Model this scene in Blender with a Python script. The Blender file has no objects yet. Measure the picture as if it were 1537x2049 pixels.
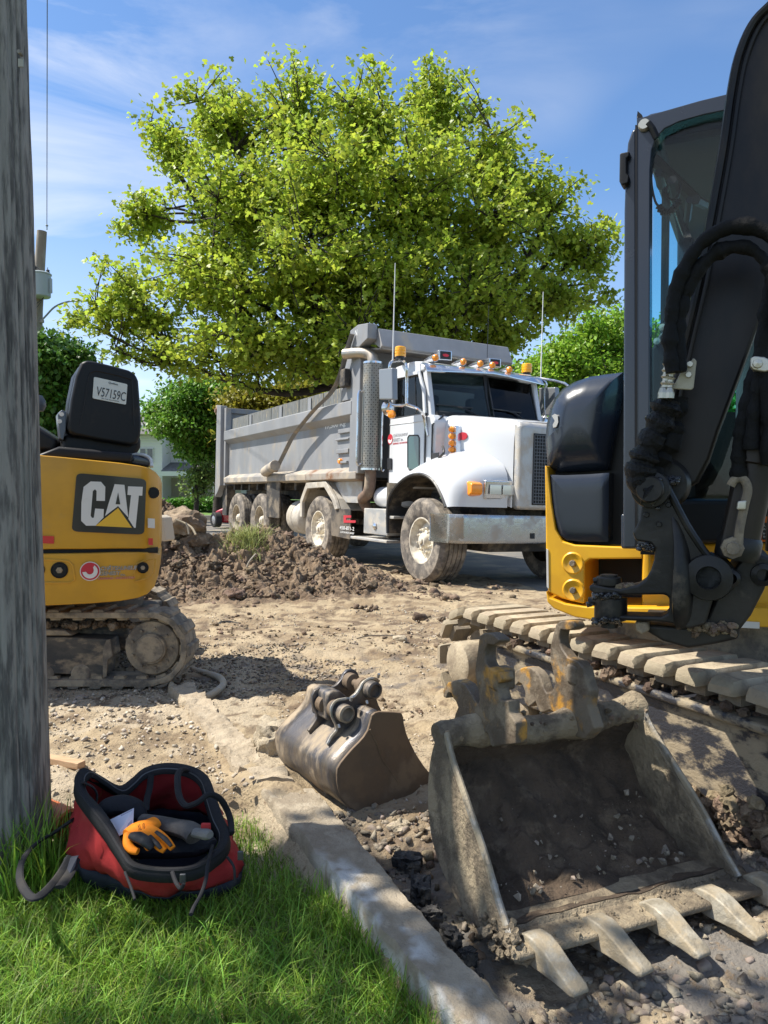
import bpy, bmesh, math, random
import numpy as np
from mathutils import Matrix, Vector
R = math.radians
random.seed(7); rng = np.random.default_rng(7)
SC = bpy.context.scene
COL = SC.collection
# ------------------------------------------------------------------ camera
FPX, CX, CY, HCAM, PITCH = 1500.0, 768.5, 1024.5, 1.20, math.atan(44.5/1500)
cam_d = bpy.data.cameras.new('camera'); cam = bpy.data.objects.new('camera', cam_d); COL.objects.link(cam)
cam.location = (0, 0, HCAM); cam.rotation_euler = (R(90)-PITCH, 0, 0)
cam_d.sensor_fit = 'VERTICAL'; cam_d.sensor_height = 36; cam_d.lens = 36*FPX/2049
cam_d.clip_start = .05; cam_d.clip_end = 2000
SC.camera = cam
# ------------------------------------------------------------------ sun and sky
SUN_EL, SUN_AZ = R(56), math.atan2(.10, -.995)      # direction towards the sun
S = Vector((math.cos(SUN_EL)*math.cos(SUN_AZ), math.cos(SUN_EL)*math.sin(SUN_AZ), math.sin(SUN_EL)))
sun_d = bpy.data.lights.new('sun', 'SUN'); sun = bpy.data.objects.new('sun', sun_d); COL.objects.link(sun)
sun_d.energy = 5.0; sun_d.angle = R(.53); sun_d.color = (1, .945, .85)
sun.rotation_euler = S.to_track_quat('Z', 'Y').to_euler()
W = bpy.data.worlds.new('World'); SC.world = W; W.use_nodes = True
nt = W.node_tree; nt.nodes.clear()
def N(t, kind, **kw):
    n = t.nodes.new(kind)
    for k, v in kw.items(): setattr(n, k, v)
    return n
out = N(nt, 'ShaderNodeOutputWorld'); bg = N(nt, 'ShaderNodeBackground'); bg.inputs[1].default_value = .105
sky = N(nt, 'ShaderNodeTexSky', sky_type='NISHITA', sun_disc=False, sun_elevation=SUN_EL, sun_rotation=math.atan2(S.x, S.y),
        altitude=50, air_density=1.0, dust_density=.35, ozone_density=1.6)
tc = N(nt, 'ShaderNodeTexCoord'); mp = N(nt, 'ShaderNodeMapping'); mp.inputs['Scale'].default_value = (1.5, 1.1, 5.5)
mp.inputs['Rotation'].default_value = (0, R(-22), R(20)); mp.inputs['Location'].default_value = (.35, .2, .1)
nz = N(nt, 'ShaderNodeTexNoise'); nz.inputs['Scale'].default_value = 1.6; nz.inputs['Detail'].default_value = 9; nz.inputs['Roughness'].default_value = .58; nz.inputs['Distortion'].default_value = .5
cr = N(nt, 'ShaderNodeValToRGB'); cr.color_ramp.elements[0].position = .41; cr.color_ramp.elements[1].position = .60
mp2 = N(nt, 'ShaderNodeMapping'); mp2.inputs['Scale'].default_value = (1, 1, 2.0); mp2.inputs['Location'].default_value = (3.1, .4, .7)
nz2 = N(nt, 'ShaderNodeTexNoise'); nz2.inputs['Scale'].default_value = 1.3; nz2.inputs['Detail'].default_value = 3
cr2 = N(nt, 'ShaderNodeValToRGB'); cr2.color_ramp.elements[0].position = .33; cr2.color_ramp.elements[1].position = .62
sep = N(nt, 'ShaderNodeSeparateXYZ')
lm = N(nt, 'ShaderNodeMapRange'); lm.inputs[1].default_value = .45; lm.inputs[2].default_value = -.45; lm.inputs[3].default_value = .38; lm.inputs[4].default_value = 1
hz = N(nt, 'ShaderNodeMapRange'); hz.inputs[1].default_value = .36; hz.inputs[2].default_value = .0; hz.inputs[3].default_value = 0; hz.inputs[4].default_value = .58
mul = N(nt, 'ShaderNodeMath', operation='MULTIPLY'); mul2 = N(nt, 'ShaderNodeMath', operation='MULTIPLY'); mul3 = N(nt, 'ShaderNodeMath', operation='MULTIPLY')
mxm = N(nt, 'ShaderNodeMath', operation='MAXIMUM'); mulh = N(nt, 'ShaderNodeMath', operation='MULTIPLY')
mul3.inputs[1].default_value = .95
mix = N(nt, 'ShaderNodeMix', data_type='RGBA'); mix.inputs[7].default_value = (6.9, 6.9, 6.9, 1)
L = nt.links.new
L(tc.outputs['Generated'], mp.inputs[0]); L(mp.outputs[0], nz.inputs[0]); L(nz.outputs[0], cr.inputs[0])
L(tc.outputs['Generated'], mp2.inputs[0]); L(mp2.outputs[0], nz2.inputs[0]); L(nz2.outputs[0], cr2.inputs[0])
L(tc.outputs['Generated'], sep.inputs[0]); L(sep.outputs[0], lm.inputs[0]); L(sep.outputs[2], hz.inputs[0])
L(cr.outputs[0], mul.inputs[0]); L(cr2.outputs[0], mul.inputs[1]); L(mul.outputs[0], mul2.inputs[0]); L(lm.outputs[0], mul2.inputs[1])
L(hz.outputs[0], mulh.inputs[0]); L(lm.outputs[0], mulh.inputs[1])
L(mul2.outputs[0], mul3.inputs[0]); L(mul3.outputs[0], mxm.inputs[0]); L(mulh.outputs[0], mxm.inputs[1]); L(mxm.outputs[0], mix.inputs[0])
tint = N(nt, 'ShaderNodeMix', data_type='RGBA', blend_type='MULTIPLY'); tint.inputs[0].default_value = 1; tint.inputs[7].default_value = (.80, .98, 1.15, 1)
L(sky.outputs[0], tint.inputs[6]); L(tint.outputs[2], mix.inputs[6]); L(mix.outputs[2], bg.inputs[0]); L(bg.outputs[0], out.inputs[0])
SC.view_settings.view_transform = 'Standard'; SC.view_settings.look = 'None'; SC.view_settings.exposure = 0.72; SC.view_settings.gamma = 1
SC.render.engine = 'CYCLES'; SC.cycles.use_denoising = True
SC.cycles.max_bounces = 8; SC.cycles.transparent_max_bounces = 12
# ------------------------------------------------------------------ projection of measured picture positions into the world
cp, sp_ = math.cos(PITCH), math.sin(PITCH)
def ray(px, py):
    x, y = (px-CX)/FPX, (CY-py)/FPX
    return np.array([x, cp+y*sp_, -sp_+y*cp])
CAMP = np.array([0, 0, HCAM])
def P(px, py, Y):
    d = ray(px, py); return CAMP + d*(Y/d[1])
def G(px, py, z=0.0):
    d = ray(px, py); return CAMP + d*((z-HCAM)/d[2])
def Pl(px, py, p0, n):
    d = ray(px, py); p0 = np.asarray(p0, float); n = np.asarray(n, float)
    return CAMP + d*(np.dot(p0-CAMP, n)/np.dot(d, n))
def A(*a): return np.array(a, float)
def unit(v): v = np.asarray(v, float); return v/np.linalg.norm(v)
# street axes: D along the street towards the right foreground, NN across it to the right
DD = unit([.45, -.893, 0]); NN = unit([.893, .45, 0])
# ------------------------------------------------------------------ noise in numpy
_perm = np.random.default_rng(3).permutation(512).astype(np.int64)
def _h(ix, iy, iz):
    return _perm[(_perm[(_perm[ix & 511] + iy) & 511] + iz) & 511]
_g3 = np.random.default_rng(5).normal(size=(512, 3)); _g3 /= np.linalg.norm(_g3, axis=1)[:, None]
def pn(p):
    p = np.asarray(p, float); i = np.floor(p).astype(np.int64); f = p-i; u = f*f*f*(f*(f*6-15)+10)
    r = 0
    for dx in (0, 1):
        for dy in (0, 1):
            for dz in (0, 1):
                g = _g3[_h(i[:, 0]+dx, i[:, 1]+dy, i[:, 2]+dz)]
                w = (u[:, 0] if dx else 1-u[:, 0])*(u[:, 1] if dy else 1-u[:, 1])*(u[:, 2] if dz else 1-u[:, 2])
                r = r + w*((f-[dx, dy, dz])*g).sum(1)
    return r*1.6
def fbm(p, octv=4, gain=.5, lac=2.03):
    p = np.asarray(p, float); a, r = 1.0, 0
    for k in range(octv): r = r+a*pn(p+k*17.3); p = p*lac; a *= gain
    return r
def xy3(x, y, sc, z=0.0): return np.stack([x.ravel()*sc, y.ravel()*sc, np.full(x.size, z)], 1)
def cell(p2, seed=0):
    i = np.floor(p2).astype(np.int64); best = np.full(len(p2), 9.0)
    for dx in (-1, 0, 1):
        for dy in (-1, 0, 1):
            c = i+[dx, dy]; h = _h(c[:, 0]+seed, c[:, 1], np.zeros(len(c), np.int64)+seed)
            q = c+np.stack([(h % 97)/97., (_h(c[:, 1], c[:, 0], np.zeros(len(c), np.int64)+7) % 89)/89.], 1)
            best = np.minimum(best, ((p2-q)**2).sum(1))
    return np.sqrt(best)
def sst(a, b, x): t = np.clip((x-a)/(b-a), 0, 1); return t*t*(3-2*t)
# ------------------------------------------------------------------ materials
MATS = {}
def mat(name, col, rough=.6, metal=0., col2=None, scale=6., lo=.4, hi=.6, bump=0., bscale=60., dust=None, dlo=.45, dhi=.65, dscale=4.,
        drough=.9, rnd=0., coat=0., trans=0., emit=None, spec=.5, stretch=None, wave=None, bdist=.01, upd=0., attr=None, det=8, twoside=None):
    if name in MATS: return MATS[name]
    m = bpy.data.materials.new(name); m.use_nodes = True; t = m.node_tree; Lk = t.links.new
    b = t.nodes['Principled BSDF']; b.inputs['Roughness'].default_value = rough; b.inputs['Metallic'].default_value = metal
    b.inputs['Specular IOR Level'].default_value = spec
    if coat: b.inputs['Coat Weight'].default_value = coat; b.inputs['Coat Roughness'].default_value = .08
    c = lambda v: (*v, 1)
    tcn = N(t, 'ShaderNodeTexCoord'); vec = tcn.outputs['Object']
    if stretch:
        mpn = N(t, 'ShaderNodeMapping'); mpn.inputs['Scale'].default_value = stretch; Lk(vec, mpn.inputs[0]); vec = mpn.outputs[0]
    rgb = N(t, 'ShaderNodeRGB'); rgb.outputs[0].default_value = c(col); cur = rgb.outputs[0]
    def noise(sc, det=8, rg=.6, v=None):
        n = N(t, 'ShaderNodeTexNoise'); n.inputs['Scale'].default_value = sc; n.inputs['Detail'].default_value = det; n.inputs['Roughness'].default_value = rg
        Lk(v or vec, n.inputs['Vector']); return n.outputs['Fac']
    def ramp(f, a, b_):
        n = N(t, 'ShaderNodeMapRange', interpolation_type='SMOOTHSTEP'); n.inputs[1].default_value = a; n.inputs[2].default_value = b_; Lk(f, n.inputs[0]); return n.outputs[0]
    def mixc(f, a, bcol):
        n = N(t, 'ShaderNodeMix', data_type='RGBA')
        if isinstance(f, float): n.inputs[0].default_value = f
        else: Lk(f, n.inputs[0])
        Lk(a, n.inputs[6])
        if isinstance(bcol, tuple): n.inputs[7].default_value = c(bcol)
        else: Lk(bcol, n.inputs[7])
        return n.outputs[2]
    if col2: cur = mixc(ramp(noise(scale, det), lo, hi), cur, tuple(col2))
    if attr:                                     # named soil masks carried by the mesh: list of (attribute, colour)
        for an, ac in attr:
            q = N(t, 'ShaderNodeAttribute', attribute_name=an); cur = mixc(q.outputs['Fac'], cur, tuple(ac))
    if rnd:
        g = N(t, 'ShaderNodeNewGeometry'); hs = N(t, 'ShaderNodeHueSaturation')
        mr = N(t, 'ShaderNodeMapRange'); mr.inputs[3].default_value = 1-rnd; mr.inputs[4].default_value = 1+rnd; Lk(g.outputs['Random Per Island'], mr.inputs[0]); Lk(mr.outputs[0], hs.inputs['Value'])
        ml = N(t, 'ShaderNodeMath', operation='FRACT'); mm = N(t, 'ShaderNodeMath', operation='MULTIPLY'); mm.inputs[1].default_value = 7.13
        Lk(g.outputs['Random Per Island'], mm.inputs[0]); Lk(mm.outputs[0], ml.inputs[0])
        mh = N(t, 'ShaderNodeMapRange'); mh.inputs[3].default_value = .5-.045*rnd; mh.inputs[4].default_value = .5+.045*rnd; Lk(ml.outputs[0], mh.inputs[0]); Lk(mh.outputs[0], hs.inputs['Hue'])
        Lk(cur, hs.inputs['Color']); cur = hs.outputs[0]
    if dust:
        f = ramp(noise(dscale, 9, .65), dlo, dhi)
        if upd:
            g = N(t, 'ShaderNodeNewGeometry'); s_ = N(t, 'ShaderNodeSeparateXYZ'); Lk(g.outputs['Normal'], s_.inputs[0])
            a2 = N(t, 'ShaderNodeMath', operation='MULTIPLY_ADD', use_clamp=True); a2.inputs[1].default_value = upd; Lk(s_.outputs[2], a2.inputs[0]); Lk(f, a2.inputs[2]); f = a2.outputs[0]
        cur = mixc(f, cur, tuple(dust))
        mr = N(t, 'ShaderNodeMapRange'); mr.inputs[3].default_value = rough; mr.inputs[4].default_value = drough; Lk(f, mr.inputs[0]); Lk(mr.outputs[0], b.inputs['Roughness'])
        if metal:
            mr = N(t, 'ShaderNodeMapRange'); mr.inputs[3].default_value = metal; mr.inputs[4].default_value = 0; Lk(f, mr.inputs[0]); Lk(mr.outputs[0], b.inputs['Metallic'])
    Lk(cur, b.inputs['Base Color'])
    if bump:
        bn = N(t, 'ShaderNodeBump'); bn.inputs['Strength'].default_value = bump; bn.inputs['Distance'].default_value = bdist
        Lk(noise(bscale, 6, .65), bn.inputs['Height']); Lk(bn.outputs[0], b.inputs['Normal'])
    if emit: b.inputs['Emission Color'].default_value = c(emit); b.inputs['Emission Strength'].default_value = 1
    if trans:                                     # leaves: part of the light passes through
        o = t.nodes['Material Output']; tr = N(t, 'ShaderNodeBsdfTranslucent'); ms = N(t, 'ShaderNodeMixShader'); ms.inputs[0].default_value = trans
        Lk(cur, tr.inputs[0]); Lk(b.outputs[0], ms.inputs[1]); Lk(tr.outputs[0], ms.inputs[2]); Lk(ms.outputs[0], o.inputs[0])
    MATS[name] = m; return m
def glass_mat(name, col, rough=.02, ior=1.5):
    if name in MATS: return MATS[name]
    m = bpy.data.materials.new(name); m.use_nodes = True; t = m.node_tree; t.nodes.clear()
    o = N(t, 'ShaderNodeOutputMaterial'); tr = N(t, 'ShaderNodeBsdfTransparent'); gl = N(t, 'ShaderNodeBsdfGlossy'); ms = N(t, 'ShaderNodeMixShader'); fr = N(t, 'ShaderNodeFresnel')
    fr.inputs[0].default_value = ior; tr.inputs[0].default_value = (*col, 1); gl.inputs[1].default_value = rough
    (t.links.new(fr.outputs[0], ms.inputs[0]) if ior > 1.2 else setattr(ms.inputs[0], 'default_value', .018)); t.links.new(tr.outputs[0], ms.inputs[1]); t.links.new(gl.outputs[0], ms.inputs[2]); t.links.new(ms.outputs[0], o.inputs[0])
    MATS[name] = m; return m
# ------------------------------------------------------------------ geometry
class Geo:
    def __init__(s): s.v = []; s.f = []; s.n = 0; s.mi = []
    def add(s, v, f, mi=0):
        v = np.asarray(v, float).reshape(-1, 3); s.v.append(v); k = s.n
        for q in f: s.f.append([i+k for i in q]); s.mi.append(mi)
        s.n += len(v); return s
    def geo(s, g, off=0):
        return s.add(g.verts(), g.f, off)
    def verts(s): return np.concatenate(s.v) if s.v else np.zeros((0, 3))
    def xf(s, M):
        M = np.array(M); v = s.verts(); s.v = [v@M[:3, :3].T+M[:3, 3]]; return s
def prism(pts, ext, g=None, mi=0):
    """closed outline (list of 3-D points) pushed along vector ext"""
    g = g or Geo(); a = np.array(pts, float); ext = np.asarray(ext, float); n = len(a)
    nv = np.zeros(3)
    for i in range(n): nv += np.cross(a[i], a[(i+1) % n])
    if np.dot(nv, ext) > 0: a = a[::-1]
    g.add(np.concatenate([a, a+ext]), [list(range(n)), list(range(2*n-1, n-1, -1))]+[[(i+1) % n, i, n+i, n+(i+1) % n] for i in range(n)], mi); return g
def box(lo, hi, g=None, mi=0, fr=None):
    g = g or Geo(); x0, y0, z0 = lo; x1, y1, z1 = hi
    v = A(x0, y0, z0, x1, y0, z0, x1, y1, z0, x0, y1, z0, x0, y0, z1, x1, y0, z1, x1, y1, z1, x0, y1, z1).reshape(8, 3)
    if fr is not None: fr = np.array(fr); v = v@fr[:3, :3].T+fr[:3, 3]
    g.add(v, [[0, 3, 2, 1], [4, 5, 6, 7], [0, 1, 5, 4], [1, 2, 6, 5], [2, 3, 7, 6], [3, 0, 4, 7]], mi); return g
def obox(c, ax, ay, az, g=None):
    """box from centre and three half-axis vectors"""
    M = np.eye(4); M[:3, 0] = ax; M[:3, 1] = ay; M[:3, 2] = az; M[:3, 3] = c
    return box((-1, -1, -1), (1, 1, 1), g, fr=M)
def smooth_path(pts, n=6, closed=False):
    p = np.array(pts, float); m = len(p); o = []
    idx = range(m) if closed else range(m-1)
    for i in idx:
        a, b, c, d = (p[(i-1) % m] if closed or i > 0 else p[0]), p[i], p[(i+1) % m], (p[(i+2) % m] if closed or i < m-2 else p[-1])
        for k in range(n):
            t = k/n; o.append(.5*((2*b)+(-a+c)*t+(2*a-5*b+4*c-d)*t*t+(-a+3*b-3*c+d)*t**3))
    if not closed: o.append(p[-1])
    return np.array(o)
def tube(pts, r, seg=10, g=None, closed=False, cap=True, flat=None, updir=None):
    """swept round (or flattened) tube; r number or list"""
    g = g or Geo(); p = np.array(pts, float); m = len(p); r = np.full(m, float(r)) if np.isscalar(r) else np.array(r, float)
    if closed: t = np.roll(p, -1, 0)-np.roll(p, 1, 0)
    else: t = np.gradient(p, axis=0)
    t /= np.linalg.norm(t, axis=1)[:, None]+1e-12
    u = np.cross(t[0], [0, 0, 1]) if updir is None else np.cross(t[0], updir)
    if np.linalg.norm(u) < 1e-3: u = np.cross(t[0], [1, 0, 0])
    u = unit(u); rings = []
    ang = np.linspace(0, 2*math.pi, seg, endpoint=False)
    for i in range(m):
        if updir is not None: u = unit(np.cross(t[i], updir))
        else: u = unit(u-t[i]*np.dot(u, t[i]))
        w = np.cross(t[i], u); fx, fy = (1, 1) if flat is None else flat
        rings.append(p[i]+r[i]*(np.cos(ang)[:, None]*u*fx+np.sin(ang)[:, None]*w*fy))
    v = np.concatenate(rings); f = []
    mm = m if closed else m-1
    for i in range(mm):
        j = (i+1) % m
        for k in range(seg):
            k2 = (k+1) % seg; f.append([i*seg+k, i*seg+k2, j*seg+k2, j*seg+k])
    if cap and not closed: f.append(list(range(seg-1, -1, -1))); f.append(list(range((m-1)*seg, m*seg)))
    g.add(v, f); return g
def cyl(a, b, r, seg=20, g=None, r2=None):
    return tube([a, b], [r, r if r2 is None else r2], seg, g)
def lathe(prof, c, axis, seg=32, g=None, mi=0, up=(0, 0, 1), caps=True):
    """profile [(radius, along)] turned about axis through c"""
    g = g or Geo(); axis = unit(axis); u = np.cross(axis, up)
    if np.linalg.norm(u) < 1e-3: u = np.cross(axis, (1, 0, 0))
    u = unit(u); w = np.cross(axis, u); ang = np.linspace(0, 2*math.pi, seg, endpoint=False); c = np.asarray(c, float)
    v = np.concatenate([c+axis*h+r*(np.cos(ang)[:, None]*u+np.sin(ang)[:, None]*w) for r, h in prof]); f = []
    for i in range(len(prof)-1):
        for k in range(seg):
            k2 = (k+1) % seg; f.append([i*seg+k, (i+1)*seg+k, (i+1)*seg+k2, i*seg+k2])
    if caps and prof[0][0] > 1e-4: f.append(list(range(seg)))
    if caps and prof[-1][0] > 1e-4: f.append(list(range(len(prof)*seg-1, (len(prof)-1)*seg-1, -1)))
    g.add(v, f, mi); return g
def grid(Pm, g=None, thick=None, mi=0):
    """sheet through an array of points Pm[i][j]; with thick: a solid slab pushed along vector thick"""
    g = g or Geo(); Pm = np.asarray(Pm, float); a, b = Pm.shape[:2]; v = Pm.reshape(-1, 3); f = [[i*b+j, i*b+j+1, (i+1)*b+j+1, (i+1)*b+j] for i in range(a-1) for j in range(b-1)]
    if thick is None: return g.add(v, f, mi)
    th = np.asarray(thick, float)
    th = th.reshape(-1, 3) if th.ndim > 1 else th
    k = a*b; f2 = [[x+k for x in q[::-1]] for q in f]
    bd = [(0, j, 0, j+1) for j in range(b-1)]+[(i, b-1, i+1, b-1) for i in range(a-1)]+[(a-1, j+1, a-1, j) for j in range(b-1)]+[(i+1, 0, i, 0) for i in range(a-1)]
    fs = [[c*b+d, e*b+h, e*b+h+k, c*b+d+k][::-1] for c, d, e, h in bd]
    return g.add(np.concatenate([v, v+th]), f+f2+fs, mi)
def mesh_from(name, v, f, mats, smooth=False, mi=None, angle=None):
    me = bpy.data.meshes.new(name)
    if isinstance(f, np.ndarray):
        n, k = f.shape; me.vertices.add(len(v)); me.vertices.foreach_set('co', np.asarray(v, np.float32).ravel())
        me.loops.add(n*k); me.loops.foreach_set('vertex_index', f.astype(np.int32).ravel()); me.polygons.add(n)
        me.polygons.foreach_set('loop_start', np.arange(0, n*k, k, dtype=np.int32)); me.polygons.foreach_set('loop_total', np.full(n, k, np.int32))
        me.update(calc_edges=True)
    else:
        me.from_pydata([tuple(x) for x in v], [], f); me.update()
    for m in (mats if isinstance(mats, (list, tuple)) else [mats]): me.materials.append(m)
    if mi is not None and any(mi): me.polygons.foreach_set('material_index', np.array(mi, np.int32))
    if smooth: me.polygons.foreach_set('use_smooth', np.ones(len(me.polygons), bool))
    return me
def fix_normals(me):
    bm = bmesh.new(); bm.from_mesh(me); bmesh.ops.recalc_face_normals(bm, faces=bm.faces); bm.to_mesh(me); bm.free()
def obj(name, geo, mats, parent=None, M=None, smooth=False, bevel=0, bseg=2, sub=0, local=False, fixn=True, kind=None, label=None, angle=35, weld=False):
    """link Geo as one mesh object. World coordinates are turned into the coordinates of the parent thing"""
    v = geo.verts()
    T = M if M is not None else (thing_matrix(parent) if parent else None)
    if T is not None and not local: Mi = np.linalg.inv(np.array(T)); v = v@Mi[:3, :3].T+Mi[:3, 3]
    me = mesh_from(name, v, geo.f, mats, smooth, geo.mi)
    if fixn: fix_normals(me)
    o = bpy.data.objects.new(name, me); COL.objects.link(o)
    if parent: o.parent = parent
    if kind: o['kind'] = kind
    if label: o['label'] = label
    if bevel:
        m = o.modifiers.new('bevel', 'BEVEL'); m.width = bevel; m.segments = bseg; m.limit_method = 'ANGLE'; m.angle_limit = R(angle); m.harden_normals = False
        if not smooth: me.polygons.foreach_set('use_smooth', np.ones(len(me.polygons), bool)); 
        w = o.modifiers.new('wn', 'WEIGHTED_NORMAL'); w.keep_sharp = True
    if sub:
        m = o.modifiers.new('sub', 'SUBSURF'); m.levels = sub; m.render_levels = sub
    if smooth and not bevel and angle and not sub: me.set_sharp_from_angle(angle=R(angle))
    return o
def thing_matrix(o):
    M = np.eye(4)
    while o is not None: M = np.array(o.matrix_local if o.parent else o.matrix_basis)@M; o = o.parent
    return M
def thing(name, label, cat, M=None, loc=None, group=None):
    o = bpy.data.objects.new(name, None); COL.objects.link(o); o.empty_display_size = .2
    if M is not None: o.matrix_basis = Matrix([list(map(float, r)) for r in M])
    elif loc is not None: o.location = tuple(float(x) for x in loc)
    o['label'] = label; o['category'] = cat
    if group: o['group'] = group
    return o
def tag(o, label, cat, group=None):
    o['label'] = label; o['category'] = cat
    if group: o['group'] = group
    return o
def inst(name, me, parent, M, label=None):
    o = bpy.data.objects.new(name, me); COL.objects.link(o)
    if parent: o.parent = parent
    o.matrix_basis = Matrix([list(map(float, r)) for r in M])
    return o
def frameM(o, x, y, z):
    M = np.eye(4); M[:3, 0] = x; M[:3, 1] = y; M[:3, 2] = z; M[:3, 3] = o; return M
def text_geo(txt, size, origin, xdir, ydir, depth=.001, shear=0, bold=0, space=1.0, width=None, height=None):
    """lettering as real, slightly raised geometry: origin is the lower left corner; width / height fit it into a measured box"""
    cu = bpy.data.curves.new('t', 'FONT'); cu.body = txt; cu.size = 1; cu.extrude = .5; cu.shear = shear; cu.offset = bold; cu.space_character = space; cu.resolution_u = 3
    ob = bpy.data.objects.new('t', cu); COL.objects.link(ob); dg = bpy.context.evaluated_depsgraph_get(); me = ob.evaluated_get(dg).to_mesh()
    v = np.array([x.co[:] for x in me.vertices]); f = [list(p.vertices) for p in me.polygons]
    ob.to_mesh_clear(); bpy.data.objects.remove(ob); bpy.data.curves.remove(cu)
    mn, mx = v.min(0), v.max(0); w, h = mx[0]-mn[0], mx[1]-mn[1]
    sx = width/w if width else size; sy = height/h if height else (size if not width else sx)
    xd, yd = unit(xdir), unit(ydir); nd = np.cross(xd, yd)
    v = np.asarray(origin)+np.outer((v[:, 0]-mn[0])*sx, xd)+np.outer((v[:, 1]-mn[1])*sy, yd)+np.outer(v[:, 2]*depth, nd)
    return Geo().add(v, f)
# scattering many small solids into one mesh (nobody could count them)
def hull_rock(seed, n=13):
    r = np.random.default_rng(seed); bm = bmesh.new()
    p = r.normal(size=(n, 3)); p /= np.linalg.norm(p, axis=1)[:, None]; p *= r.uniform(.75, 1.1, (n, 1)); p *= [1, .8, .6]
    vs = [bm.verts.new(q) for q in p]; h = bmesh.ops.convex_hull(bm, input=vs)
    for x in list(bm.verts):
        if not x.link_faces: bm.verts.remove(x)
    bmesh.ops.triangulate(bm, faces=bm.faces); bm.verts.index_update()
    v = np.array([x.co[:] for x in bm.verts]); f = np.array([[y.index for y in x.verts] for x in bm.faces]); bm.free(); return v, f
def ico(sub):
    bm = bmesh.new(); bmesh.ops.create_icosphere(bm, subdivisions=sub, radius=1); bm.verts.index_update()
    v = np.array([x.co[:] for x in bm.verts]); f = np.array([[y.index for y in x.verts] for x in bm.faces]); bm.free(); return v, f
def clod(seed, sub=2, amp=.45, fr=1.7):
    v, f = ico(sub); return v*(1+amp*fbm(v*fr+seed*9.1, 3, .6)[:, None]), f
def rand_rot(n, r=rng):
    q = r.normal(size=(n, 4)); q /= np.linalg.norm(q, axis=1)[:, None]; w, x, y, z = q.T
    return np.stack([1-2*(y*y+z*z), 2*(x*y-z*w), 2*(x*z+y*w), 2*(x*y+z*w), 1-2*(x*x+z*z), 2*(y*z-x*w), 2*(x*z-y*w), 2*(y*z+x*w), 1-2*(x*x+y*y)], 1).reshape(n, 3, 3)
def scatter(protos, pos, size, seed=1, squash=1.0):
    r = np.random.default_rng(seed); n = len(pos); rot = rand_rot(n, r); which = r.integers(0, len(protos), n); V, F, k = [], [], 0
    for i, (v, f) in enumerate(protos):
        s = which == i; m = s.sum()
        if not m: continue
        q = np.einsum('nij,vj->nvi', rot[s], v)*np.asarray(size)[s][:, None, None]; q[..., 2] *= squash; q += pos[s][:, None, :]
        V.append(q.reshape(-1, 3)); F.append((f[None]+(np.arange(m)*len(v))[:, None, None]).reshape(-1, 3)+k); k += m*len(v)
    return np.concatenate(V), np.concatenate(F)
def npobj(name, v, f, m, smooth=False, kind=None):
    me = mesh_from(name, v, f, m, smooth); o = bpy.data.objects.new(name, me); COL.objects.link(o)
    if kind: o['kind'] = kind
    return o
# colours shared by several things (dry dust, mud)
TAN = (.34, .27, .19); MUD = (.13, .095, .065); DUSTM = (.33, .27, .19)
# ================================================================== GROUND
def s_of(x, y): return NN[0]*x+NN[1]*y
def zroad(x, y): return -.028*np.clip(s_of(x, y)-4.7, 0, 3.2)
PILE = [(-1.72, 9.45, .50, .62, .33), (-1.2, 9.25, .42, .5, .26), (-.72, 8.95, .5, .5, .16), (-1.5, 8.5, .9, .55, .20), (-.25, 8.6, .36, .35, .09), (-2.2, 9.0, .6, .7, .22),
        (-2.66, 9.0, .26, .60, .50), (-2.95, 8.6, .42, .8, .35), (-2.35, 8.3, .6, .6, .14)]
def pile_h(x, y):
    h = 0*x
    for cx, cy, sx, sy, a in PILE: h = h+a*np.exp(-((x-cx)/sx)**2/1.6-((y-cy)/sy)**2/1.6)
    return h
def base_g(x, y):
    s = s_of(x, y); z = zroad(x, y)*1.0
    z = z-.075*sst(2.75, 2.45, y)*sst(1.0, 1.06, s)*sst(2.6, 1.5, s)          # gravel trench beside the kerb
    z = z-.035*sst(3.0, 2.85, y)*sst(1.0, 1.03, s)*sst(1.7, 1.3, s)-.03*sst(.86, .80, s)*sst(3.6, 3.1, y)
    return z
def zg(x, y, fine=True):
    x = np.asarray(x, float); y = np.asarray(y, float); sh = x.shape
    z = base_g(x, y).ravel(); s = s_of(x, y).ravel()
    rough = (.35+.65*sst(-.1, .35, fbm(xy3(x, y, .9, 4.), 2)))
    z = z+.03*fbm(xy3(x, y, .8, 1.), 3)+.024*rough*fbm(xy3(x, y, 5., 2.), 4, .6)
    # ruts pressed in by tracks, running with the street
    q = np.stack([(x*NN[0]+y*NN[1]).ravel()*6, (x*DD[0]+y*DD[1]).ravel()*.8, 0*x.ravel()+3], 1)
    z = z+.012*fbm(q, 3)*sst(4, 5.5, y.ravel())
    tq = (x*DD[0]+y*DD[1]).ravel(); nb = np.clip(.5+fbm(xy3(x, y, .9, 14.), 2), 0, 1)
    for s0_, t0_ in ((2.15, 0.), (3.45, .3), (4.15, .1)):
        z = z+.016*nb*sst(.23, .19, np.abs(s-s0_))*(np.abs(np.sin((tq+t0_)*math.pi/.13))-.6)*sst(3.6, 4.4, y.ravel())
    c = cell(np.stack([x.ravel(), y.ravel()], 1)*9.0, 1); z = z+.022*rough*(.45-c)*sst(.1, .5, fbm(xy3(x, y, 1.3, 9.), 2)+.25)
    if fine:
        c2 = cell(np.stack([x.ravel(), y.ravel()], 1)*26., 4); z = z+.007*(.45-c2)
    # the dirt thins out onto the asphalt
    e = fbm(xy3(x, y, .7, 6.), 3)*1.0
    z = z-.09*sst(5.5+0*s, 6.3+0*s, s+e*.6)-.02*sst(0, 1, s-60)
    z = z-.10*sst(11.5, 13.5, y.ravel()+e*1.2)
    return z.reshape(sh)+.03
ny, nx = 520, 560
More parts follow.
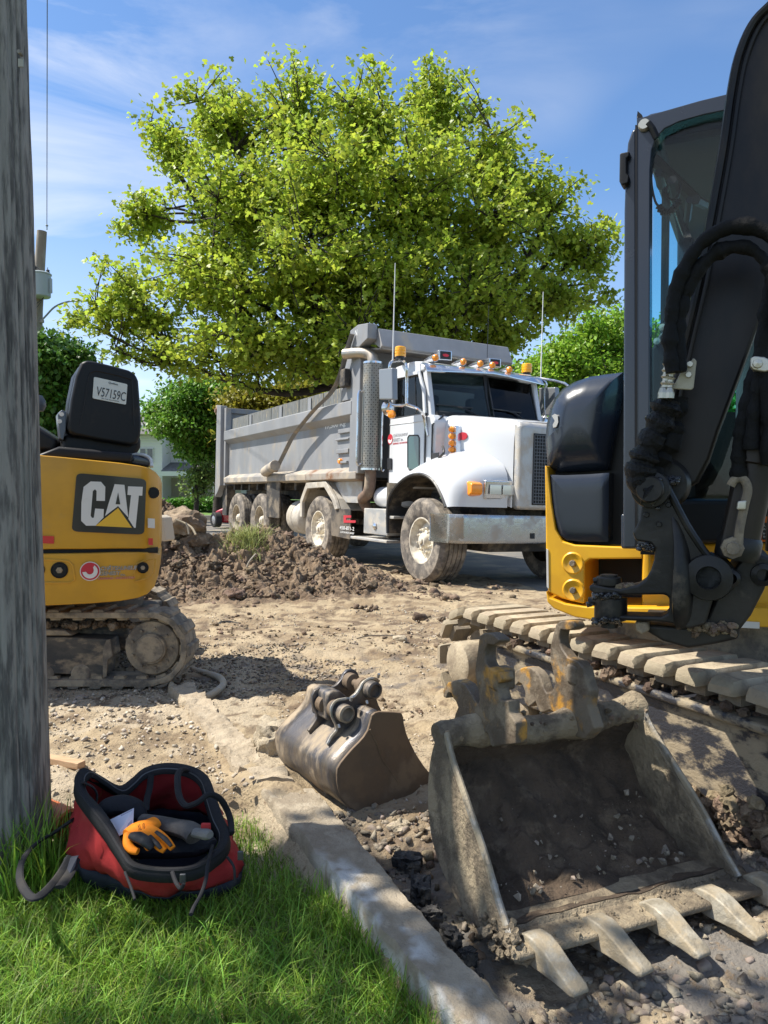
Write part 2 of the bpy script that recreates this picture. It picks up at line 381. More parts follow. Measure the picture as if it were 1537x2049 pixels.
yy = 1.0*(17/1.0)**np.linspace(0, 1, ny); kk = np.linspace(-.82, .86, nx)
YY = np.repeat(yy[:, None], nx, 1); XX = kk[None, :]*(YY+1.0)
ZZ = zg(XX, YY)
SSs = s_of(XX, YY)
lawnmask = sst(.90, .80, SSs)*sst(2.95, 2.8, YY)
ZZ = ZZ*(1-lawnmask)+lawnmask*-.075
ph = pile_h(XX, YY); ZZ = ZZ+ph*.9
idx = np.arange(ny*nx).reshape(ny, nx)
F = np.stack([idx[:-1, :-1], idx[:-1, 1:], idx[1:, 1:], idx[1:, :-1]], -1).reshape(-1, 4)
m_soil = mat('soil', (.405, .315, .195), .95, col2=(.25, .18, .105), scale=3.0, lo=.42, hi=.62, bump=1.0, bscale=55, bdist=.02, det=12,
             attr=[('pale', (.44, .36, .25)), ('moist', (.125, .083, .05)), ('grey', (.21, .19, .165))], dust=(.24, .175, .11), dlo=.55, dhi=.68, dscale=22)
g_o = npobj('ground', np.stack([XX.ravel(), YY.ravel(), ZZ.ravel()], 1), F, m_soil, True, 'structure')
n1 = fbm(xy3(XX, YY, 1.6, 11.), 4, .6); n2 = fbm(xy3(XX, YY, 6., 13.), 4, .65)
moist = np.clip(sst(.02, .10, ph.ravel()+.04*n1)+.85*sst(.16, .5, n2+.3*n1)*sst(2.6, 4, YY.ravel())+.9*sst(-.3, .3, n2+.4*n1+.2)*sst(2.8, 2.5, YY.ravel())*sst(1.0, 1.1, SSs.ravel()), 0, 1)
pale = np.clip(sst(.2, -.3, n1)*sst(1.5, .9, SSs.ravel())+.6*sst(.1, -.5, n1+.4*n2), 0, 1)*sst(6.5, 4.5, YY.ravel())
grey = np.clip(sst(.0, .4, n2*.5+n1*.4+.25)*sst(2.75, 2.3, YY.ravel())*sst(1.0, 1.05, SSs.ravel())+sst(.5, .9, n2+.3)*.6*sst(5.4, 5., YY.ravel())*sst(4.2, 4.5, YY.ravel()), 0, 1)
for nm, arr in (('moist', moist), ('pale', pale), ('grey', grey)):
    a_ = g_o.data.attributes.new(nm, 'FLOAT', 'POINT'); a_.data.foreach_set('value', arr.astype(np.float32))
# asphalt street and the land around it
def sheet(name, x0, x1, y0, y1, nx_, ny_, zf, m, kind='structure', tst=None):
    xs = np.linspace(x0, x1, nx_); ys = np.linspace(y0, y1, ny_); X2, Y2 = np.meshgrid(xs, ys); Z2 = zf(X2, Y2); i2 = np.arange(nx_*ny_).reshape(ny_, nx_)
    f = np.stack([i2[:-1, :-1], i2[:-1, 1:], i2[1:, 1:], i2[1:, :-1]], -1).reshape(-1, 4)
    if tst is not None:
        cxm = X2.ravel()[f].mean(1); cym = Y2.ravel()[f].mean(1); f = f[tst(cxm, cym)]
    return npobj(name, np.stack([X2.ravel(), Y2.ravel(), Z2.ravel()], 1), f, m, True, kind)
m_asph = mat('asphalt', (.125, .12, .115), .9, col2=(.19, .175, .15), scale=.9, lo=.4, hi=.62, bump=.5, bscale=120, dust=(.30, .25, .18), dlo=.48, dhi=.66, dscale=1.3)
m_far = mat('far_turf', (.07, .15, .025), .9, col2=(.10, .19, .03), scale=2, bump=.6, bscale=30)
sheet('road', -40, 40, 3.2, 31, 200, 140, lambda x, y: zroad(x, y)+.004-.08*sst(4.9, 4.2, s_of(x, y)), m_asph, tst=lambda x, y: s_of(x, y) > 1.4)
sheet('land', -600, 600, -200, 900, 60, 60, lambda x, y: -.22+0*x, mat('land_turf', (.06, .10, .03), .95, col2=(.12, .10, .06), scale=.3))
m_conc = mat('kerb_concrete', (.42, .345, .245), .92, col2=(.33, .265, .185), scale=9, lo=.4, hi=.6, bump=.9, bscale=70, bdist=.012, dust=(.43, .36, .26), dlo=.5, dhi=.66, dscale=14)
m_lime = mat('kerb_concrete_limed', (.37, .31, .225), .92, col2=(.27, .22, .155), scale=9, lo=.4, hi=.6, bump=.9, bscale=70, bdist=.012, attr=[('lime', (.62, .61, .57))], dust=(.40, .34, .25), dlo=.54, dhi=.68, dscale=16)
def kerb(name, y0, y1, s0, s1, ztop, zbot, m, seed, amp=.008, flare=0.):
    """rough cast stone; t measured along the street, s across it"""
    n, mm_ = 130, 26; ts = np.linspace(0, 1, n)
    prof = []
    for k in range(mm_):
        a = k/(mm_-1)
        if a < .3: prof.append((s0, zbot+(ztop-zbot)*(a/.3)))
        elif a < .7: prof.append((s0+(s1-s0)*((a-.3)/.4), ztop))
        else: prof.append((s1, ztop+(zbot-ztop)*((a-.7)/.3)))
    prof = np.array(prof); ct = (prof[:, 1] > ztop-1e-6); prof[:, 1] = np.where(ct & (np.abs(prof[:, 0]-s0) < 1e-6) | ct & (np.abs(prof[:, 0]-s1) < 1e-6), ztop-.007, prof[:, 1])
    g = []
    for t in ts:
        Y = y0+(y1-y0)*t
        row = []
        for s, z in prof:
            # solve for the point on the line s, at roughly depth Y
            s = s0+(s-s0)*(1+flare*(Y-2.)); x = (s-NN[1]*Y)/NN[0]; row.append((x, Y, z))
        g.append(row)
    g = np.array(g); q = g.reshape(-1, 3)
    d = amp*fbm(q*14+seed, 4, .6)+amp*2.2*np.clip(fbm(q*4+seed*3, 3)-.25, 0, 1)*-1
    d = d+.0022*fbm(q*60, 3)
    q = q+np.stack([d*.8, d*.6, d*1.1], 1); g = q.reshape(g.shape)
    G_ = grid(g); k = len(prof)
    G_.f.append(list(range(k))); G_.f.append(list(range(len(q)-1, len(q)-1-k, -1))); G_.mi += [0, 0]
    o = obj(name, G_, m, smooth=True, kind='structure', angle=50); return o
k1 = kerb('kerb', .75, 2.86, .862, 1.000, .050, -.2, m_lime, 1., .0035, .42)
co = np.array([v.co[:] for v in k1.data.vertices]); sk = s_of(co[:, 0], co[:, 1])
lime = .8*sst(.955, .90, sk+.035*fbm(co*6, 3))*sst(-.35, .25, fbm(co*11+5, 4, .65))*sst(2.45, 2.2, co[:, 1])
a_ = k1.data.attributes.new('lime', 'FLOAT', 'POINT'); a_.data.foreach_set('value', lime.astype(np.float32))
kerb('kerb', 2.90, 3.02, .86, 1.0, .072, -.2, m_conc, 2.)
kerb('kerb', 3.03, 4.35, .83, .965, .070, -.2, m_conc, 4., .012)
# far side: raised lawn, kerb line and pavement at the crossing
sheet('lawn', -60, 60, 31.2, 90, 60, 60, lambda x, y: .10+.42*sst(32, 38, y), m_far)
obj('kerb', prism([A(-60, 31, -.1), A(60, 31, -.1), A(60, 31.2, -.1), A(-60, 31.2, -.1)], (0, 0, .24)), mat('far_kerb', (.42, .40, .36), .9), kind='structure')
# ------------------------------------------------------------------ dirt heaps (finer relief than the sheet below them)
def heap(name, x0, x1, y0, y1, n_, m_, label, sel):
    xs = np.linspace(x0, x1, n_); ys = np.linspace(y0, y1, m_); X2, Y2 = np.meshgrid(xs, ys)
    h = pile_h(X2, Y2)*sel(X2, Y2); p2 = np.stack([X2.ravel(), Y2.ravel()], 1)
    q = p2+.10*np.stack([fbm(xy3(X2, Y2, 3, 1), 3), fbm(xy3(X2, Y2, 3, 8), 3)], 1)
    k = sst(.0, .12, h).ravel()
    z = h.ravel()+k*(.12*(.5-cell(q*4.2, 3))+.075*(.5-cell(q*10, 5))+.035*(.5-cell(q*24, 6))+.06*fbm(xy3(X2, Y2, 6, 5), 4, .65))
    z = z+zg(X2, Y2, False).ravel()-.035*(1-sst(.0, .05, h.ravel()))
    jit = .035*k; X3 = X2.ravel()+jit*fbm(xy3(X2, Y2, 15, 2), 2); Y3 = Y2.ravel()+jit*fbm(xy3(X2, Y2, 15, 7), 2)
    i2 = np.arange(n_*m_).reshape(m_, n_); f = np.stack([i2[:-1, :-1], i2[:-1, 1:], i2[1:, 1:], i2[1:, :-1]], -1).reshape(-1, 4)
    keep = (h.ravel()[f].max(1) > .012); f = f[keep]
    used = np.unique(f); mp_ = np.full(n_*m_, -1); mp_[used] = np.arange(len(used)); v = np.stack([X3, Y3, z], 1)[used]
    c = v.mean(0); c[2] = 0; o = npobj(name, v-c, mp_[f], m_pile, True); o.location = tuple(float(t) for t in c)
    return tag(o, label, 'dirt pile', 'piles of dug earth')
m_pile = mat('dug_earth', (.225, .155, .095), .97, col2=(.13, .085, .05), scale=5, lo=.4, hi=.62, bump=1., bscale=45, bdist=.025, dust=(.30, .225, .15), dlo=.50, dhi=.66, dscale=9, upd=.12)
split = lambda x, y: sst(-2.30, -2.44, x)
heap('dirt_pile', -2.5, .55, 7.1, 10.9, 330, 330, 'low heap of clumpy brown earth in front of the dump truck rear wheels', lambda x, y: 1-split(x, y)*.999)
heap('dirt_pile', -4.0, -2.25, 7.0, 10.6, 200, 300, 'tall dark heap of dug earth rising just right of the small yellow excavator', split)
# ------------------------------------------------------------------ stones and clods
rocks = [hull_rock(i, 10) for i in range(8)]; small = [hull_rock(40+i, 8) for i in range(6)]; clods = [clod(i, 2, .6, 2.3) for i in range(6)]; bclods = [clod(20+i, 3, .75, 1.9) for i in range(5)]
m_stone = mat('stone_grey', (.215, .18, .14), .9, rnd=.55, bump=.6, bscale=60, dust=(.36, .30, .215), dlo=.46, dhi=.66, dscale=30)
m_stone2 = mat('stone_pale', (.42, .37, .30), .9, rnd=.45, bump=.4, bscale=80, dust=(.38, .31, .22), dlo=.45, dhi=.6, dscale=20)
m_clod = mat('soil_clod', (.20, .145, .095), .97, rnd=.45, bump=1., bscale=60, bdist=.015, dust=(.33, .25, .165), dlo=.5, dhi=.68, dscale=14)
m_clodd = mat('soil_clod_dark', (.16, .113, .075), .97, rnd=.4, bump=1., bscale=60, bdist=.015, dust=(.27, .2, .135), dlo=.52, dhi=.68, dscale=14)
def put(name, protos, n, box_, cond, smin, smax, m, seed, power=2.5, sink=.25, hf=None, squash=.75, smooth=False):
    r = np.random.default_rng(seed); x = r.uniform(box_[0], box_[1], n*3); y = r.uniform(box_[2], box_[3], n*3)
    k = cond(x, y, r); x, y = x[k][:n], y[k][:n]; sz = smin+(smax-smin)*r.random(len(x))**power
    z = (zg(x, y) if hf is None else hf(x, y))+sz*(squash-sink)*.7
    v, f = scatter(protos, np.stack([x, y, z], 1), sz, seed, squash); return npobj(name, v, f, m, smooth, 'stuff')
m_tar0 = mat('tar_crumb', (.05, .047, .043), .85, rnd=.4, bump=.6, bscale=70, dust=(.20, .165, .12), dlo=.52, dhi=.7, dscale=20)
dens = lambda x, y, sc, z: fbm(xy3(x, y, sc, z), 3)
inK = lambda x, y: (s_of(x, y) > .80) & (s_of(x, y) < 1.045) & (y < 4.3)
put('gravel', rocks, 3300, (-.6, 2.0, 1.25, 2.75), lambda x, y, r: (s_of(x, y) > 1.045) & (s_of(x, y) < 2.3) & (dens(x, y, 2.2, 3.) > -.45+.5*r.random(len(x))*(s_of(x, y) > 1.5)), .006, .034, m_stone, 11, 2.1, sink=.75)
put('gravel', rocks, 2600, (-2.8, .2, 2.85, 4.7), lambda x, y, r: (s_of(x, y) < .85) & (dens(x, y, 1.7, 5.) > -.3), .004, .024, m_stone2, 12, 3.2)
put('gravel', small, 5200, (-2.8, 2.6, 2.7, 7.5), lambda x, y, r: ~inK(x, y) & (s_of(x, y) > .7) & (dens(x, y, 1.2, 7.) > -.15), .004, .017, m_stone2, 13, 2.6)
put('gravel', small, 2600, (-1.9, -.2, 4.2, 5.6), lambda x, y, r: dens(x, y, 1.6, 2.) > -.4, .006, .022, m_stone, 14, 2.)
put('soil_crumbs', rocks+clods[:2], 1900, (-3, 2.4, 3.1, 7.2), lambda x, y, r: ~inK(x, y) & (s_of(x, y) > .9) & (dens(x, y, 1.1, 21.) > .12), .004, .026, m_clod, 15, 2.6)
put('soil_crumbs', rocks+clods[:2], 1300, (-3, .9, 6.6, 10.5), lambda x, y, r: (pile_h(x, y) < .10) & (pile_h(x, y)*6+.6*dens(x, y, 1.1, 23.) > .16), .012, .07, m_clodd, 16, 2.8)
put('soil_crumbs', rocks+clods[:2], 5200, (-3.9, .5, 7.0, 10.6), lambda x, y, r: pile_h(x, y) > .05, .008, .036, m_clodd, 17, 2.2, hf=lambda x, y: zg(x, y, False)+pile_h(x, y)+.02)
put('soil_crumbs', bclods, 260, (-3.9, .5, 7.0, 10.6), lambda x, y, r: pile_h(x, y) > .06, .03, .08, m_clodd, 27, 2.0, sink=.5, hf=lambda x, y: zg(x, y, False)+pile_h(x, y))
put('soil_crumbs', rocks+clods[:2], 420, (-.8, 1.2, 1.6, 2.9), lambda x, y, r: (s_of(x, y) > 1.045) & (s_of(x, y) < 1.8) & (dens(x, y, 2., 29.) > .05), .006, .024, m_clod, 18, 2.0)
put('soil_crumbs', rocks+clods[:2], 500, (-1.2, 5, 8, 12), lambda x, y, r: (s_of(x, y) > 3.2) & (s_of(x, y) < 5.6) & (pile_h(x, y) < .02) & (dens(x, y, 1.3, 31.) > .1), .01, .045, m_clod, 19, 3, smooth=True)
put('asphalt_crumbs', rocks, 420, (-.3, .9, 1.4, 2.5), lambda x, y, r: (s_of(x, y) > 1.03) & (s_of(x, y) < 1.03+.16*r.random(len(x))), .006, .026, m_tar0, 33, 1.8)
# single rocks and lumps that can be picked out
def lump(name, px, py, size, label, cat, m, seed, z=None, group=None, sq=(1, .9, .75), sub=3, amp=.35, fr=1.5, depth=None, sink=.3, ang=1.):
    base = G(px, py, 0) if depth is None else P(px, py, depth)
    zz = float(zg(base[0:1], base[1:2])[0]) if z is None else z
    if depth is None: base = G(px, py, zz)
    v, f = ico(sub); h, hf_ = hull_rock(seed, 12)
    n_ = v/np.linalg.norm(v, axis=1)[:, None]; w = v*(1+amp*fbm(v*fr+seed*3.3, 5, .55)[:, None])
    if ang: w = np.sign(w)*np.minimum(np.abs(w), .78+.1*fbm(v*2+seed, 2)[:, None])
    w = w*np.array(sq)*size; a = seed*1.7; c_, s_ = math.cos(a), math.sin(a); w = w@np.array([[c_, -s_, 0], [s_, c_, 0], [0, 0, 1]]).T
    o = npobj(name, w, f, m, True); o.location = (float(base[0]), float(base[1]), float(zz+size*sq[2]*(.75-sink))) if depth is None else tuple(map(float, base))
    o.data.set_sharp_from_angle(angle=R(50)); return tag(o, label, cat, group)
m_rub = mat('rubble_concrete', (.50, .42, .30), .95, col2=(.40, .33, .23), scale=12, bump=1., bscale=40, bdist=.03, dust=(.55, .47, .34), dlo=.5, dhi=.65)
m_tar = mat('broken_asphalt', (.045, .043, .042), .85, col2=(.13, .12, .105), scale=22, lo=.45, hi=.60, bump=1., bscale=60, bdist=.02, dust=(.22, .18, .13), dlo=.54, dhi=.7, dscale=9)
lump('concrete_rubble', 549, 1500, .125, 'pale lump of broken concrete left of the small digging bucket', 'rubble', m_rub, 3, sq=(1.05, .8, .85), sub=4)
lump('dirt_clod', 368, 1052, .30, 'big pale clod of earth on the heap right of the small excavator', 'clod', mat('pale_earth', (.33, .25, .165), .97, col2=(.19, .135, .09), scale=5, lo=.42, hi=.6, bump=1., bscale=30, bdist=.03), 5, depth=8.6, sq=(.95, .8, .62), sub=4, ang=0)
lump('dirt_clod', 395, 1082, .14, 'dark clod of earth perched on the heap edge above the grey road', 'clod', m_pile, 6, depth=8.5, sq=(1.2, .8, .7), sub=3, ang=0)
gT = 'broken asphalt lumps along the kerb'
for i, (px, py, sz, lb) in enumerate([(815, 1745, .050, 'black tarry asphalt lump at the top of the gap between kerb and big bucket'), (842, 1800, .050, 'upright grey faced asphalt lump beside the kerb below the black tarry one'),
        (862, 1846, .036, 'small dark asphalt lump in the middle of the gap beside the kerb'), (902, 1890, .036, 'flat dark asphalt lump in the gravel left of the big bucket lip'), (935, 1922, .026, 'lowest dark asphalt lump against the kerb near the bucket corner')]):
    lump('asphalt_lump', px, py, sz, lb, 'asphalt lump', m_tar, 11+i, group=gT, sq=(1.25, .8, .95), sub=4, amp=.75, fr=2.2)
gS = 'loose pale stones on the ground'
for i, (px, py, sz, lb) in enumerate([(796, 1712, .034, 'cream stone beside the black asphalt lump near the kerb'), (800, 1662, .05, 'flat cracked slab of dried mud under the small bucket edge'), (1366, 2032, .022, 'bluish stone at the bottom edge below the bucket teeth'),
        (492, 1572, .014, 'small round grey stone on the buried kerb above the grass'), (800, 1283, .06, 'pale rock in the middle of the dirt left of the black track'), (160, 1400, .035, 'brown stone just below the small excavator track')]):
    lump('stone', px, py, sz, lb, 'stone', m_rub if i not in (2, 3, 5) else m_stone, 31+i, group=gS, sq=(1.1, .85, .55))
# ------------------------------------------------------------------ grass blades
def blades(name, pts, length, lean, width, m, seed, seg=3, wind=(0, 0)):
    r = np.random.default_rng(seed); n = len(pts); a = r.uniform(0, 2*math.pi, n); d = np.stack([np.cos(a), np.sin(a), 0*a], 1); side = np.stack([-np.sin(a), np.cos(a), 0*a], 1)
    tw = r.uniform(-.7, .7, n); side = side*np.cos(tw)[:, None]+d*np.sin(tw)[:, None]
    ln = length[0]+(length[1]-length[0])*r.random(n)**1.3; le = lean[0]+(lean[1]-lean[0])*r.random(n); w = width*(.6+.8*r.random(n)); V = []
    for k in range(seg+1):
        t = k/seg; h = ln*(t-.35*le*t*t); o = ln*le*t*t*.85
        c = pts+d*o[:, None]+np.array([wind[0], wind[1], 0])*(ln*t*t)[:, None]; c = c+np.array([0, 0, 1])*h[:, None]
        ww = (w*(1-t**1.6)*.5)[:, None]
        if k < seg: V += [c-side*ww, c+side*ww]
        else: V += [c]
    V = np.stack(V, 1); nv = V.shape[1]; f = []
    for k in range(seg-1): f += [[2*k, 2*k+1, 2*k+3], [2*k, 2*k+3, 2*k+2]]
    f += [[2*seg-2, 2*seg-1, 2*seg]]; f = np.array(f)
    FF = (f[None]+(np.arange(n)*nv)[:, None, None]).reshape(-1, 3); return npobj(name, V.reshape(-1, 3), FF, m, False, 'stuff')
m_grass = mat('grass_blade', (.20, .34, .04), .5, rnd=.6, trans=.35, spec=.35)
m_grassd = mat('grass_dry', (.30, .28, .12), .7, rnd=.4, trans=.25)
def gpts(n, cond, seed, x0=-2.0, x1=.4, y0=1.1, y1=3.0):
    r = np.random.default_rng(seed); x = r.uniform(x0, x1, n); y = r.uniform(y0, y1, n); k = cond(x, y, r) & ~(((x+.70)/.20)**2+((y-2.42)/.17)**2 < 1); x, y = x[k], y[k]
    return np.stack([x, y, np.full(len(x), -.078)], 1)
edge = lambda x, y: 2.72+.08*np.sin(x*9)+.06*np.sin(x*23+1)
on_l = lambda x, y, r: (s_of(x, y) < .858) & (y < edge(x, y)) & ((y < 2.45) | (r.random(len(x)) < .45))
blades('grass', gpts(100000, on_l, 3), (.028, .085), (.2, 1.1), .0034, m_grass, 4)
blades('grass', gpts(15000, lambda x, y, r: on_l(x, y, r) & (y < 2.3), 5, y1=2.3), (.075, .14), (.5, 1.3), .0042, m_grass, 6)
blades('grass', gpts(9000, on_l, 7), (.03, .09), (.4, 1.5), .003, m_grassd, 8)
# taller tufts along the kerb and round the foot of the pole
r_ = np.random.default_rng(9); ty = r_.uniform(1.3, 2.25, 1500); tx = (.850-r_.exponential(.012, 1500)-NN[1]*ty)/NN[0]
blades('grass', np.stack([tx, ty, np.full(1500, -.07)], 1), (.06, .15), (.2, .9), .0042, m_grass, 10, wind=(.12, 0))
r_ = np.random.default_rng(12); tx = r_.normal(-1.11, .07, 380); ty = r_.normal(2.36, .09, 380)
blades('grass', np.stack([tx, ty, np.full(380, -.07)], 1), (.10, .34), (.15, .8), .007, m_grass, 13, seg=4)
bp = P(493, 1112, 8.7); r_ = np.random.default_rng(15)
q = np.stack([bp[0]+r_.normal(0, .12, 600), bp[1]+r_.normal(0, .15, 600), 0*np.arange(600.)], 1); q[:, 2] = zg(q[:, 0], q[:, 1], False)+pile_h(q[:, 0], q[:, 1])
b_ = blades('grass', q, (.10, .30), (.4, 1.4), .010, mat('sod_grass', (.30, .33, .11), .7, rnd=.5, trans=.3), 16)
b_['label'] = 'tuft of pale torn grass on the dirt heap'; 
# ================================================================== TREES
m_bark = mat('bark', (.06, .048, .04), .95, col2=(.04, .033, .028), scale=8, bump=.8, bscale=20, bdist=.04)
def leafmat(name, c, r=.35, tr=.38): return mat(name, c, .45, rnd=r, trans=tr, spec=.4)
LEAF = {  # a blade folded along its midrib, hanging from its base: [x across, y along]
 'lobed': (np.array([(0, 0, 0), (-.30, -.10, .05), (-.52, .30, .02), (-.22, .42, .03), (-.30, .78, -.04), (0, 1, -.12), (.30, .78, -.04), (.22, .42, .03), (.52, .30, .02), (.30, -.10, .05), (0, .45, -.05)]), np.array([(0, 1, 10), (1, 2, 10), (2, 3, 10), (3, 4, 10), (4, 5, 10), (5, 6, 10), (6, 7, 10), (7, 8, 10), (8, 9, 10), (9, 0, 10)])),
 'kite': (np.array([(0, 0, 0), (-.36, .42, .07), (0, 1, -.05), (.36, .42, .07)]), np.array([(0, 1, 2), (0, 2, 3)]))}
def leaves(name, pts, size, droop, m, seed, shape='kite', parent=None, off=0):
    r = np.random.default_rng(seed); v, f = LEAF[shape]; n = len(pts)
    a = r.uniform(0, 2*math.pi, n); pit = r.normal(droop, .5, n)          # blade direction: outward, tipped down
    y = np.stack([np.cos(a)*np.cos(pit), np.sin(a)*np.cos(pit), -np.sin(pit)], 1); x = np.stack([-np.sin(a), np.cos(a), 0*a], 1); z = np.cross(x, y)
    ro = r.normal(0, .5, n); x, z = x*np.cos(ro)[:, None]+z*np.sin(ro)[:, None], z*np.cos(ro)[:, None]-x*np.sin(ro)[:, None]
    s = (size*(.65+.7*r.random(n)))[:, None, None]
    q = pts[:, None, :]+s*(v[None, :, 0:1]*x[:, None]+v[None, :, 1:2]*y[:, None]+v[None, :, 2:3]*z[:, None])
    F_ = (f[None]+(np.arange(n)*len(v))[:, None, None]).reshape(-1, 3)
    me = mesh_from(name, q.reshape(-1, 3)-off, F_, m, False); o = bpy.data.objects.new(name, me); COL.objects.link(o)
    if parent: o.parent = parent
    return o
def tree(label, base, blobs, leafm, seed, n2=90, n3=700, per=3, lpc=14, lsize=.17, spread=.38, droop=.75, forkz=2.5, trunk_r=.3, shape='kite', name='tree', group=None, n1=14, shell=.5, tips=None):
    """blobs: (x, y, z, rx, ry, rz) ellipsoids that the crown fills"""
    r = np.random.default_rng(seed); B = np.array(blobs, float); base = np.array(base, float)
    T = thing(name, label, 'tree', loc=base, group=group); vol = (B[:, 3]*B[:, 4]*B[:, 5])**.75; pr = vol/vol.sum()
    def samp(n, lo, hi):
        k = r.choice(len(B), n, p=pr); d = r.normal(size=(n, 3)); d /= np.linalg.norm(d, axis=1)[:, None]
        return B[k, :3]+d*(r.uniform(lo, hi, n)[:, None])*B[k, 3:]
    fork = base+A(0, 0, forkz); g = Geo()
    tp = smooth_path([base, base+A(.05, 0, forkz*.5), fork, fork+A(0, 0, forkz*.6)], 4); tube(tp, np.linspace(trunk_r*1.15, trunk_r*.7, len(tp)), 10, g)
    P1, R1 = [], []
    e1 = samp(n1, .0, .45)
    for e in e1:
        s = fork+A(0, 0, r.uniform(0, forkz*.55)); d = e-s; mid = s+d*.5+A(0, 0, -.10*np.linalg.norm(d))+r.normal(0, .25, 3); c = smooth_path([s, mid, e], 5)
        rr = np.linspace(trunk_r*.45, .06, len(c)); tube(c, rr, 6, g); P1.append(c); R1.append(rr)
    P1 = np.concatenate(P1); R1 = np.concatenate(R1); P2, R2 = [P1], [R1]
    for e in samp(n2, .15, .62):
        d = np.linalg.norm(P1-e, axis=1)+.8*np.clip(P1[:, 2]-e[2]+.4, 0, 9); i = int(np.argmin(d)); s = P1[i]; mid = (s+e)/2+r.normal(0, .15, 3)+A(0, 0, -.05*np.linalg.norm(e-s)); c = smooth_path([s, mid, e], 4)
        rr = np.linspace(min(.07, R1[i]*.6), .025, len(c)); tube(c, rr, 5, g, cap=False); P2.append(c); R2.append(rr)
    P2 = np.concatenate(P2); tw = []
    E = samp(n3, shell, 1.0)
    for e in E:
        i = int(np.argmin(((P2-e)**2).sum(1))); s = P2[i]; mid = (s+e)/2+r.normal(0, .08, 3); c = smooth_path([s, mid, e], 3)
        tube(c, np.linspace(.026, .010, len(c)), 3, g, cap=False); tw.append(c)
    obj('trunk', g, m_bark, T, smooth=True, fixn=False, angle=0)
    C = np.concatenate([c[-(per+1):] for c in tw]); C = C+r.normal(0, spread*.45, C.shape)
    k = r.integers(int(lpc*.5), int(lpc*1.5)+1, len(C)); pts = np.repeat(C, k, 0); pts = pts+r.normal(0, spread, pts.shape)*[1, 1, .62]
    leaves('crown', pts, lsize, droop, leafm, seed+1, shape, T, base)
    return T
def blob(px, py, rx, ry, Y, ry_depth=None, dY=0):
    c = P(px, py, Y+dY); k = Y/FPX; return (c[0], c[1], c[2], rx*k, (ry_depth or rx*k), ry*k)
m_l1 = leafmat('maple_leaf', (.36, .45, .05), .40, .52)
Y0 = 22.0
big = [(448, 250, 95, 95, 2.6, 0), (596, 250, 95, 100, 2.8, .5), (735, 268, 90, 110, 2.6, -1), (872, 235, 90, 95, 2.8, .8), (975, 320, 85, 95, 2.4, -.6), (1065, 415, 95, 90, 2.6, 0), (1135, 500, 85, 70, 2.2, .5),
       (1185, 505, 45, 55, 1.2, 0), (1225, 480, 14, 40, .5, 0), (1215, 590, 14, 30, .5, 0), (460, 165, 16, 40, .6, 0), (598, 165, 18, 45, .6, 0), (745, 165, 18, 40, .6, 0), (875, 150, 20, 50, .7, 0), (965, 225, 20, 40, .6, 0), (310, 250, 16, 40, .6, 0), (150, 635, 22, 26, .6, 0), (345, 300, 60, 80, 1.8, 0), (300, 430, 60, 60, 1.7, .6), (262, 470, 35, 40, 1.0, 0), (255, 560, 55, 45, 1.5, 0), (205, 625, 62, 50, 1.5, -.4), (300, 640, 80, 60, 2.2, .5),
       (480, 420, 130, 110, 3.4, -1), (640, 400, 150, 130, 3.6, -1.5), (820, 400, 150, 130, 3.6, -1.5), (970, 470, 120, 110, 3.2, -1), (430, 570, 140, 100, 3.6, -1), (600, 570, 150, 120, 3.8, -2), (780, 570, 150, 110, 3.6, -2),
       (950, 600, 140, 80, 3.2, -1), (1100, 600, 100, 60, 2.6, 0), (350, 720, 90, 40, 2.2, 0), (500, 700, 130, 65, 3.0, -1.5), (680, 710, 150, 70, 3.0, -2), (250, 700, 55, 32, 1.4, 0), (860, 690, 130, 60, 3, -1), (1000, 680, 90, 50, 2.2, 0)]
tree('large bright yellow green maple towering over the dump truck', (P(790, 1000, Y0+1)[0], Y0+1, 0), [blob(a, b, c, d, Y0, e, f) for a, b, c, d, e, f in big], m_l1, 21, n2=230, n3=2700, per=2, lpc=11, lsize=.128, spread=.19, shape='lobed', forkz=3.2, trunk_r=.38, name='maple_tree', n1=26, shell=.15)
m_l2 = leafmat('linden_leaf', (.15, .30, .035), .4, .35)
Y1 = 30.0
tree('spreading mid green tree in front of the white house', (P(420, 1000, Y1)[0], Y1+1.4, .1), [blob(a, b, c, d, Y1, e, f) for a, b, c, d, e, f in [(385, 795, 60, 35, 2, 0), (310, 815, 20, 18, .8, 0), (350, 850, 45, 36, 1.6, -.5), (410, 860, 60, 50, 2, 0), (325, 835, 26, 26, 1, 0), (405, 905, 36, 18, 1.2, 0), (440, 800, 60, 50, 2, .6)]],
     m_l2, 31, n2=50, n3=480, lpc=11, lsize=.17, spread=.24, forkz=2.6, trunk_r=.2, n1=8, shell=.35, group='background trees')
tree('slender pale young tree standing by the house porch', (P(391, 1000, 29)[0], 29, .1), [blob(a, b, c, d, 29, e, f) for a, b, c, d, e, f in [(392, 955, 26, 22, .8, 0), (415, 945, 26, 24, .8, 0), (395, 985, 14, 12, .5, 0)]],
     leafmat('young_leaf', (.17, .26, .06), .4, .4), 35, n2=14, n3=90, lpc=6, lsize=.12, spread=.22, forkz=1.3, trunk_r=.09, n1=5, shell=.2, group='background trees')
tree('dark green tree seen left of the black excavator seat', (P(70, 1000, 26)[0], 26, 0), [blob(a, b, c, d, 26, e, f) for a, b, c, d, e, f in [(95, 710, 50, 40, 2, 0), (140, 720, 30, 30, 1.5, 0), (80, 770, 70, 50, 2, 0), (60, 840, 80, 60, 2, 0), (130, 790, 40, 40, 1.6, .5)]],
     leafmat('dark_leaf', (.08, .18, .025), .4, .3), 41, n2=40, n3=480, lpc=13, lsize=.2, spread=.26, forkz=3, trunk_r=.22, n1=8, shell=.3, group='background trees')
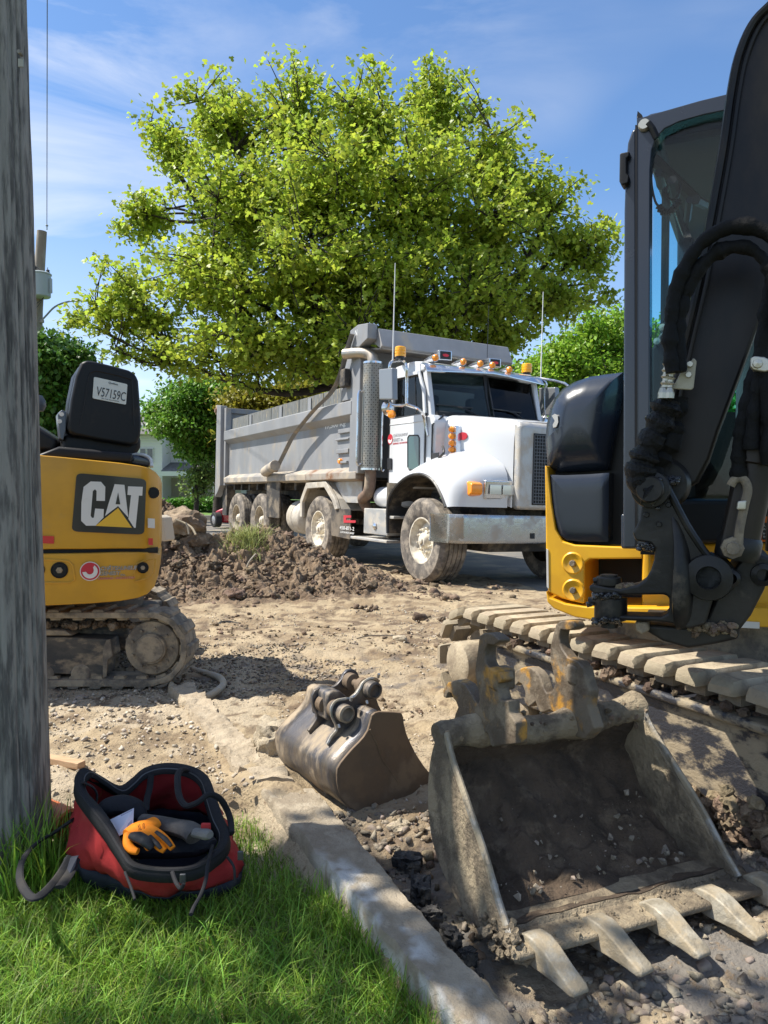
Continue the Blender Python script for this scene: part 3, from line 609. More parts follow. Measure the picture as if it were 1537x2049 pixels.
tree('light green tree behind the truck cab mirror on the right', (P(1150, 1000, 27)[0], 27, 0), [blob(a, b, c, d, 27, e, f) for a, b, c, d, e, f in [(1150, 700, 35, 40, 1.4, 0), (1180, 660, 22, 45, 1, 0), (1222, 660, 30, 50, 1.4, .5), (1140, 730, 60, 40, 2, 0), (1120, 740, 70, 60, 2, 0), (1200, 760, 80, 60, 2, 0), (1080, 770, 50, 40, 1.8, 0), (1290, 720, 90, 90, 2.4, 1)]],
     leafmat('lime_leaf', (.25, .42, .04), .4, .4), 51, n2=60, n3=620, lpc=12, lsize=.15, spread=.24, forkz=3, trunk_r=.22, n1=9, shell=.3, group='background trees')
tree('low yellowish tree showing above the dump box', (P(560, 1000, 28)[0], 28, 0), [blob(a, b, c, d, 28, e, f) for a, b, c, d, e, f in [(500, 800, 60, 30, 1.6, 0), (590, 800, 70, 40, 2, 0), (540, 860, 100, 50, 2, 0)]],
     leafmat('yellow_leaf', (.27, .26, .03), .4, .4), 61, n2=30, n3=330, lpc=12, lsize=.17, spread=.28, forkz=2, trunk_r=.15, n1=6, shell=.3, group='background trees')
tree('dark broad tree filling the gap behind the white cab', (P(950, 1000, 36)[0], 36, 0), [blob(a, b, c, d, 36, e, f) for a, b, c, d, e, f in [(950, 760, 130, 60, 3, 0), (820, 800, 150, 90, 3, 0), (1060, 820, 110, 50, 3, 0), (700, 820, 150, 90, 3, 0), (1240, 900, 160, 70, 3, 0), (1430, 850, 130, 120, 3, 0)]],
     m_l2, 71, n2=60, n3=800, lpc=13, lsize=.3, spread=.45, forkz=3, trunk_r=.3, n1=9, shell=.2, group='background trees')
# the tree whose shade dapples the lawn and buckets stands just outside the left edge of the picture
sh_b = []
for k, (tx, ty, tz, rx) in enumerate([(-.1, 1.15, 0, .34), (-.95, 1.25, 0, .24), (.12, 1.75, 0, .16), (.75, 1.3, 0, .36), (-.38, 2.25, 0, .18), (.2, 2.3, 0, .10), (-1.8, 2.0, 0, .5), (1.2, 1.4, 0, .3)]):
    h = 5.2+.35*math.sin(k*2.1); c = A(tx, ty, 0)+np.array(S)*(h/S.z); sh_b.append((c[0], c[1], c[2], rx, rx*.9, rx*.8))
tree('leafy garden tree left of the camera shading the lawn', (-4.4, 1.7, -.1), sh_b, m_l2, 81, n2=40, n3=150, lpc=9, lsize=.12, spread=.16, forkz=2.2, trunk_r=.18, n1=8, shell=.1)
# low shrubs along the far lawn
for i, (px, w, lb) in enumerate([(352, 30, 'low clipped shrub on the left of the far lawn'), (385, 26, 'low green shrub in the middle of the far lawn'), (415, 28, 'low leafy shrub at the right of the far lawn')]):
    c = P(px, 1008, 34); r = np.random.default_rng(90+i); q = r.normal(size=(700, 3)); q /= np.linalg.norm(q, axis=1)[:, None]; q = q*r.uniform(.5, 1, (700, 1))*[w*34/1500, .5, .32]+c
    T = thing('shrub', lb, 'shrub', loc=c, group='shrubs on the far lawn'); leaves('foliage', q, .16, .2, leafmat('shrub_leaf', (.11, .26, .03)), 91+i, 'kite', T, c)
# ================================================================== DUMP TRUCK (frame: u forward, v towards the visible side, z up; it leans a little on the cambered street)
TF = unit([.469, -.883, 0]); _R = unit([-.883, -.469, 0]); _r = R(1.6)
TV = math.cos(_r)*_R+math.sin(_r)*A(0, 0, 1); TZ = math.cos(_r)*A(0, 0, 1)-math.sin(_r)*_R
TO = A(.45, 9.6, 0)-TV*1.2+A(0, 0, .0)
def T(u, v, z): return TO+TF*u+TV*v+TZ*z
def tl(px, py, v=None, u=None, z=None):
    if v is not None: w = Pl(px, py, TO+TV*v, TV)
    elif u is not None: w = Pl(px, py, TO+TF*u, TF)
    else: w = Pl(px, py, TO+TZ*z, TZ)
    d = w-TO; return (float(d@TF), float(d@TV), float(d@TZ))
TM = frameM(T(0, 0, 0), TF, -TV, TZ)
truck = thing('dump_truck', 'white cabbed dump truck with a dusty grey dump box parked on the street', 'dump truck', M=TM)
def TP(uvz): return [T(*q) for q in uvz]
def tbox(u0, u1, v0, v1, z0, z1, g=None):
    return obox(T((u0+u1)/2, (v0+v1)/2, (z0+z1)/2), TF*(u1-u0)/2, TV*(v1-v0)/2, TZ*(z1-z0)/2, g)
def tpr(pxs, v, dv, g=None):
    """outline measured on the truck side plane v, pushed inwards by dv"""
    return prism([T(*tl(a, b, v=v)) for a, b in pxs], -TV*dv, g)
def tuz(uz, v, dv, g=None): return prism([T(u, v, z) for u, z in uz], -TV*dv, g)
def put_t(name, g, m, parent=None, **k):
    k.setdefault('M', TM); return obj(name, g, m, parent or truck, **k)
m_grey = mat('box_grey_paint', (.25, .255, .265), .48, col2=(.215, .22, .23), scale=2.2, bump=.12, bscale=25, dust=(.33, .29, .23), dlo=.50, dhi=.72, dscale=2.6, stretch=(1, 1, .45))
m_dirtg = mat('box_grey_dirty', (.27, .255, .235), .7, col2=(.21, .20, .19), scale=3, bump=.25, bscale=30, dust=(.42, .36, .28), dlo=.38, dhi=.62, dscale=3.5)
m_rust = mat('scorched_rail', (.30, .27, .23), .6, col2=(.19, .085, .035), scale=2.2, lo=.42, hi=.62, bump=.3, bscale=30, dust=(.40, .34, .26), dlo=.5, dhi=.66, dscale=4)
m_board = mat('weathered_board', (.16, .165, .16), .85, col2=(.10, .11, .11), scale=5, dust=(.34, .29, .20), dlo=.54, dhi=.68, dscale=5, stretch=(3, 1, .6), bump=.3, bscale=30)
m_white = mat('white_paint', (.62, .63, .64), .22, spec=.5, coat=.5, dust=(.62, .57, .48), dlo=.60, dhi=.85, dscale=3.0, drough=.5, bump=.02, bscale=6)
m_chrome = mat('chrome', (.66, .67, .69), .16, .95, dust=(.45, .42, .37), dlo=.50, dhi=.8, dscale=6, drough=.6)
m_alu = mat('dull_aluminium', (.50, .49, .47), .42, .65, bump=.5, bscale=90, dust=(.46, .42, .35), dlo=.42, dhi=.68, dscale=6)
m_blk = mat('black_plastic', (.018, .018, .02), .45, bump=.1, dust=(.14, .12, .095), dlo=.52, dhi=.78, dscale=5)
m_chassis = mat('chassis_black', (.03, .028, .027), .75, dust=(.20, .165, .12), dlo=.42, dhi=.66, dscale=4, bump=.3)
m_tyre = mat('dusty_tyre', (.085, .075, .066), .85, col2=(.15, .13, .11), scale=5, lo=.4, hi=.6, bump=.5, bscale=60, dust=(.31, .265, .21), dlo=.44, dhi=.64, dscale=7)
m_rim = mat('wheel_rim', (.70, .65, .54), .6, col2=(.46, .41, .33), scale=8, bump=.2, dust=(.50, .42, .31), dlo=.5, dhi=.68, dscale=9)
m_amber = mat('amber_lens', (.95, .30, .01), .18, coat=.6); m_amb2 = mat('amber_beacon', (.98, .42, .01), .2, coat=.5)
m_red = mat('red_paint', (.55, .03, .03), .3); m_wht = mat('white_print', (.75, .75, .73), .5); m_redp = mat('red_print', (.50, .02, .035), .5)
m_gls = glass_mat('cab_glass', (.62, .72, .70), ior=1.4); m_dark = mat('dark_interior', (.015, .017, .018), .7); m_seatm = mat('seat_cloth', (.05, .05, .055), .8)
m_lampg = mat('lamp_glass', (.62, .63, .60), .12, .3, coat=1.)
m_weld = mat('painted_steel_pale', (.50, .46, .39), .6, col2=(.40, .36, .30), scale=6, bump=.3, bscale=40, dust=(.36, .30, .22), dlo=.5, dhi=.7)
# ---- chassis
g = Geo(); tbox(-9.2, .7, .38, .50, .72, 1.0, g); tbox(-9.2, .7, -.50, -.38, .72, 1.0, g)
for u in (-8.8, -7.3, -5.2, -4.2, -2.6, -1.5, .5): tbox(u-.06, u+.06, -.4, .4, .75, .97, g)
for u in (0, -3.44, -6.5, -8.1): cyl(T(u, -1.0, .53), T(u, 1.0, .53), .09, 12, g)
tbox(-.45, .55, -.36, .36, .62, 1.15, g)                 # engine sump and gearbox behind the bumper
put_t('chassis', g, m_chassis, bevel=.01)
# ---- wheels
Rw = .548
def wheel_geo(w, dish, tread):
    hw = w
    ty = Geo(); prof = [(.295, -.02), (.33, .0), (.42, .018), (.495, .012), (.523, -.012)]
    nr = 5 if tread == 'rib' else 4
    for k in range(nr):
        a = -.03-(w-.06)*k/nr; b = -.03-(w-.06)*(k+1)/nr
        prof += [(Rw, a-.006), (Rw, b+.008), (Rw-.016, b+.006), (Rw-.016, b-.002)]
    prof += [(.523, -w+.012), (.495, -w-.01), (.42, -w-.015), (.30, -w)]
    lathe(prof, (0, 0, 0), (0, 0, 1), 56, ty, caps=False)
    ri = Geo(); lathe([(.30, -.03), (.302, -.012), (.285, -.012), (.278, -.05), (.262, -.07), (.255, dish), (.235, dish-.02), (.20, dish-.005), (.10, dish+.01), (.098, dish+.03)] , (0, 0, 0), (0, 0, 1), 40, ri, caps=False)
    hb = Geo(); hh = .085 if dish > -.15 else .15
    lathe([(.105, dish), (.10, dish+hh*.6), (.075, dish+hh), (.045, dish+hh), (.04, dish+hh+.02), (.0001, dish+hh+.022)], (0, 0, 0), (0, 0, 1), 20, hb)
    for k in range(10):
        a = k*math.pi/5; c = A(.155*math.cos(a), .155*math.sin(a), dish); lathe([(.021, 0), (.021, .03), (.012, .032), (.011, .062), (.0001, .063)], c, (0, 0, 1), 8, hb)
    return ty, ri, hb
def finish(g, n, m, sm=True):
    me = mesh_from(n, g.verts(), g.f, m, sm); fix_normals(me); me.set_sharp_from_angle(angle=R(32)); return me
wg = wheel_geo(.385, -.10, 'rib'); W1 = [finish(wg[0], 'tyre', m_tyre), finish(wg[1], 'wheel', m_rim), finish(wg[2], 'hub', m_rim)]
wg = wheel_geo(.27, -.19, 'blk'); W2 = [finish(wg[0], 'tyre', m_tyre), finish(wg[1], 'wheel', mat('wheel_rim_dark', (.40, .35, .27), .7, bump=.2, dust=(.28, .23, .16), dlo=.45, dhi=.65)), finish(wg[2], 'hub', m_rim)]
def add_wheel(ms, u, v, side, z=Rw, rot=0., hub=True):
    w = inst('wheel', ms[1], truck, np.eye(4))
    loc = np.linalg.inv(TM)@np.append(T(u, v, z), 1); Mw = np.eye(4); Mw[:3, 3] = loc[:3]
    ax = A(0, -1, 0)*side; c_, s_ = math.cos(rot), math.sin(rot); x = A(c_, 0, s_); y = np.cross(ax, x); Mw[:3, 0] = x; Mw[:3, 1] = y; Mw[:3, 2] = ax
    w.matrix_basis = Matrix([list(map(float, r)) for r in Mw]); inst('tyre', ms[0], w, np.eye(4))
    if hub: inst('hub', ms[2], w, np.eye(4))
add_wheel(W1, 0, 1.2, 1, rot=.2); add_wheel(W1, 0, -1.2, -1); add_wheel(W1, -3.38, 1.2, 1, rot=.5); add_wheel(W1, -3.38, -1.2, -1)
for u in (-6.45, -8.05):
    add_wheel(W2, u, 1.2, 1, z=.575); add_wheel(W2, u, .88, 1, z=.575, hub=False); add_wheel(W2, u, -1.2, -1, z=.575)
# ---- dump box
V0 = 1.25
g = Geo(); tbox(-9.0, -2.1, V0-.22, V0-.14, 1.5, 2.45, g); put_t('side_panel', g, m_grey, bevel=.01)
g = Geo(); tbox(-9.0, -2.1, -V0+.14, -V0+.22, 1.5, 2.75, g); put_t('side_panel', g, m_grey)
g = tuz([(-8.96, 2.35), (-2.06, 2.35), (-2.06, 2.56), (-8.96, 2.56)], V0, .12); g = prism([T(-8.96, V0, 2.35), T(-8.96, V0, 2.555), T(-8.96, V0-.17, 2.62), T(-8.96, V0-.17, 2.24)], TF*6.9)
put_t('top_rail', g, m_grey, bevel=.012)
g = prism([T(-8.9, V0, 1.36), T(-8.9, V0, 1.47), T(-8.9, V0-.16, 1.56), T(-8.9, V0-.16, 1.33)], TF*5.05); put_t('bottom_rail', g, m_dirtg, bevel=.012)
g = prism([T(-3.85, V0, 1.36), T(-3.85, V0, 1.47), T(-3.85, V0-.16, 1.56), T(-3.85, V0-.16, 1.33)], TF*2.0); put_t('bottom_rail', g, m_rust, bevel=.012, label='scorched rusty front end of the bottom rail')
g = Geo(); tbox(-9.0, -2.0, -1.1, 1.1, 1.36, 1.46, g)
for u in np.arange(-8.6, -2.2, .55): tbox(u-.05, u+.05, -1.08, 1.08, 1.2, 1.36, g)
tbox(-9.2, -2.4, .42, .6, 1.02, 1.2, g); tbox(-9.2, -2.4, -.6, -.42, 1.02, 1.2, g); put_t('box_floor', g, m_chassis)
# rear post and tailgate
g = tuz([(-9.50, 3.22), (-9.16, 3.18), (-9.10, 1.30), (-9.30, 1.14), (-9.52, 1.02)], V0+.03, .16); put_t('rear_post', g, m_grey, bevel=.015)
g = Geo(); tbox(-9.16, -8.98, V0-.18, V0-.05, 1.3, 3.12, g); put_t('rear_post', g, m_grey, bevel=.01)
g = Geo(); tbox(-9.45, -9.1, -V0, -V0+.16, 1.1, 3.18, g); put_t('rear_post', g, m_grey, bevel=.01)
g = Geo(); tbox(-9.34, -9.24, -V0+.1, V0-.1, 1.3, 3.08, g); tbox(-9.38, -9.18, -V0+.1, V0-.1, 3.02, 3.14, g); put_t('tailgate', g, m_grey, bevel=.01)
g = Geo(); obox(T(-9.56, V0-.04, 3.12), TF*.07, TV*.06, TZ*.11, g); cyl(T(-9.56, V0-.12, 3.1), T(-9.56, V0+.06, 3.1), .05, 12, g); put_t('tailgate_hinge', g, m_rust)
# front wall, its corner columns, the sloped shield over the cab
g = Geo(); tbox(-2.02, -1.92, -V0+.2, V0-.2, 1.4, 3.3, g); put_t('front_wall', g, m_grey)
fcol = [(-2.12, 1.44), (-1.80, 1.44), (-1.80, 3.34), (-1.84, 3.36), (-2.04, 3.42), (-2.12, 3.2)]
put_t('corner_column', tuz([(-2.50, 2.58), (-2.10, 2.58), (-2.10, 3.42), (-2.24, 3.50), (-2.42, 3.40)], V0-.02, .10), m_grey, bevel=.012)
put_t('corner_column', tuz(fcol, V0-.01, .26), m_grey, bevel=.015)
put_t('corner_column', tuz(fcol, -V0+.3, .26), m_grey, bevel=.015)
# shield: end caps and the long box beam that faces forward
pr = [(-2.10, 3.46), (-2.10, 3.62), (-1.80, 3.66), (-1.50, 3.58), (-1.38, 3.30), (-1.50, 3.27), (-1.72, 3.38), (-1.95, 3.40)]
g = tuz([(-2.12, 3.38), (-2.12, 3.62), (-1.86, 3.66), (-1.52, 3.62), (-1.52, 3.40), (-1.80, 3.32)], V0+.02, .16); put_t('shield_end_cap', g, m_grey, bevel=.012)
g = tuz([(-2.05, 3.44), (-2.05, 3.60), (-1.50, 3.56), (-1.36, 3.28), (-1.42, 3.25), (-1.62, 3.36)], V0-.14, 2*V0-.14); put_t('shield_beam', g, m_grey, bevel=.012)
g = tuz([(-1.98, 3.30), (-1.40, 3.245), (-1.40, 3.26), (-1.98, 3.36)], V0-.16, 2*V0-.3); put_t('shield_underside', g, m_dirtg)
tg = text_geo('N', .09, T(-1.93, V0+.021, 3.50), TF, TZ, .003, width=.07, height=.09); put_t('lettering', tg, m_wht)
# timber side boards with steel stakes
for u0, u1 in ((-8.62, -7.45), (-7.42, -6.0), (-5.97, -4.5), (-4.47, -3.4), (-3.37, -2.52)):
    g = Geo(); tbox(u0, u1, V0-.155, V0-.105, 2.58, 2.83, g); put_t('side_board', g, m_board, bevel=.006)
for u in (-7.25, -5.4, -3.95): g = Geo(); tbox(u-.07, u+.07, V0-.10, V0-.085, 2.56, 2.80, g); put_t('board_stake', g, m_grey, bevel=.003)
# recessed steps, marker lamp, load lettering
for (u0, u1, z0, z1) in ((-2.75, -2.25, 2.10, 2.17), (-2.85, -2.35, 1.99, 2.02), (-2.80, -2.35, 1.78, 1.85), (-2.72, -2.4, 1.62, 1.66)):
    g = Geo(); tbox(u0, u1, V0-.15, V0-.10, z0, z1, g); put_t('ladder_step', g, m_grey, bevel=.008)
g = lathe([(.045, -.02), (.045, .02), (.03, .035), (.001, .038)], T(*tl(681, 923, v=V0-.12)), TV, 14); put_t('marker_lamp', g, m_amber, smooth=True)
a0 = T(*tl(651, 862, v=V0-.137)); put_t('lettering', text_geo('17,500 Kg', .1, a0, TF, TZ, .003, width=.80, height=.115, bold=.025), m_wht)
# tarp arm with its motor
pa = [T(*tl(x, y, v=V0+.07)) for x, y in [(551, 944), (571, 903), (590, 868), (628, 821), (655, 795), (672, 771), (683, 744), (690, 718), (697, 693), (705, 668)]]
g = tube(smooth_path(pa, 3), .036, 8, flat=(.4, 1.2), updir=TV); put_t('tarp_arm', g, mat('arm_grey', (.17, .17, .17), .6, dust=(.33, .28, .22), dlo=.45, dhi=.66, dscale=5), smooth=True)
g = cyl(T(*tl(531, 944, v=V0+.02)), T(*tl(551, 931, v=V0+.16)), .10, 18); put_t('tarp_motor', g, m_dirtg, smooth=True, bevel=.01)
g = Geo(); obox(T(*tl(690, 757, v=V0+.05)), TF*.10, TV*.05, TZ*.14, g); put_t('arm_rest_bracket', g, m_chassis, bevel=.02)
# ---- pieces hung below the box
g = Geo(); tbox(-6.0, -5.25, V0-.08, V0-.05, .66, 1.36, g); put_t('splash_panel', g, m_chassis, bevel=.006)
g = Geo(); tbox(-9.3, -8.95, V0-.30, V0-.1, .60, 1.3, g); put_t('splash_panel', g, m_chassis, bevel=.006)
cT = T(-4.72, .84, .70); g = lathe([(.0001, -.38), (.20, -.36), (.30, -.30), (.315, -.27), (.315, .27), (.30, .30), (.20, .36), (.0001, .38)], cT, TF, 28)
lathe([(.322, -.06), (.322, -.02)], cT, TF, 28, g); put_t('air_tank', g, m_weld, smooth=True)
# six sided mudguard over the lift axle
oc = [(-4.12, .72), (-4.12, 1.02), (-3.86, 1.32), (-3.02, 1.34), (-2.64, 1.06), (-2.52, .90)]
ic = [(-2.62, .88), (-2.74, 1.02), (-3.07, 1.24), (-3.80, 1.22), (-4.02, .98), (-4.02, .72)]
put_t('mudguard', tuz(oc+ic, V0-.02, .06), m_weld, bevel=.01)
g = Geo()
for (a, b), (c, d) in zip(oc[:-1], oc[1:]):
    nrm = unit([-(d-b), c-a]); prism([T(a, V0-.09, b), T(c, V0-.09, d), T(c-nrm[0]*-.0, V0-.09, d-.025), T(a, V0-.09, b-.025)], -TV*.42, g)
put_t('mudguard_skin', g, m_weld)
g = tuz([(-3.0, 1.33), (-2.62, 1.335), (-1.95, 1.335), (-1.95, 1.0), (-2.5, 1.0), (-2.62, 1.07)], V0-.16, .03); put_t('tread_plate', g, m_alu, bevel=.006)
g = tuz([(-2.84, .90), (-2.10, .90), (-2.10, .44), (-2.80, .46)], V0-.05, .02); fl = put_t('mud_flap', g, mat('rubber_flap', (.045, .042, .04), .8, dust=(.17, .14, .105), dlo=.36, dhi=.62, dscale=4), bevel=.006)
pp = lambda x, y, v: T(*tl(x, y, v=v))
g = prism([pp(x, y, V0-.045) for x, y in [(688, 1031), (703, 1031), (703, 1036), (693, 1036), (693, 1041), (712, 1041), (712, 1046), (688, 1046)]], TV*.003); put_t('logo', g, m_redp, fl)
put_t('lettering', text_geo('450-871-2', .1, pp(680, 1059, V0-.047), TF, TZ, .003, width=.52, height=.055), m_wht, fl)
put_t('lettering', text_geo('CHÂTEAUNEUF GENEST', .1, pp(681, 1066, V0-.047), TF, TZ, .003, width=.50, height=.035), m_wht, fl)
# toolbox and steps
tb = put_t('toolbox', tbox(-1.66, -.92, .86, 1.19, .56, .93), m_alu, bevel=.012)
put_t('box_latch', lathe([(.0001, 0), (.05, .0), (.05, .012), (.02, .03), (.0001, .03)], T(-1.28, 1.195, .68), TV, 16), m_chrome, tb, smooth=True)
put_t('step', tbox(-2.0, -.84, .80, 1.24, .46, .50), m_alu, bevel=.008); put_t('step', tbox(-.98, -.72, .7, 1.2, .80, .84), m_alu, bevel=.006)
put_t('air_tank', lathe([(.0001, -.02), (.12, 0), (.15, .03), (.155, .06), (.155, .75), (.12, .8), (.0001, .82)], T(-1.62, .92, 1.10), TF, 22), m_white, smooth=True)
put_t('splash_panel', tbox(-1.05, -.98, .62, 1.14, .52, 1.3), m_chassis)
# ---- exhaust
EU, EV = -1.61, 1.12
eb = put_t('exhaust_stack', cyl(T(EU, EV, 1.50), T(EU, EV, 3.08), .115, 20), m_chassis, smooth=True)
# perforated heat shield: real holes punched between the strips
rows, cols = 44, 22; hs = Geo(); rr = .145
ang0 = math.atan2(*(0, 1))
vv = []
for i in range(rows+1):
    for j in range(cols+1):
        a = -math.pi*.78+2*math.pi*.78*j/cols+math.pi*.0; z = 1.50+1.56*i/rows; vv.append(T(EU+rr*math.sin(a), EV+rr*math.cos(a), z))
vv = np.array(vv).reshape(rows+1, cols+1, 3)
fq = Geo(); 
def lerp(a, b, t): return a+(b-a)*t
for i in range(rows):
    for j in range(cols):
        a, b, c, d = vv[i, j], vv[i, j+1], vv[i+1, j+1], vv[i+1, j]; m_ = (a+b+c+d)/4; k = .50 if (i+j) % 2 else .22
        ia, ib, ic_, id_ = [lerp(m_, q, k) for q in (a, b, c, d)]; fq.add([a, b, c, d, ia, ib, ic_, id_], [[0, 1, 5, 4], [1, 2, 6, 5], [2, 3, 7, 6], [3, 0, 4, 7]])
put_t('heat_shield', fq, mat('polished_shield', (.30, .29, .26), .42, .75, dust=(.34, .31, .25), dlo=.45, dhi=.75), eb, fixn=False)
g = Geo(); lathe([(rr+.004, 0), (rr+.004, .03), (rr-.01, .03), (rr-.01, 0)], T(EU, EV, 3.05), TZ, 24, g); lathe([(rr+.004, 0), (rr+.004, .03), (rr-.01, .03), (rr-.01, 0)], T(EU, EV, 1.49), TZ, 24, g); put_t('shield_ring', g, m_chrome, eb, smooth=True)
put_t('grab_handle', tube(smooth_path([T(EU-.04, 1.26, 1.58), T(EU-.04, 1.33, 1.60), T(EU-.04, 1.33, 2.1), T(EU-.04, 1.33, 2.60), T(EU-.04, 1.26, 2.64)], 4), .017, 8), m_chrome, smooth=True)
pe = smooth_path([T(EU, EV, 3.0), T(EU, EV, 3.10), T(EU-.06, EV+.02, 3.19), T(EU-.2, EV+.12, 3.235), T(EU-.48, EV+.24, 3.25)], 5)
g = tube(pe, .082, 18, cap=False); tube(pe[::-1], .074, 18, g, cap=False); put_t('exhaust_elbow', g, mat('exhaust_steel', (.42, .38, .32), .35, .8, dust=(.30, .25, .2), dlo=.5, dhi=.75), smooth=True, fixn=False)
pe = smooth_path([T(EU, EV, 1.55), T(EU, EV, 1.32), T(EU-.06, EV, 1.16), T(EU-.24, EV-.03, 1.10), T(EU-.42, EV-.1, 1.04), T(EU-.4, EV-.25, .8)], 5)
put_t('exhaust_pipe', tube(pe, .085, 16), mat('rusty_pipe', (.20, .13, .09), .8, col2=(.13, .085, .06), scale=8, dust=(.35, .28, .2), dlo=.5, dhi=.7), smooth=True)
# ---- cab
cv = .97
cab = put_t('cab', tuz([(-1.36, 1.22), (-.62, 1.22), (-.50, 1.36), (-.10, 1.5), (-.10, 2.12), (-.18, 2.20), (-1.36, 2.20)], cv, 2*cv), m_white, bevel=.03, bseg=3)
g = Geo(); cen = [(-1.40, 2.84), (-1.38, 2.93), (-1.2, 2.975), (-.75, 2.985), (-.52, 2.95), (-.40, 2.87), (-.40, 2.80), (-1.40, 2.80)]
put_t('roof', tuz(cen, cv-.01, 2*cv-.02), m_white, cab, bevel=.04, bseg=3)
def pillar(a, b, w, d, nm='pillar', m=m_white): put_t(nm, prism([T(a[0]-w/2, a[1], a[2]), T(a[0]+w/2, a[1], a[2]), T(b[0]+w/2, b[1], b[2]), T(b[0]-w/2, b[1], b[2])], -TV*d), m, cab, bevel=.012)
for sg in (1, -1):
    o = cv-.03 if sg > 0 else -cv+.10
    pillar((-.27, o, 2.16), (-.44, o-.0, 2.84), .10, .07); pillar((-1.28, o, 2.16), (-1.28, o, 2.84), .14, .07)
pillar((-.24, .035, 2.18), (-.375, .035, 2.84), .035, .07, 'windscreen_post', m_blk)
g = Geo(); tbox(-1.40, -1.34, -cv+.03, cv-.03, 2.15, 2.32, g); tbox(-1.40, -1.34, .55, cv-.03, 2.32, 2.84, g); tbox(-1.40, -1.34, -cv+.03, -.55, 2.32, 2.84, g); tbox(-1.40, -1.34, -.55, .55, 2.74, 2.84, g); put_t('rear_wall', g, m_dark, cab)
# windscreen panes (a shallow V) with black rubber surrounds
for y0_, y1_, lb in ((.035, .86, None), (-.86, -.035, None)):
    def wp(t, s):   # t 0..1 across from outer to middle, s 0..1 up
        v = y0_+(y1_-y0_)*t; back = .10*(abs(v)/.9)**1.3
        return T(-.165-.195*s-back*.9, v, 2.22+.60*s)
    gl_ = grid([[wp(t, s) for t in (0, .33, .66, 1)] for s in (0, 1)], thick=TF*-.006); pane = put_t('windscreen', gl_, m_gls, cab)
    fr_ = Geo(); loop = [wp(t, 0) for t in (0, .5, 1)]+[wp(1, s) for s in (.5, 1)]+[wp(t, 1) for t in (.5, 0)]+[wp(0, .5)]
    tube(loop, .014, 6, fr_, closed=True); put_t('window_seal', fr_, m_blk, pane)
for sg in (1, -1):
    vv_ = (cv-.02)*sg; sgl = [T(-1.20, vv_, 2.24), T(-.38, vv_, 2.22), T(-.40, vv_, 2.5), T(-.52, vv_, 2.76), T(-1.19, vv_, 2.78)]
    pane = put_t('side_window', prism(sgl, TV*-.006*sg), m_gls, cab); put_t('window_seal', tube(sgl, .012, 6, closed=True), m_blk, pane)
    pillar((-.60, vv_+.01*sg, 2.24), (-.66, vv_+.01*sg, 2.78), .02, .02*sg, 'window_post', m_blk)
g = Geo(); tbox(-.62, -.18, -cv+.1, cv-.1, 2.05, 2.26, g); put_t('dashboard', g, m_dark, cab, bevel=.03)
for v_ in (-.5, .5): g = Geo(); tbox(-1.25, -1.10, v_-.24, v_+.24, 1.9, 2.62, g); put_t('seat', g, m_seatm, cab, bevel=.05)
put_t('steering_wheel', tube([T(-.66+.05*math.cos(a), -.5+.22*math.cos(a), 2.30+.16*math.sin(a)) for a in np.linspace(0, 2*math.pi, 24, endpoint=False)], .016, 8, closed=True), m_blk, cab, smooth=True)
# door on the visible side
dr = put_t('door', tuz([(-1.28, 1.26), (-.58, 1.26), (-.32, 1.52), (-.32, 2.22), (-1.28, 2.22)], cv+.022, .03), m_white, cab, bevel=.012)
put_t('door_seam', tube([T(u, cv+.012, z) for u, z in [(-1.30, 2.86), (-1.30, 1.25), (-.57, 1.25), (-.30, 1.52), (-.30, 2.23)]], .010, 5), m_blk, dr)
put_t('belt_line', tube([T(-1.28, cv+.022, 2.14), T(-.32, cv+.022, 2.12)], .008, 6), m_white, dr)
put_t('door_frame', tuz([(-1.30, 2.22), (-1.30, 2.84), (-.50, 2.82), (-.36, 2.56), (-.31, 2.22), (-.37, 2.22), (-.41, 2.52), (-.53, 2.77), (-1.23, 2.79), (-1.23, 2.22)], cv+.018, .03), m_white, dr, bevel=.008)
lw = [tl(x, y, v=cv+.026) for x, y in [(819, 871), (836, 871), (839, 876), (839, 935), (836, 940), (819, 940), (816, 935), (816, 876)]]
put_t('lower_window', prism([T(*q) for q in lw], -TV*.012), mat('dark_green_glass', (.012, .055, .05), .06, coat=1.), dr)
put_t('window_seal', tube([T(q[0], cv+.026, q[2]) for q in lw], .010, 6, closed=True), m_blk, dr)
hl = [tl(x, y, v=cv+.026) for x, y in [(777, 917), (785, 917), (785, 940), (777, 940)]]; put_t('door_handle', prism([T(*q) for q in hl], TV*.02), m_blk, dr, bevel=.006)
def emblem(cx, cy, r, v, par, f=pp, m1=m_redp, m2=m_wht):
    """red disc with a white crescent sweep"""
    c = f(cx, cy, v); x, y, n = par
    d = [c+r*(math.cos(a)*x+math.sin(a)*y) for a in np.linspace(0, 2*math.pi, 28, endpoint=False)]
    e = [c+n*.002+r*(.78*math.cos(a)*x+.78*math.sin(a)*y) for a in np.linspace(R(190), R(400), 16)]+[c+n*.002+r*((.12+.60*math.cos(a))*x+(.22+.42*math.sin(a))*y) for a in np.linspace(R(385), R(205), 14)]
    return prism(d, n*.002), prism(e, n*.0015)
e1, e2 = emblem(781, 879, .075, cv+.025, (TF, TZ, TV)); put_t('logo', e1, m_redp, dr); put_t('logo', e2, m_wht, dr)
m_gp = mat('grey_print', (.33, .32, .34), .5)
put_t('lettering', text_geo('CHÂTEAUNEUF', .1, T(-1.17, cv+.024, 1.955), TF, TZ, .002, width=.42, height=.055, shear=.2), m_gp, dr)
put_t('lettering', text_geo('GENEST inc.', .1, T(-1.17, cv+.024, 1.89), TF, TZ, .002, width=.30, height=.048, shear=.2), m_gp, dr)
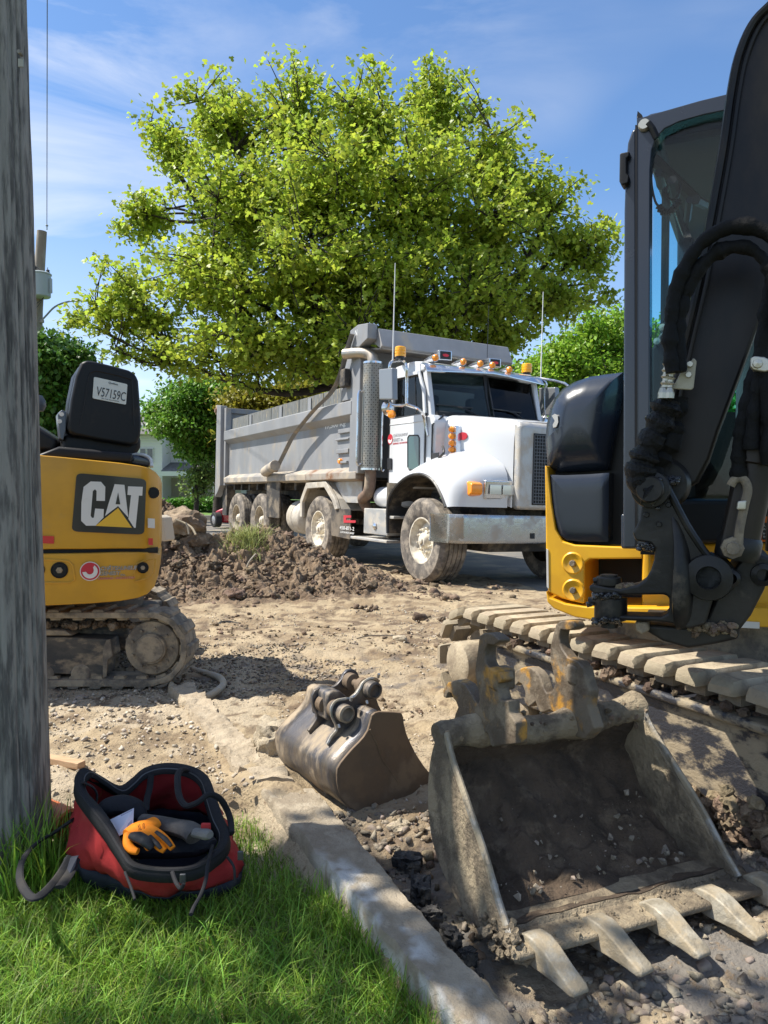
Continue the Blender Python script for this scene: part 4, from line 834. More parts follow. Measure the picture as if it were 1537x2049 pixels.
put_t('lettering', text_geo('DRAINAGE - EXCAVATION', .1, T(-1.17, cv+.024, 1.85), TF, TZ, .002, width=.40, height=.026), m_redp, dr)
put_t('sun_visor', grid([[T(-.44, v, 2.935-.03*abs(v)), T(-.28-.1*abs(v)**1.5*.6, v, 2.90-.045*abs(v)), T(-.16-.12*abs(v)**1.5, v, 2.825-.05*abs(v))] for v in np.linspace(-cv-.02, cv+.02, 13)], thick=TZ*.012), m_chrome, cab, smooth=True)
# five roof marker lamps in bullet housings
for x, y in [(871, 716), (927, 724), (961, 728), (985, 731), (1019, 740)]:
    c = T(*tl(x, y, u=-.38)); ll = put_t('roof_marker_lamp', lathe([(.0001, -.30), (.02, -.27), (.046, -.10), (.052, 0), (.045, .0), (.0001, .0)], c, TF, 18), m_chrome, cab, smooth=True)
    put_t('lamp_lens', lathe([(.047, 0), (.045, .02), (.03, .04), (.0001, .048)], c, TF, 18), m_amber, ll, smooth=True)
# twin horn cases on the shield
for x0_, x1_, y0_, y1_ in ((878, 905, 700, 720), (979, 1003, 716, 734)):
    q = [T(*tl(x, y, u=-1.22)) for x, y in ((x0_, y0_), (x1_, y0_+2), (x1_, y1_+2), (x0_, y1_))]
    hb_ = put_t('shield_badge', prism(q, -TF*.14), m_chrome, bevel=.012); qi = [(q[0]+q[1]+q[2]+q[3])/4+(w_-(q[0]+q[1]+q[2]+q[3])/4)*.78+TF*.003 for w_ in q]; put_t('badge_field', prism(qi, TF*.003), m_dark, hb_); q = [(q[0]+q[2])/2+TF*.007+ (.055*math.cos(a)*TV+.022*math.sin(a)*TZ) for a in np.linspace(0, 6.28, 16, endpoint=False)]; put_t('badge_oval', prism(q, TF*.004), m_redp, hb_)
# ---- bonnet, grille, wings
sec = []
for u, hv, zt, zb in [(-.14, .82, 2.20, 1.34), (.15, .74, 2.17, 1.25), (.45, .64, 2.13, 1.18), (.75, .52, 2.09, 1.05), (.90, .44, 2.05, 1.0)]:
    row = []
    for a in np.linspace(0, 1, 19):
        th = math.pi*(1-a); cx_, sx_ = math.cos(th), math.sin(th); ex_ = .20
        row.append(T(u, hv*math.copysign(abs(cx_)**ex_, cx_)*-1*-1, zb+(zt-zb)*abs(sx_)**ex_+.02*(1-abs(2*a-1))))
    sec.append(row)
bon = put_t('bonnet', grid(sec), m_white, smooth=True, angle=60)
put_t('grille_shell', tuz([(.86, .98), (1.00, .98), (1.00, 1.98), (.96, 2.05), (.86, 2.07)], .43, .86), m_alu, bevel=.075, bseg=5)
gr_ = Geo()
for v in np.arange(-.21, .2101, .042): tbox(1.003, 1.012, v-.006, v+.006, 1.06, 1.90, gr_)
for z in np.arange(1.06, 1.9001, .042): tbox(1.008, 1.017, -.21, .21, z-.006, z+.006, gr_)
go_ = put_t('grille', prism([T(1.001, .22, 1.04), T(1.001, -.22, 1.04), T(1.001, -.22, 1.92), T(1.001, .22, 1.92)], TF*.003), m_dark); put_t('grille_mesh', gr_, mat('grille_wire', (.10, .10, .11), .4, .6), go_)
for sg in (1, -1):
    rim = [(-.84, .60), (-.86, .98), (-.70, 1.20), (-.36, 1.36), (.0, 1.40), (.30, 1.32), (.50, 1.15), (.62, .99)]
    s2 = [(-.87, .62), (-.89, 1.02), (-.70, 1.27), (-.30, 1.47), (.05, 1.52), (.42, 1.46), (.68, 1.28), (.72, 1.0)]
    s3 = [(-.90, .66), (-.91, 1.08), (-.66, 1.40), (-.16, 1.60), (.12, 1.66), (.52, 1.60), (.80, 1.36), (.83, 1.0)]
    s4 = [(-.92, .7), (-.92, 1.15), (-.60, 1.50), (-.05, 1.70), (.20, 1.76), (.55, 1.70), (.86, 1.42), (.88, 1.0)]
    rows_ = [smooth_path([T(u, v*sg, z) for u, z in r], 4) for r, v in ((rim, 1.225), (s2, 1.16), (s3, .92), (s4, .50))]
    rows_ = np.array(rows_); fine_ = np.array([smooth_path(rows_[:, i], 4) for i in range(rows_.shape[1])])
    wing = put_t('front_wing', grid(fine_), m_white, smooth=True, angle=70)
    lip = smooth_path([T(u, 1.222*sg, z) for u, z in rim], 4); put_t('wing_lip', tube(lip, .022, 6), m_blk, wing, smooth=True)
    inn = np.array([[T(u, v*sg, z) for u, z in rim] for v in (1.20, .6)]); put_t('wheel_arch', grid(inn), m_chassis, wing)
put_t('cowl_gap', tube([T(-.12, v, z) for v, z in [(.985, 1.5), (.985, 2.06), (.80, 2.20)]], .012, 6), m_blk, cab)
put_t('bonnet_seam', tube([T(-.05+.95*t, .835-.36*t, 1.62-.10*t) for t in (0, .5)], .004, 5), m_blk, bon)
# headlamp pod (visible side and its twin)
for sg in (1, -1):
    pod = put_t('headlamp', tuz([(.70, 1.09), (.88, 1.10), (.90, 1.33), (.72, 1.35)], .84 if sg > 0 else -.38, .46), m_chrome, bevel=.02)
    for v in (.70, .51): c = T(.902, v*sg, 1.215); put_t('headlamp_lens', prism([c+TV*.085+TZ*.06, c-TV*.085+TZ*.06, c-TV*.085-TZ*.06, c+TV*.085-TZ*.06], TF*.012), m_lampg, pod, bevel=.01)
    put_t('turn_signal', tuz([(.66, 1.14), (.82, 1.13), (.88, 1.16), (.88, 1.28), (.80, 1.31), (.68, 1.31)], 1.03 if sg > 0 else -.86, .17), m_amber, pod, bevel=.025, bseg=3)
# column of five round side lamps on the bonnet
pl_ = [tl(x, y, v=.80) for x, y in [(896, 853), (913, 852), (914, 921), (897, 922)]]
lp = put_t('lamp_plate', prism([T(*q) for q in pl_], -TV*.10), m_chrome, bevel=.004)
for y in (859, 873, 887, 900, 914): put_t('side_lamp', lathe([(.042, 0), (.042, .012), (.034, .02), (.034, .035), (.02, .05), (.0001, .052)], T(*tl(905.5, y, v=.802)), TV, 16), m_amber, lp, smooth=True)
uu = tl(931, 873, v=.69); c = T(uu[0], np.interp(uu[0], [-.14, .15, .45, .75], [.82, .74, .64, .52])+.006, uu[2]); bdir = unit(TF-TV*.34); put_t('maker_badge', prism([c+.075*math.cos(a)*bdir+.05*math.sin(a)*TZ for a in np.linspace(0, 2*math.pi, 24, endpoint=False)], TV*.006), m_redp, bon)
# battery vents at the cowl and a hose
cw = [tl(x, y, v=.99) for x, y in [(866, 907), (879, 905), (879, 928), (866, 930)]]; put_t('cowl_vent', prism([T(*q) for q in cw], TV*.012), m_blk, cab, bevel=.004)
put_t('air_hose', tube(smooth_path([pp(886, 893, .95), pp(888, 905, 1.0), pp(880, 915, 1.02), pp(874, 926, 1.0)], 5), .016, 8), m_blk, smooth=True)
# ---- bumper: thick bent plate with a tow slot
bp_ = [T(.30, 1.24, 0), T(.72, 1.24, 0), T(.86, 1.12, 0), T(.90, .8, 0), T(.92, 0, 0), T(.90, -.8, 0), T(.86, -1.12, 0), T(.72, -1.24, 0), T(.30, -1.24, 0)]
bpp = np.array([[q+TZ*.56 for q in bp_], [q+TZ*.60+TF*.012 for q in bp_], [q+TZ*.86+TF*.012 for q in bp_], [q+TZ*.91 for q in bp_]])
put_t('bumper', grid(bpp, thick=np.tile(-TF*.03, (36, 1))), mat('scuffed_chrome', (.42, .425, .43), .2, .9, bump=.15, bscale=5, bdist=.02, dust=(.36, .32, .26), dlo=.48, dhi=.74, dscale=4, drough=.6), bevel=.008)
sl = [T(*tl(x, y, u=.925)) for x, y in [(1061, 1067), (1069, 1067), (1069, 1078), (1061, 1078)]]; put_t('tow_slot', prism(sl, TF*.012), m_dark)
put_t('valance', tuz([(.2, .44), (.66, .44), (.70, .56), (.2, .56)], .62, 1.24), m_chassis, bevel=.01)
# ---- mirrors on tubular brackets
for sg in (1, -1):
    q = lambda x, y, v=1.34: T(*tl(x, y, v=v)) if sg > 0 else (lambda d: T(d[0], -d[1], d[2]))(tl(x, y, v=v))
    br = put_t('mirror_bracket', tube(smooth_path([q(801, 722, .98), q(790, 722, 1.2), q(781, 727), q(779, 750), q(779, 790), q(782, 806), q(792, 811), q(812, 810), q(814, 800), q(814, 760), q(812, 728), q(803, 722, .98)], 4), .020, 8), m_chrome, smooth=True)
    put_t('bracket_stay', tube(smooth_path([q(812, 809), q(832, 816, 1.2), q(846, 828, 1.05), q(852, 850, .99), q(857, 872, .97)], 4), .022, 8), m_chrome, br, smooth=True)
    a_, b_, c_, d_ = q(769, 740), q(796, 737), q(797, 801), q(770, 801)
    mi_ = put_t('mirror', prism([a_, b_, c_, d_], TV*.09*sg), mat('mirror_shell', (.26, .27, .28), .35, .5), br, bevel=.02, bseg=3)
    put_t('round_mirror', lathe([(.0001, -.05), (.07, -.04), (.105, 0), (.10, .01), (.0001, .015)], q(777, 817), -TF, 20), m_chrome, br, smooth=True)
    put_t('mirror_lamp', lathe([(.056, -.015), (.06, 0), (.05, .03), (.0001, .04)], q(784, 829), unit(TV*sg+TF*.5), 16), m_amber, br, smooth=True)
    be = q(801, 718, 1.10)
    put_t('beacon_base', cyl(be-TZ*.01, be+TZ*.035, .06, 16), m_blk, br, smooth=True); bc = put_t('beacon', lathe([(.0001, .0), (.076, .0), (.078, .03), (.072, .035), (.078, .04), (.078, .07), (.072, .075), (.078, .08), (.076, .125), (.068, .135), (.0001, .137)], be+TZ*.03, TZ, 20), m_amb2, br, smooth=True)
    an = q(786, 722, 1.28); put_t('antenna', tube([an, an+TZ*1.32], [.010, .005], 6), m_wht, br)
c = T(*tl(975, 716, u=-.6)); put_t('antenna', tube([c, c+TZ*.75], [.005, .003], 5), m_blk)
# wiper arms
for a, b, c_ in (((1110, 0), (0, 0), 0),):
    wv = lambda v, s: T(-.145-.195*s-.10*(abs(v)/.9)**1.3*.9, v, 2.235+.60*s)
    for v0_, v1_ in ((.22, .72), (-.62, -.12)):
        w_ = put_t('wiper', tube([wv(v0_, -.02), wv(v0_+.2, .14), wv(v0_+.32, .17)], .010, 6), m_blk, cab); put_t('wiper_blade', tube([wv(v0_+.08, .17), wv(v0_+.62, .19)], .010, 5), m_blk, w_)
# bonnet mirror arms between cab and wing, mud on the cab step side
put_t('cab_grab_rail', tube(smooth_path([T(-1.40, 1.0, 1.5), T(-1.42, 1.04, 1.55), T(-1.42, 1.04, 2.4), T(-1.40, 1.0, 2.45)], 4), .015, 8), m_chrome, smooth=True)
# ================================================================== SMALL YELLOW EXCAVATOR
m_yel = mat('cat_yellow', (.58, .29, .012), .36, coat=.2, col2=(.50, .25, .012), scale=3, bump=.04, bscale=12, dust=(.36, .25, .10), dlo=.60, dhi=.85, dscale=4, drough=.7)
m_bk = mat('black_shell', (.009, .009, .010), .45, spec=.3, bump=.12, bscale=150, bdist=.003, dust=(.055, .047, .036), dlo=.56, dhi=.85, dscale=5)
m_rub = mat('track_rubber', (.115, .10, .08), .9, col2=(.22, .185, .14), scale=9, lo=.4, hi=.6, bump=.7, bscale=50, dust=(.34, .275, .19), dlo=.42, dhi=.62, dscale=8)
m_tfr = mat('track_frame', (.035, .034, .033), .65, col2=(.07, .062, .05), scale=6, bump=.4, bscale=60, dust=(.30, .23, .15), dlo=.48, dhi=.66, dscale=5, stretch=(1, 1, 2))
m_mudm = mat('muddy_metal', (.20, .165, .12), .85, col2=(.12, .10, .08), scale=12, bump=.6, bscale=60, dust=(.33, .265, .18), dlo=.42, dhi=.62, dscale=9)
yw = R(16); NX = A(math.cos(yw), math.sin(yw), 0); NYB = A(-math.sin(yw), math.cos(yw), 0)       # along the back of the house, and forwards into the machine
q0 = P(200, 1000, 4.30)
mini = thing('mini_excavator', 'small yellow tracked excavator seen from behind with a black seat and licence plate', 'mini excavator', M=frameM((q0[0]-.35, q0[1]+.5, 0), NX, NYB, (0, 0, 1)))
def mp(x, y, d=0.0): return Pl(x, y, q0+NYB*d, NYB)
def mpr(px, d, th, g=None): return prism([mp(x, y, d) for x, y in px], NYB*th, g)
def pm(name, g, m, par=None, **k): return obj(name, g, m, par or mini, M=thing_matrix(mini), **k)
# --- house: rear panel block and counterweight; plan curves away at the right hand corner
def curved(name, rows, th, m, d0=0.0, rad=.17, edge=322, **k):
    """rows: outline pairs (left to right) top and bottom in picture positions; the right end turns round a corner of the given radius"""
    xs = [r[0] for r in rows]; dm = len(rows); pts = []
    for (x, yt, yb) in rows:
        f_ = max(0, (x-(edge-rad*345))/(rad*345)); dd = d0+rad*(1-math.sqrt(max(0, 1-min(f_, 1)**2)))*1.0
        k_ = 5; pts.append([mp(x, yt+(yb-yt)*j/k_, dd) for j in range(k_+1)])
    g = grid(pts, thick=np.tile(NYB*th, (dm*6, 1))); return pm(name, g, m, **k)
body = curved('engine_cover', [(-90, 897, 1102), (-20, 903, 1101), (60, 909, 1100), (120, 914, 1099), (180, 920, 1099), (240, 926, 1098), (280, 932, 1098), (300, 937, 1098), (312, 945, 1098), (319, 954, 1097), (322, 965, 1096)], .80, m_yel, bevel=.012)
seam = mpr([(-90, 1100), (316, 1096), (316, 1106), (-90, 1110)], .03, .6); pm('seam', seam, m_bk)
cwt = curved('counterweight', [(-90, 1111, 1216), (-20, 1110, 1215), (60, 1109, 1213), (120, 1108, 1211), (180, 1107, 1208), (240, 1105, 1203), (275, 1105, 1197), (295, 1105, 1189), (309, 1106, 1174), (317, 1108, 1150), (321, 1110, 1128)], .80, m_yel, d0=-.02, rad=.2, bevel=.018, bseg=3)
# raised rim across the counterweight, recesses with lifting bolts
pm('recess_rim', tube([mp(x, y, -.022) for x, y in [(-20, 1120), (60, 1120), (100, 1120), (138, 1123), (146, 1132), (150, 1160), (140, 1166), (60, 1166), (-20, 1167)]], .006, 6), m_yel, cwt, smooth=True)
pm('recess_rim', tube([mp(x, y, -.012) for x, y in [(270, 1164), (268, 1150), (274, 1128), (296, 1120), (311, 1118), (308, 1145), (300, 1156), (270, 1164)]], .005, 6), m_yel, cwt, smooth=True)
for x, y, r, d in ((119, 1141, .042, -.026), (286, 1136, .030, -.026), (72, 1140, .042, -.026)):
    c = mp(x, y, d); rr_ = pm('bolt_recess', lathe([(r*1.1, 0), (r, -.004), (r*.9, .0), (r*.85, .03)], c, -NYB*-1, 22), m_bk, cwt, smooth=True); lathe_ = lathe([(.0001, -.012), (r*.42, -.012), (r*.45, .0), (r*.45, .03)], c, NYB, 6); pm('bolt', lathe_, m_mudm, cwt)
# logo plate and lettering
z4 = lambda X, Y: (X/2.77, 680+Y/2.77)
def zp(pts, d): return [mp(*z4(*p), d) for p in pts]
def rrect(c4, r=.12, n=5):
    c4 = np.array(c4, float); o = []
    for i in range(4):
        a, b, c = c4[i-1], c4[i], c4[(i+1) % 4]; p1 = b+(a-b)*r*(.9 if i % 2 else .7); p2 = b+(c-b)*r*(.7 if i % 2 else .9)
        for k in range(n+1): t = k/n; o.append((1-t)**2*p1+2*t*(1-t)*b+t*t*p2)
    return [tuple(x) for x in o]
m_dec = mat('decal_black', (.022, .020, .016), .3, coat=.3, dust=(.12, .09, .05), dlo=.6, dhi=.9, dscale=5)
m_decw = mat('decal_white', (.66, .64, .60), .4, dust=(.5, .45, .36), dlo=.58, dhi=.8, dscale=6); m_decy = mat('decal_yellow', (.75, .44, .03), .4)
dc = pm('logo_plate', prism(zp(rrect([(425, 738), (812, 772), (800, 1080), (398, 1062)], .11), -.004), -NYB*.003), m_dec)
C_ = [(503, 785), (560, 787), (584, 815), (582, 893), (535, 892), (536, 838), (527, 828), (515, 838), (503, 975), (510, 987), (521, 986), (528, 935), (576, 938), (574, 985), (530, 1030), (478, 1030), (450, 1003), (452, 900), (464, 815)]
A_ = [(636, 800), (690, 804), (711, 984), (655, 921), (583, 976), (600, 915)]
T_ = [(710, 812), (792, 815), (789, 864), (770, 863), (752, 1042), (744, 1042), (712, 992), (727, 861), (707, 859)]
for pts in (C_, A_, T_): pm('lettering', prism(zp(pts, -.0075), -NYB*.002), m_decw, dc)
pm('lettering', prism(zp([(655, 846), (667, 912), (641, 911)], -.0096), -NYB*.0015), m_dec, dc)
pm('logo', prism(zp([(655, 932), (731, 1041), (529, 1031)], -.0075), -NYB*.002), m_decy, dc)
m_refl = mat('red_reflector', (.55, .02, .02), .25, coat=.5)
pm('reflector', mpr([(81, 1072), (108, 1073), (108, 1088), (81, 1087)], -.006, .004), m_refl); pm('reflector', mpr([(297, 1077), (306, 1077), (306, 1091), (297, 1090)], .02, .004), m_refl)
pm('label', mpr([(296, 1037), (310, 1038), (310, 1057), (296, 1056)], .012, .004), m_decw)
c = mp(307, 986, .03); pm('keyhole', lathe([(.034, -.006), (.03, -.008), (.028, 0), (.0001, .0)], c, -NYB, 16), m_bk)
def mdec(cx, cy, r, d):
    c = mp(cx, cy, d); x, y, n = NX, A(0, 0, 1), -NYB
    o = lambda k, s=0: prism([c+n*s+k*r*(math.cos(a)*x+math.sin(a)*y) for a in np.linspace(0, 2*math.pi, 28, endpoint=False)], n*.0015)
    e = [c+n*.005+r*(.82*math.cos(a)*x+.82*math.sin(a)*y) for a in np.linspace(R(185), R(415), 18)]+[c+n*.005+r*((-.02+.42*math.cos(a))*x+(.12+.48*math.sin(a))*y) for a in np.linspace(R(395), R(200), 14)]
    return o(1.1), o(1., .0018), prism(e, n*.0015)
a_, b_, c_ = mdec(180.5, 1143, .050, -.026); pm('logo', a_, m_decw, cwt); pm('logo', b_, m_redp, cwt); pm('logo', c_, m_decw, cwt)
m_dgr = mat('decal_grey', (.16, .15, .13), .5)
for tx, x, y, w, h, m in (('CHÂTEAUNEUF', 201, 1142, .205, .030, m_dgr), ('GENEST', 199, 1152, .115, .024, m_dgr), ('inc.', 241, 1152, .028, .012, m_dgr), ('DRAINAGE - EXCAVATION', 196, 1160, .20, .013, m_redp)):
    for mm_, dd, bo in ((m_decw, -.0235, .035), (m, -.0255, 0)):
        pm('lettering', text_geo(tx, .1, mp(x, y, dd), NX, (0, 0, 1), .001, width=w, height=h, shear=.15, bold=bo), mm_, cwt)
# --- dark deck, guard rail and console
pm('deck', mpr([(-90, 893), (110, 905), (118, 880), (60, 842), (-90, 835)], .25, .5), m_bk, bevel=.03, bseg=3)
pm('deck', mpr([(60, 915), (262, 928), (266, 906), (118, 893)], .10, .45), m_bk, bevel=.02)
pm('side_cover', mpr([(240, 927), (300, 935), (304, 922), (292, 913), (262, 909), (240, 908)], .25, .35), mat('dark_blue_gloss', (.02, .028, .045), .2, coat=.6), bevel=.015)
pm('guard_rail', tube(smooth_path([mp(262, 912, .3), mp(275, 909, .28), mp(292, 912, .22), mp(302, 920, .16), mp(304, 934, .12)], 4), .010, 8), m_decw, smooth=True)
pm('lever_knob', lathe([(.0001, .05), (.03, .045), (.048, .015), (.05, -.02), (.035, -.05), (.0001, -.055)], mp(75, 806, .5), (0, 0, 1), 18), mat('grey_plastic', (.12, .12, .125), .4), smooth=True)
# --- seat, turned a little more than the house
ys = R(30); SX = A(math.cos(ys), math.sin(ys), 0); SY = A(-math.sin(ys), math.cos(ys), 0); s0 = P(205, 800, 4.50)
def sp(x, y, d=0.): return Pl(x, y, s0+SY*d, SY)
sh = [(163, 726), (172, 720), (188, 722), (225, 731), (258, 740), (272, 748), (278, 762), (281, 800), (284, 850), (282, 872), (276, 888), (262, 892), (200, 882), (150, 872), (138, 866), (136, 850), (142, 800), (152, 752)]
seat = pm('seat_back', prism([sp(x, y) for x, y in sh], SY*.07), m_bk, bevel=.022, bseg=4)
cu = [(168, 724), (225, 733), (262, 742), (276, 752), (280, 800), (283, 860), (270, 890), (150, 880), (132, 866), (140, 800), (150, 752)]
pm('cushion', prism([sp(x, y, .075) for x, y in cu], SY*.13-SX*.01), m_bk, seat, bevel=.05, bseg=4)
pm('seat_base', prism([sp(x, y, .06) for x, y in [(128, 868), (284, 872), (283, 895), (268, 921), (120, 908)]], SY*.45), m_bk, bevel=.03, bseg=3)
pm('panel_groove', tube(smooth_path([sp(x, y, -.001) for x, y in [(160, 850), (170, 800), (178, 752), (186, 744), (200, 743), (256, 757), (264, 768), (268, 850)]], 3), .0045, 6), m_bk, seat, smooth=True)
pm('hinge_plate', prism([sp(x, y, .03)-SX*.012 for x, y in [(120, 830), (128, 820), (138, 824), (137, 862), (131, 882), (125, 878)]], SY*.10), mat('hinge_steel', (.10, .11, .13), .35, .5), seat, bevel=.006)
for x, y in ((128, 829), (124, 843)): pm('bolt', lathe([(.013, -.006), (.013, .0), (.0001, 0)], sp(x, y, .02)-SX*.012, -SY, 8), m_decw, seat)
# plate
pq = [(188, 754), (255, 769), (252, 810), (185, 797)]
pl = pm('licence_plate', prism([sp(x, y, -.004) for x, y in rrect(pq, .07, 3)], -SY*.004), mat('plate_white', (.60, .62, .58), .4), seat)
def stext(tx, x0, y0, x1, y1, hpx, m, d=-.0095):
    a, b = sp(x0, y0, d), sp(x1, y1, d); xd = b-a; h = hpx*4.5/1500; yd = unit(np.cross(-SY, xd)*-1); yd = yd if yd[2] > 0 else -yd
    return pm('lettering', text_geo(tx, .1, a, xd, yd, .001, width=np.linalg.norm(xd), height=h), m, pl)
m_ink = mat('plate_ink', (.02, .022, .03), .5)
stext('V57159C', 192, 791, 250, 803, 18, m_ink); stext('Québec', 217, 768, 236, 772, 4.6, m_ink); stext('Je me souviens', 203, 798.6, 238, 805, 3.2, m_ink)
# --- undercarriage
und = [P(300, 1312, 4.36)]
CXr, CZ, RO = und[0][0], .266, .218; LT = 1.28
def stad(off, n=40, cx=CXr, y=4.36):
    """closed stadium path at radius RO+off in the plane of the track side"""
    r = RO+off; o = []
    for k in range(n+1): a = math.pi/2-math.pi*k/n; o.append((cx+r*math.cos(a), y, CZ+r*math.sin(a)))
    for k in range(n+1): a = -math.pi/2-math.pi*k/n; o.append((cx-LT+r*math.cos(a), y, CZ+r*math.sin(a)))
    return np.array(o)
def belt(name, cx, y, w, par):
    o_, i_ = stad(.0, cx=cx, y=y), stad(-.036, cx=cx, y=y); wv = 1+0*o_
    rng_ = np.random.default_rng(int(y*10)); wob = .004*np.sin(np.arange(len(o_))*.9)
    o_ = o_+np.stack([0*wob, 0*wob, wob], 1)
    n = len(o_); g = Geo(); V = np.concatenate([o_, i_, o_+A(0, w, 0), i_+A(0, w, 0)]); f = []
    for k in range(n):
        j = (k+1) % n; f += [[k, j, n+j, n+k], [k, 2*n+k, 2*n+j, j], [n+k, n+j, 3*n+j, 3*n+k], [2*n+k, 3*n+k, 3*n+j, 2*n+j]]
    g.add(V, f); b = pm(name, g, m_rub, bevel=.006); return b
tm = thing_matrix(mini); tmi = np.linalg.inv(tm)
lug = Geo(); lug.add(A(-.036, 0, 0, .036, 0, 0, .026, 0, .015, -.026, 0, .015, -.036, .225, 0, .036, .225, 0, .026, .225, .015, -.026, .225, .015).reshape(8, 3), [[0, 1, 2, 3], [4, 7, 6, 5], [0, 4, 5, 1], [1, 5, 6, 2], [2, 6, 7, 3], [3, 7, 4, 0]])
lme = mesh_from('tread_lug', lug.verts(), lug.f, m_rub); fix_normals(lme)
ilg = Geo(); ilg.add(A(-.036, 0, -.028, .036, 0, -.028, .028, 0, -.052, -.028, 0, -.052, -.036, .05, -.028, .036, .05, -.028, .028, .05, -.052, -.028, .05, -.052).reshape(8, 3), [[0, 1, 2, 3], [4, 7, 6, 5], [0, 4, 5, 1], [1, 5, 6, 2], [2, 6, 7, 3], [3, 7, 4, 0]])
ime = mesh_from('guide_lug', ilg.verts(), ilg.f, m_mudm); fix_normals(ime)
for cx, y in ((CXr, 4.36), (CXr-.36, 5.30)):
    b = belt('rubber_track', cx, y, .23, mini); per = 2*LT+2*math.pi*RO; n = 30
    for k in range(n):
        s = (k+.3)*per/n
        if s < LT: p, a = A(cx-s, y, CZ+RO), 0
        elif s < LT+math.pi*RO: th = math.pi/2+(s-LT)/RO; p, a = A(cx-LT+RO*math.cos(th), y, CZ+RO*math.sin(th)), th-math.pi/2
        elif s < 2*LT+math.pi*RO: p, a = A(cx-LT+(s-LT-math.pi*RO), y, CZ-RO), math.pi
        else: th = -math.pi/2+(s-2*LT-math.pi*RO)/RO; p, a = A(cx+RO*math.cos(th), y, CZ+RO*math.sin(th)), th-math.pi/2
        Mw = frameM(p, (-math.cos(a), 0, -math.sin(a)), (0, 1, 0), (-math.sin(a), 0, math.cos(a)))
        Mw[:3, 0] = (math.cos(a), 0, math.sin(a)); inst('tread_lug', lme, b, tmi@Mw); 
        if y < 5: inst('guide_lug', ime, b, tmi@(Mw@frameM((0, .03, 0), (1, 0, 0), (0, 1, 0), (0, 0, 1))))
pf = lambda x, y: Pl(x, y, A(0, 4.40, 0), A(0, 1, 0))
pm('track_frame', prism([pf(x, y) for x, y in [(-160, 1272), (80, 1274), (221, 1279), (226, 1312), (216, 1319), (213, 1350), (182, 1364), (168, 1362), (150, 1350), (80, 1348), (-160, 1346)]], (0, .14, 0)), m_tfr, bevel=.008)
pm('frame_end_plate', prism([pf(x, y) for x, y in [(214, 1280), (222, 1278), (227, 1312), (217, 1320), (214, 1354), (207, 1356), (207, 1300)]], (0, -.012, 0)), m_mudm, bevel=.003)
pm('frame_shelf', prism([pf(x, y) for x, y in [(-160, 1262), (70, 1259), (130, 1262), (145, 1272), (-160, 1272)]], (0, .16, 0)), m_mudm, bevel=.006)
tc_ = A(CXr, 4.385, CZ); n_t = 20; prt = []
for k in range(n_t*4):
    a = 2*math.pi*k/(n_t*4); r = .172 if k % 4 in (0, 1) else .150; prt.append(tc_+A(r*math.cos(a), .05, r*math.sin(a)))
pm('sprocket', prism(prt, (0, .04, 0)), m_mudm); spk = pm('hub_disc', lathe([(.0001, .0), (.085, .0), (.09, .01), (.155, .018), (.162, .03), (.162, .09)], tc_+A(0, -.0, 0), (0, 1, 0), 44), m_mudm, smooth=True)
pm('hub_cap', lathe([(.0001, -.026), (.076, -.026), (.080, -.022), (.080, -.018), (.088, -.018), (.092, -.010), (.092, .02)], tc_, (0, 1, 0), 36), m_mudm, smooth=True)
for k in range(9): a = 2*math.pi*k/9; pm('bolt', lathe([(.0001, -.008), (.009, -.008), (.009, .02)], tc_+A(.118*math.cos(a), .006, .118*math.sin(a)), (0, 1, 0), 6), m_mudm, spk)
for k in range(4): pm('roller', lathe([(.0001, -.01), (.05, -.008), (.06, .0), (.06, .05), (.045, .06), (.045, .12), (.06, .13), (.06, .18)], A(CXr-.42-.22*k, 4.40, .11), (0, 1, 0), 20), m_mudm, smooth=True)
pm('slew_ring', cyl((CXr-.62, 5.0, .40), (CXr-.62, 5.0, .60), .36, 30), m_tfr, smooth=True)
pm('centre_frame', box((CXr-1.1, 4.56, .22), (CXr-.2, 5.34, .42)), m_tfr, bevel=.02)
pm('dirt_on_frame', *(lambda vf: (Geo().add(vf[0], vf[1].tolist()), m_pile))(scatter(clods, np.stack([np.random.default_rng(1).uniform(-2.4, -1.45, 130), np.random.default_rng(2).uniform(4.42, 4.56, 130), np.full(130, .388)], 1), np.random.default_rng(3).uniform(.006, .024, 130), 4)), kind='stuff', fixn=False)
# ================================================================== LARGE EXCAVATOR ON THE RIGHT
m_y2 = mat('machine_yellow', (.80, .43, .015), .38, coat=.3, col2=(.70, .36, .015), scale=4, bump=.05, bscale=15, dust=(.38, .26, .11), dlo=.58, dhi=.8, dscale=5, drough=.75)
m_hood = mat('hood_slate', (.022, .029, .044), .26, coat=.25, spec=.5, bump=.03, bscale=9, dust=(.06, .055, .05), dlo=.58, dhi=.85, dscale=5, drough=.6)
m_boom = mat('boom_black', (.008, .008, .010), .36, spec=.28, col2=(.022, .018, .016), scale=2.5, bump=.05, bscale=20, dust=(.06, .045, .033), dlo=.42, dhi=.70, dscale=2.2, stretch=(1, 1, .5), drough=.6)
m_cast = mat('cast_black', (.009, .009, .010), .38, spec=.35, col2=(.028, .025, .022), scale=5, bump=.35, bscale=45, bdist=.004, dust=(.13, .105, .075), dlo=.56, dhi=.74, dscale=6, upd=.14)
m_grease = mat('grease', (.006, .006, .007), .12, coat=1., bump=.9, bscale=60, bdist=.02)
m_pad = mat('track_pad_muddy', (.33, .275, .19), .88, col2=(.24, .195, .135), scale=9, lo=.4, hi=.6, bump=.7, bscale=45, bdist=.008, dust=(.42, .35, .245), dlo=.46, dhi=.64, dscale=8, rnd=.12)
m_hose = mat('hose_black', (.006, .006, .006), .7, bump=.7, bscale=28, bdist=.012, spec=.2)
m_zinc = mat('zinc_fitting', (.55, .52, .44), .38, .7)
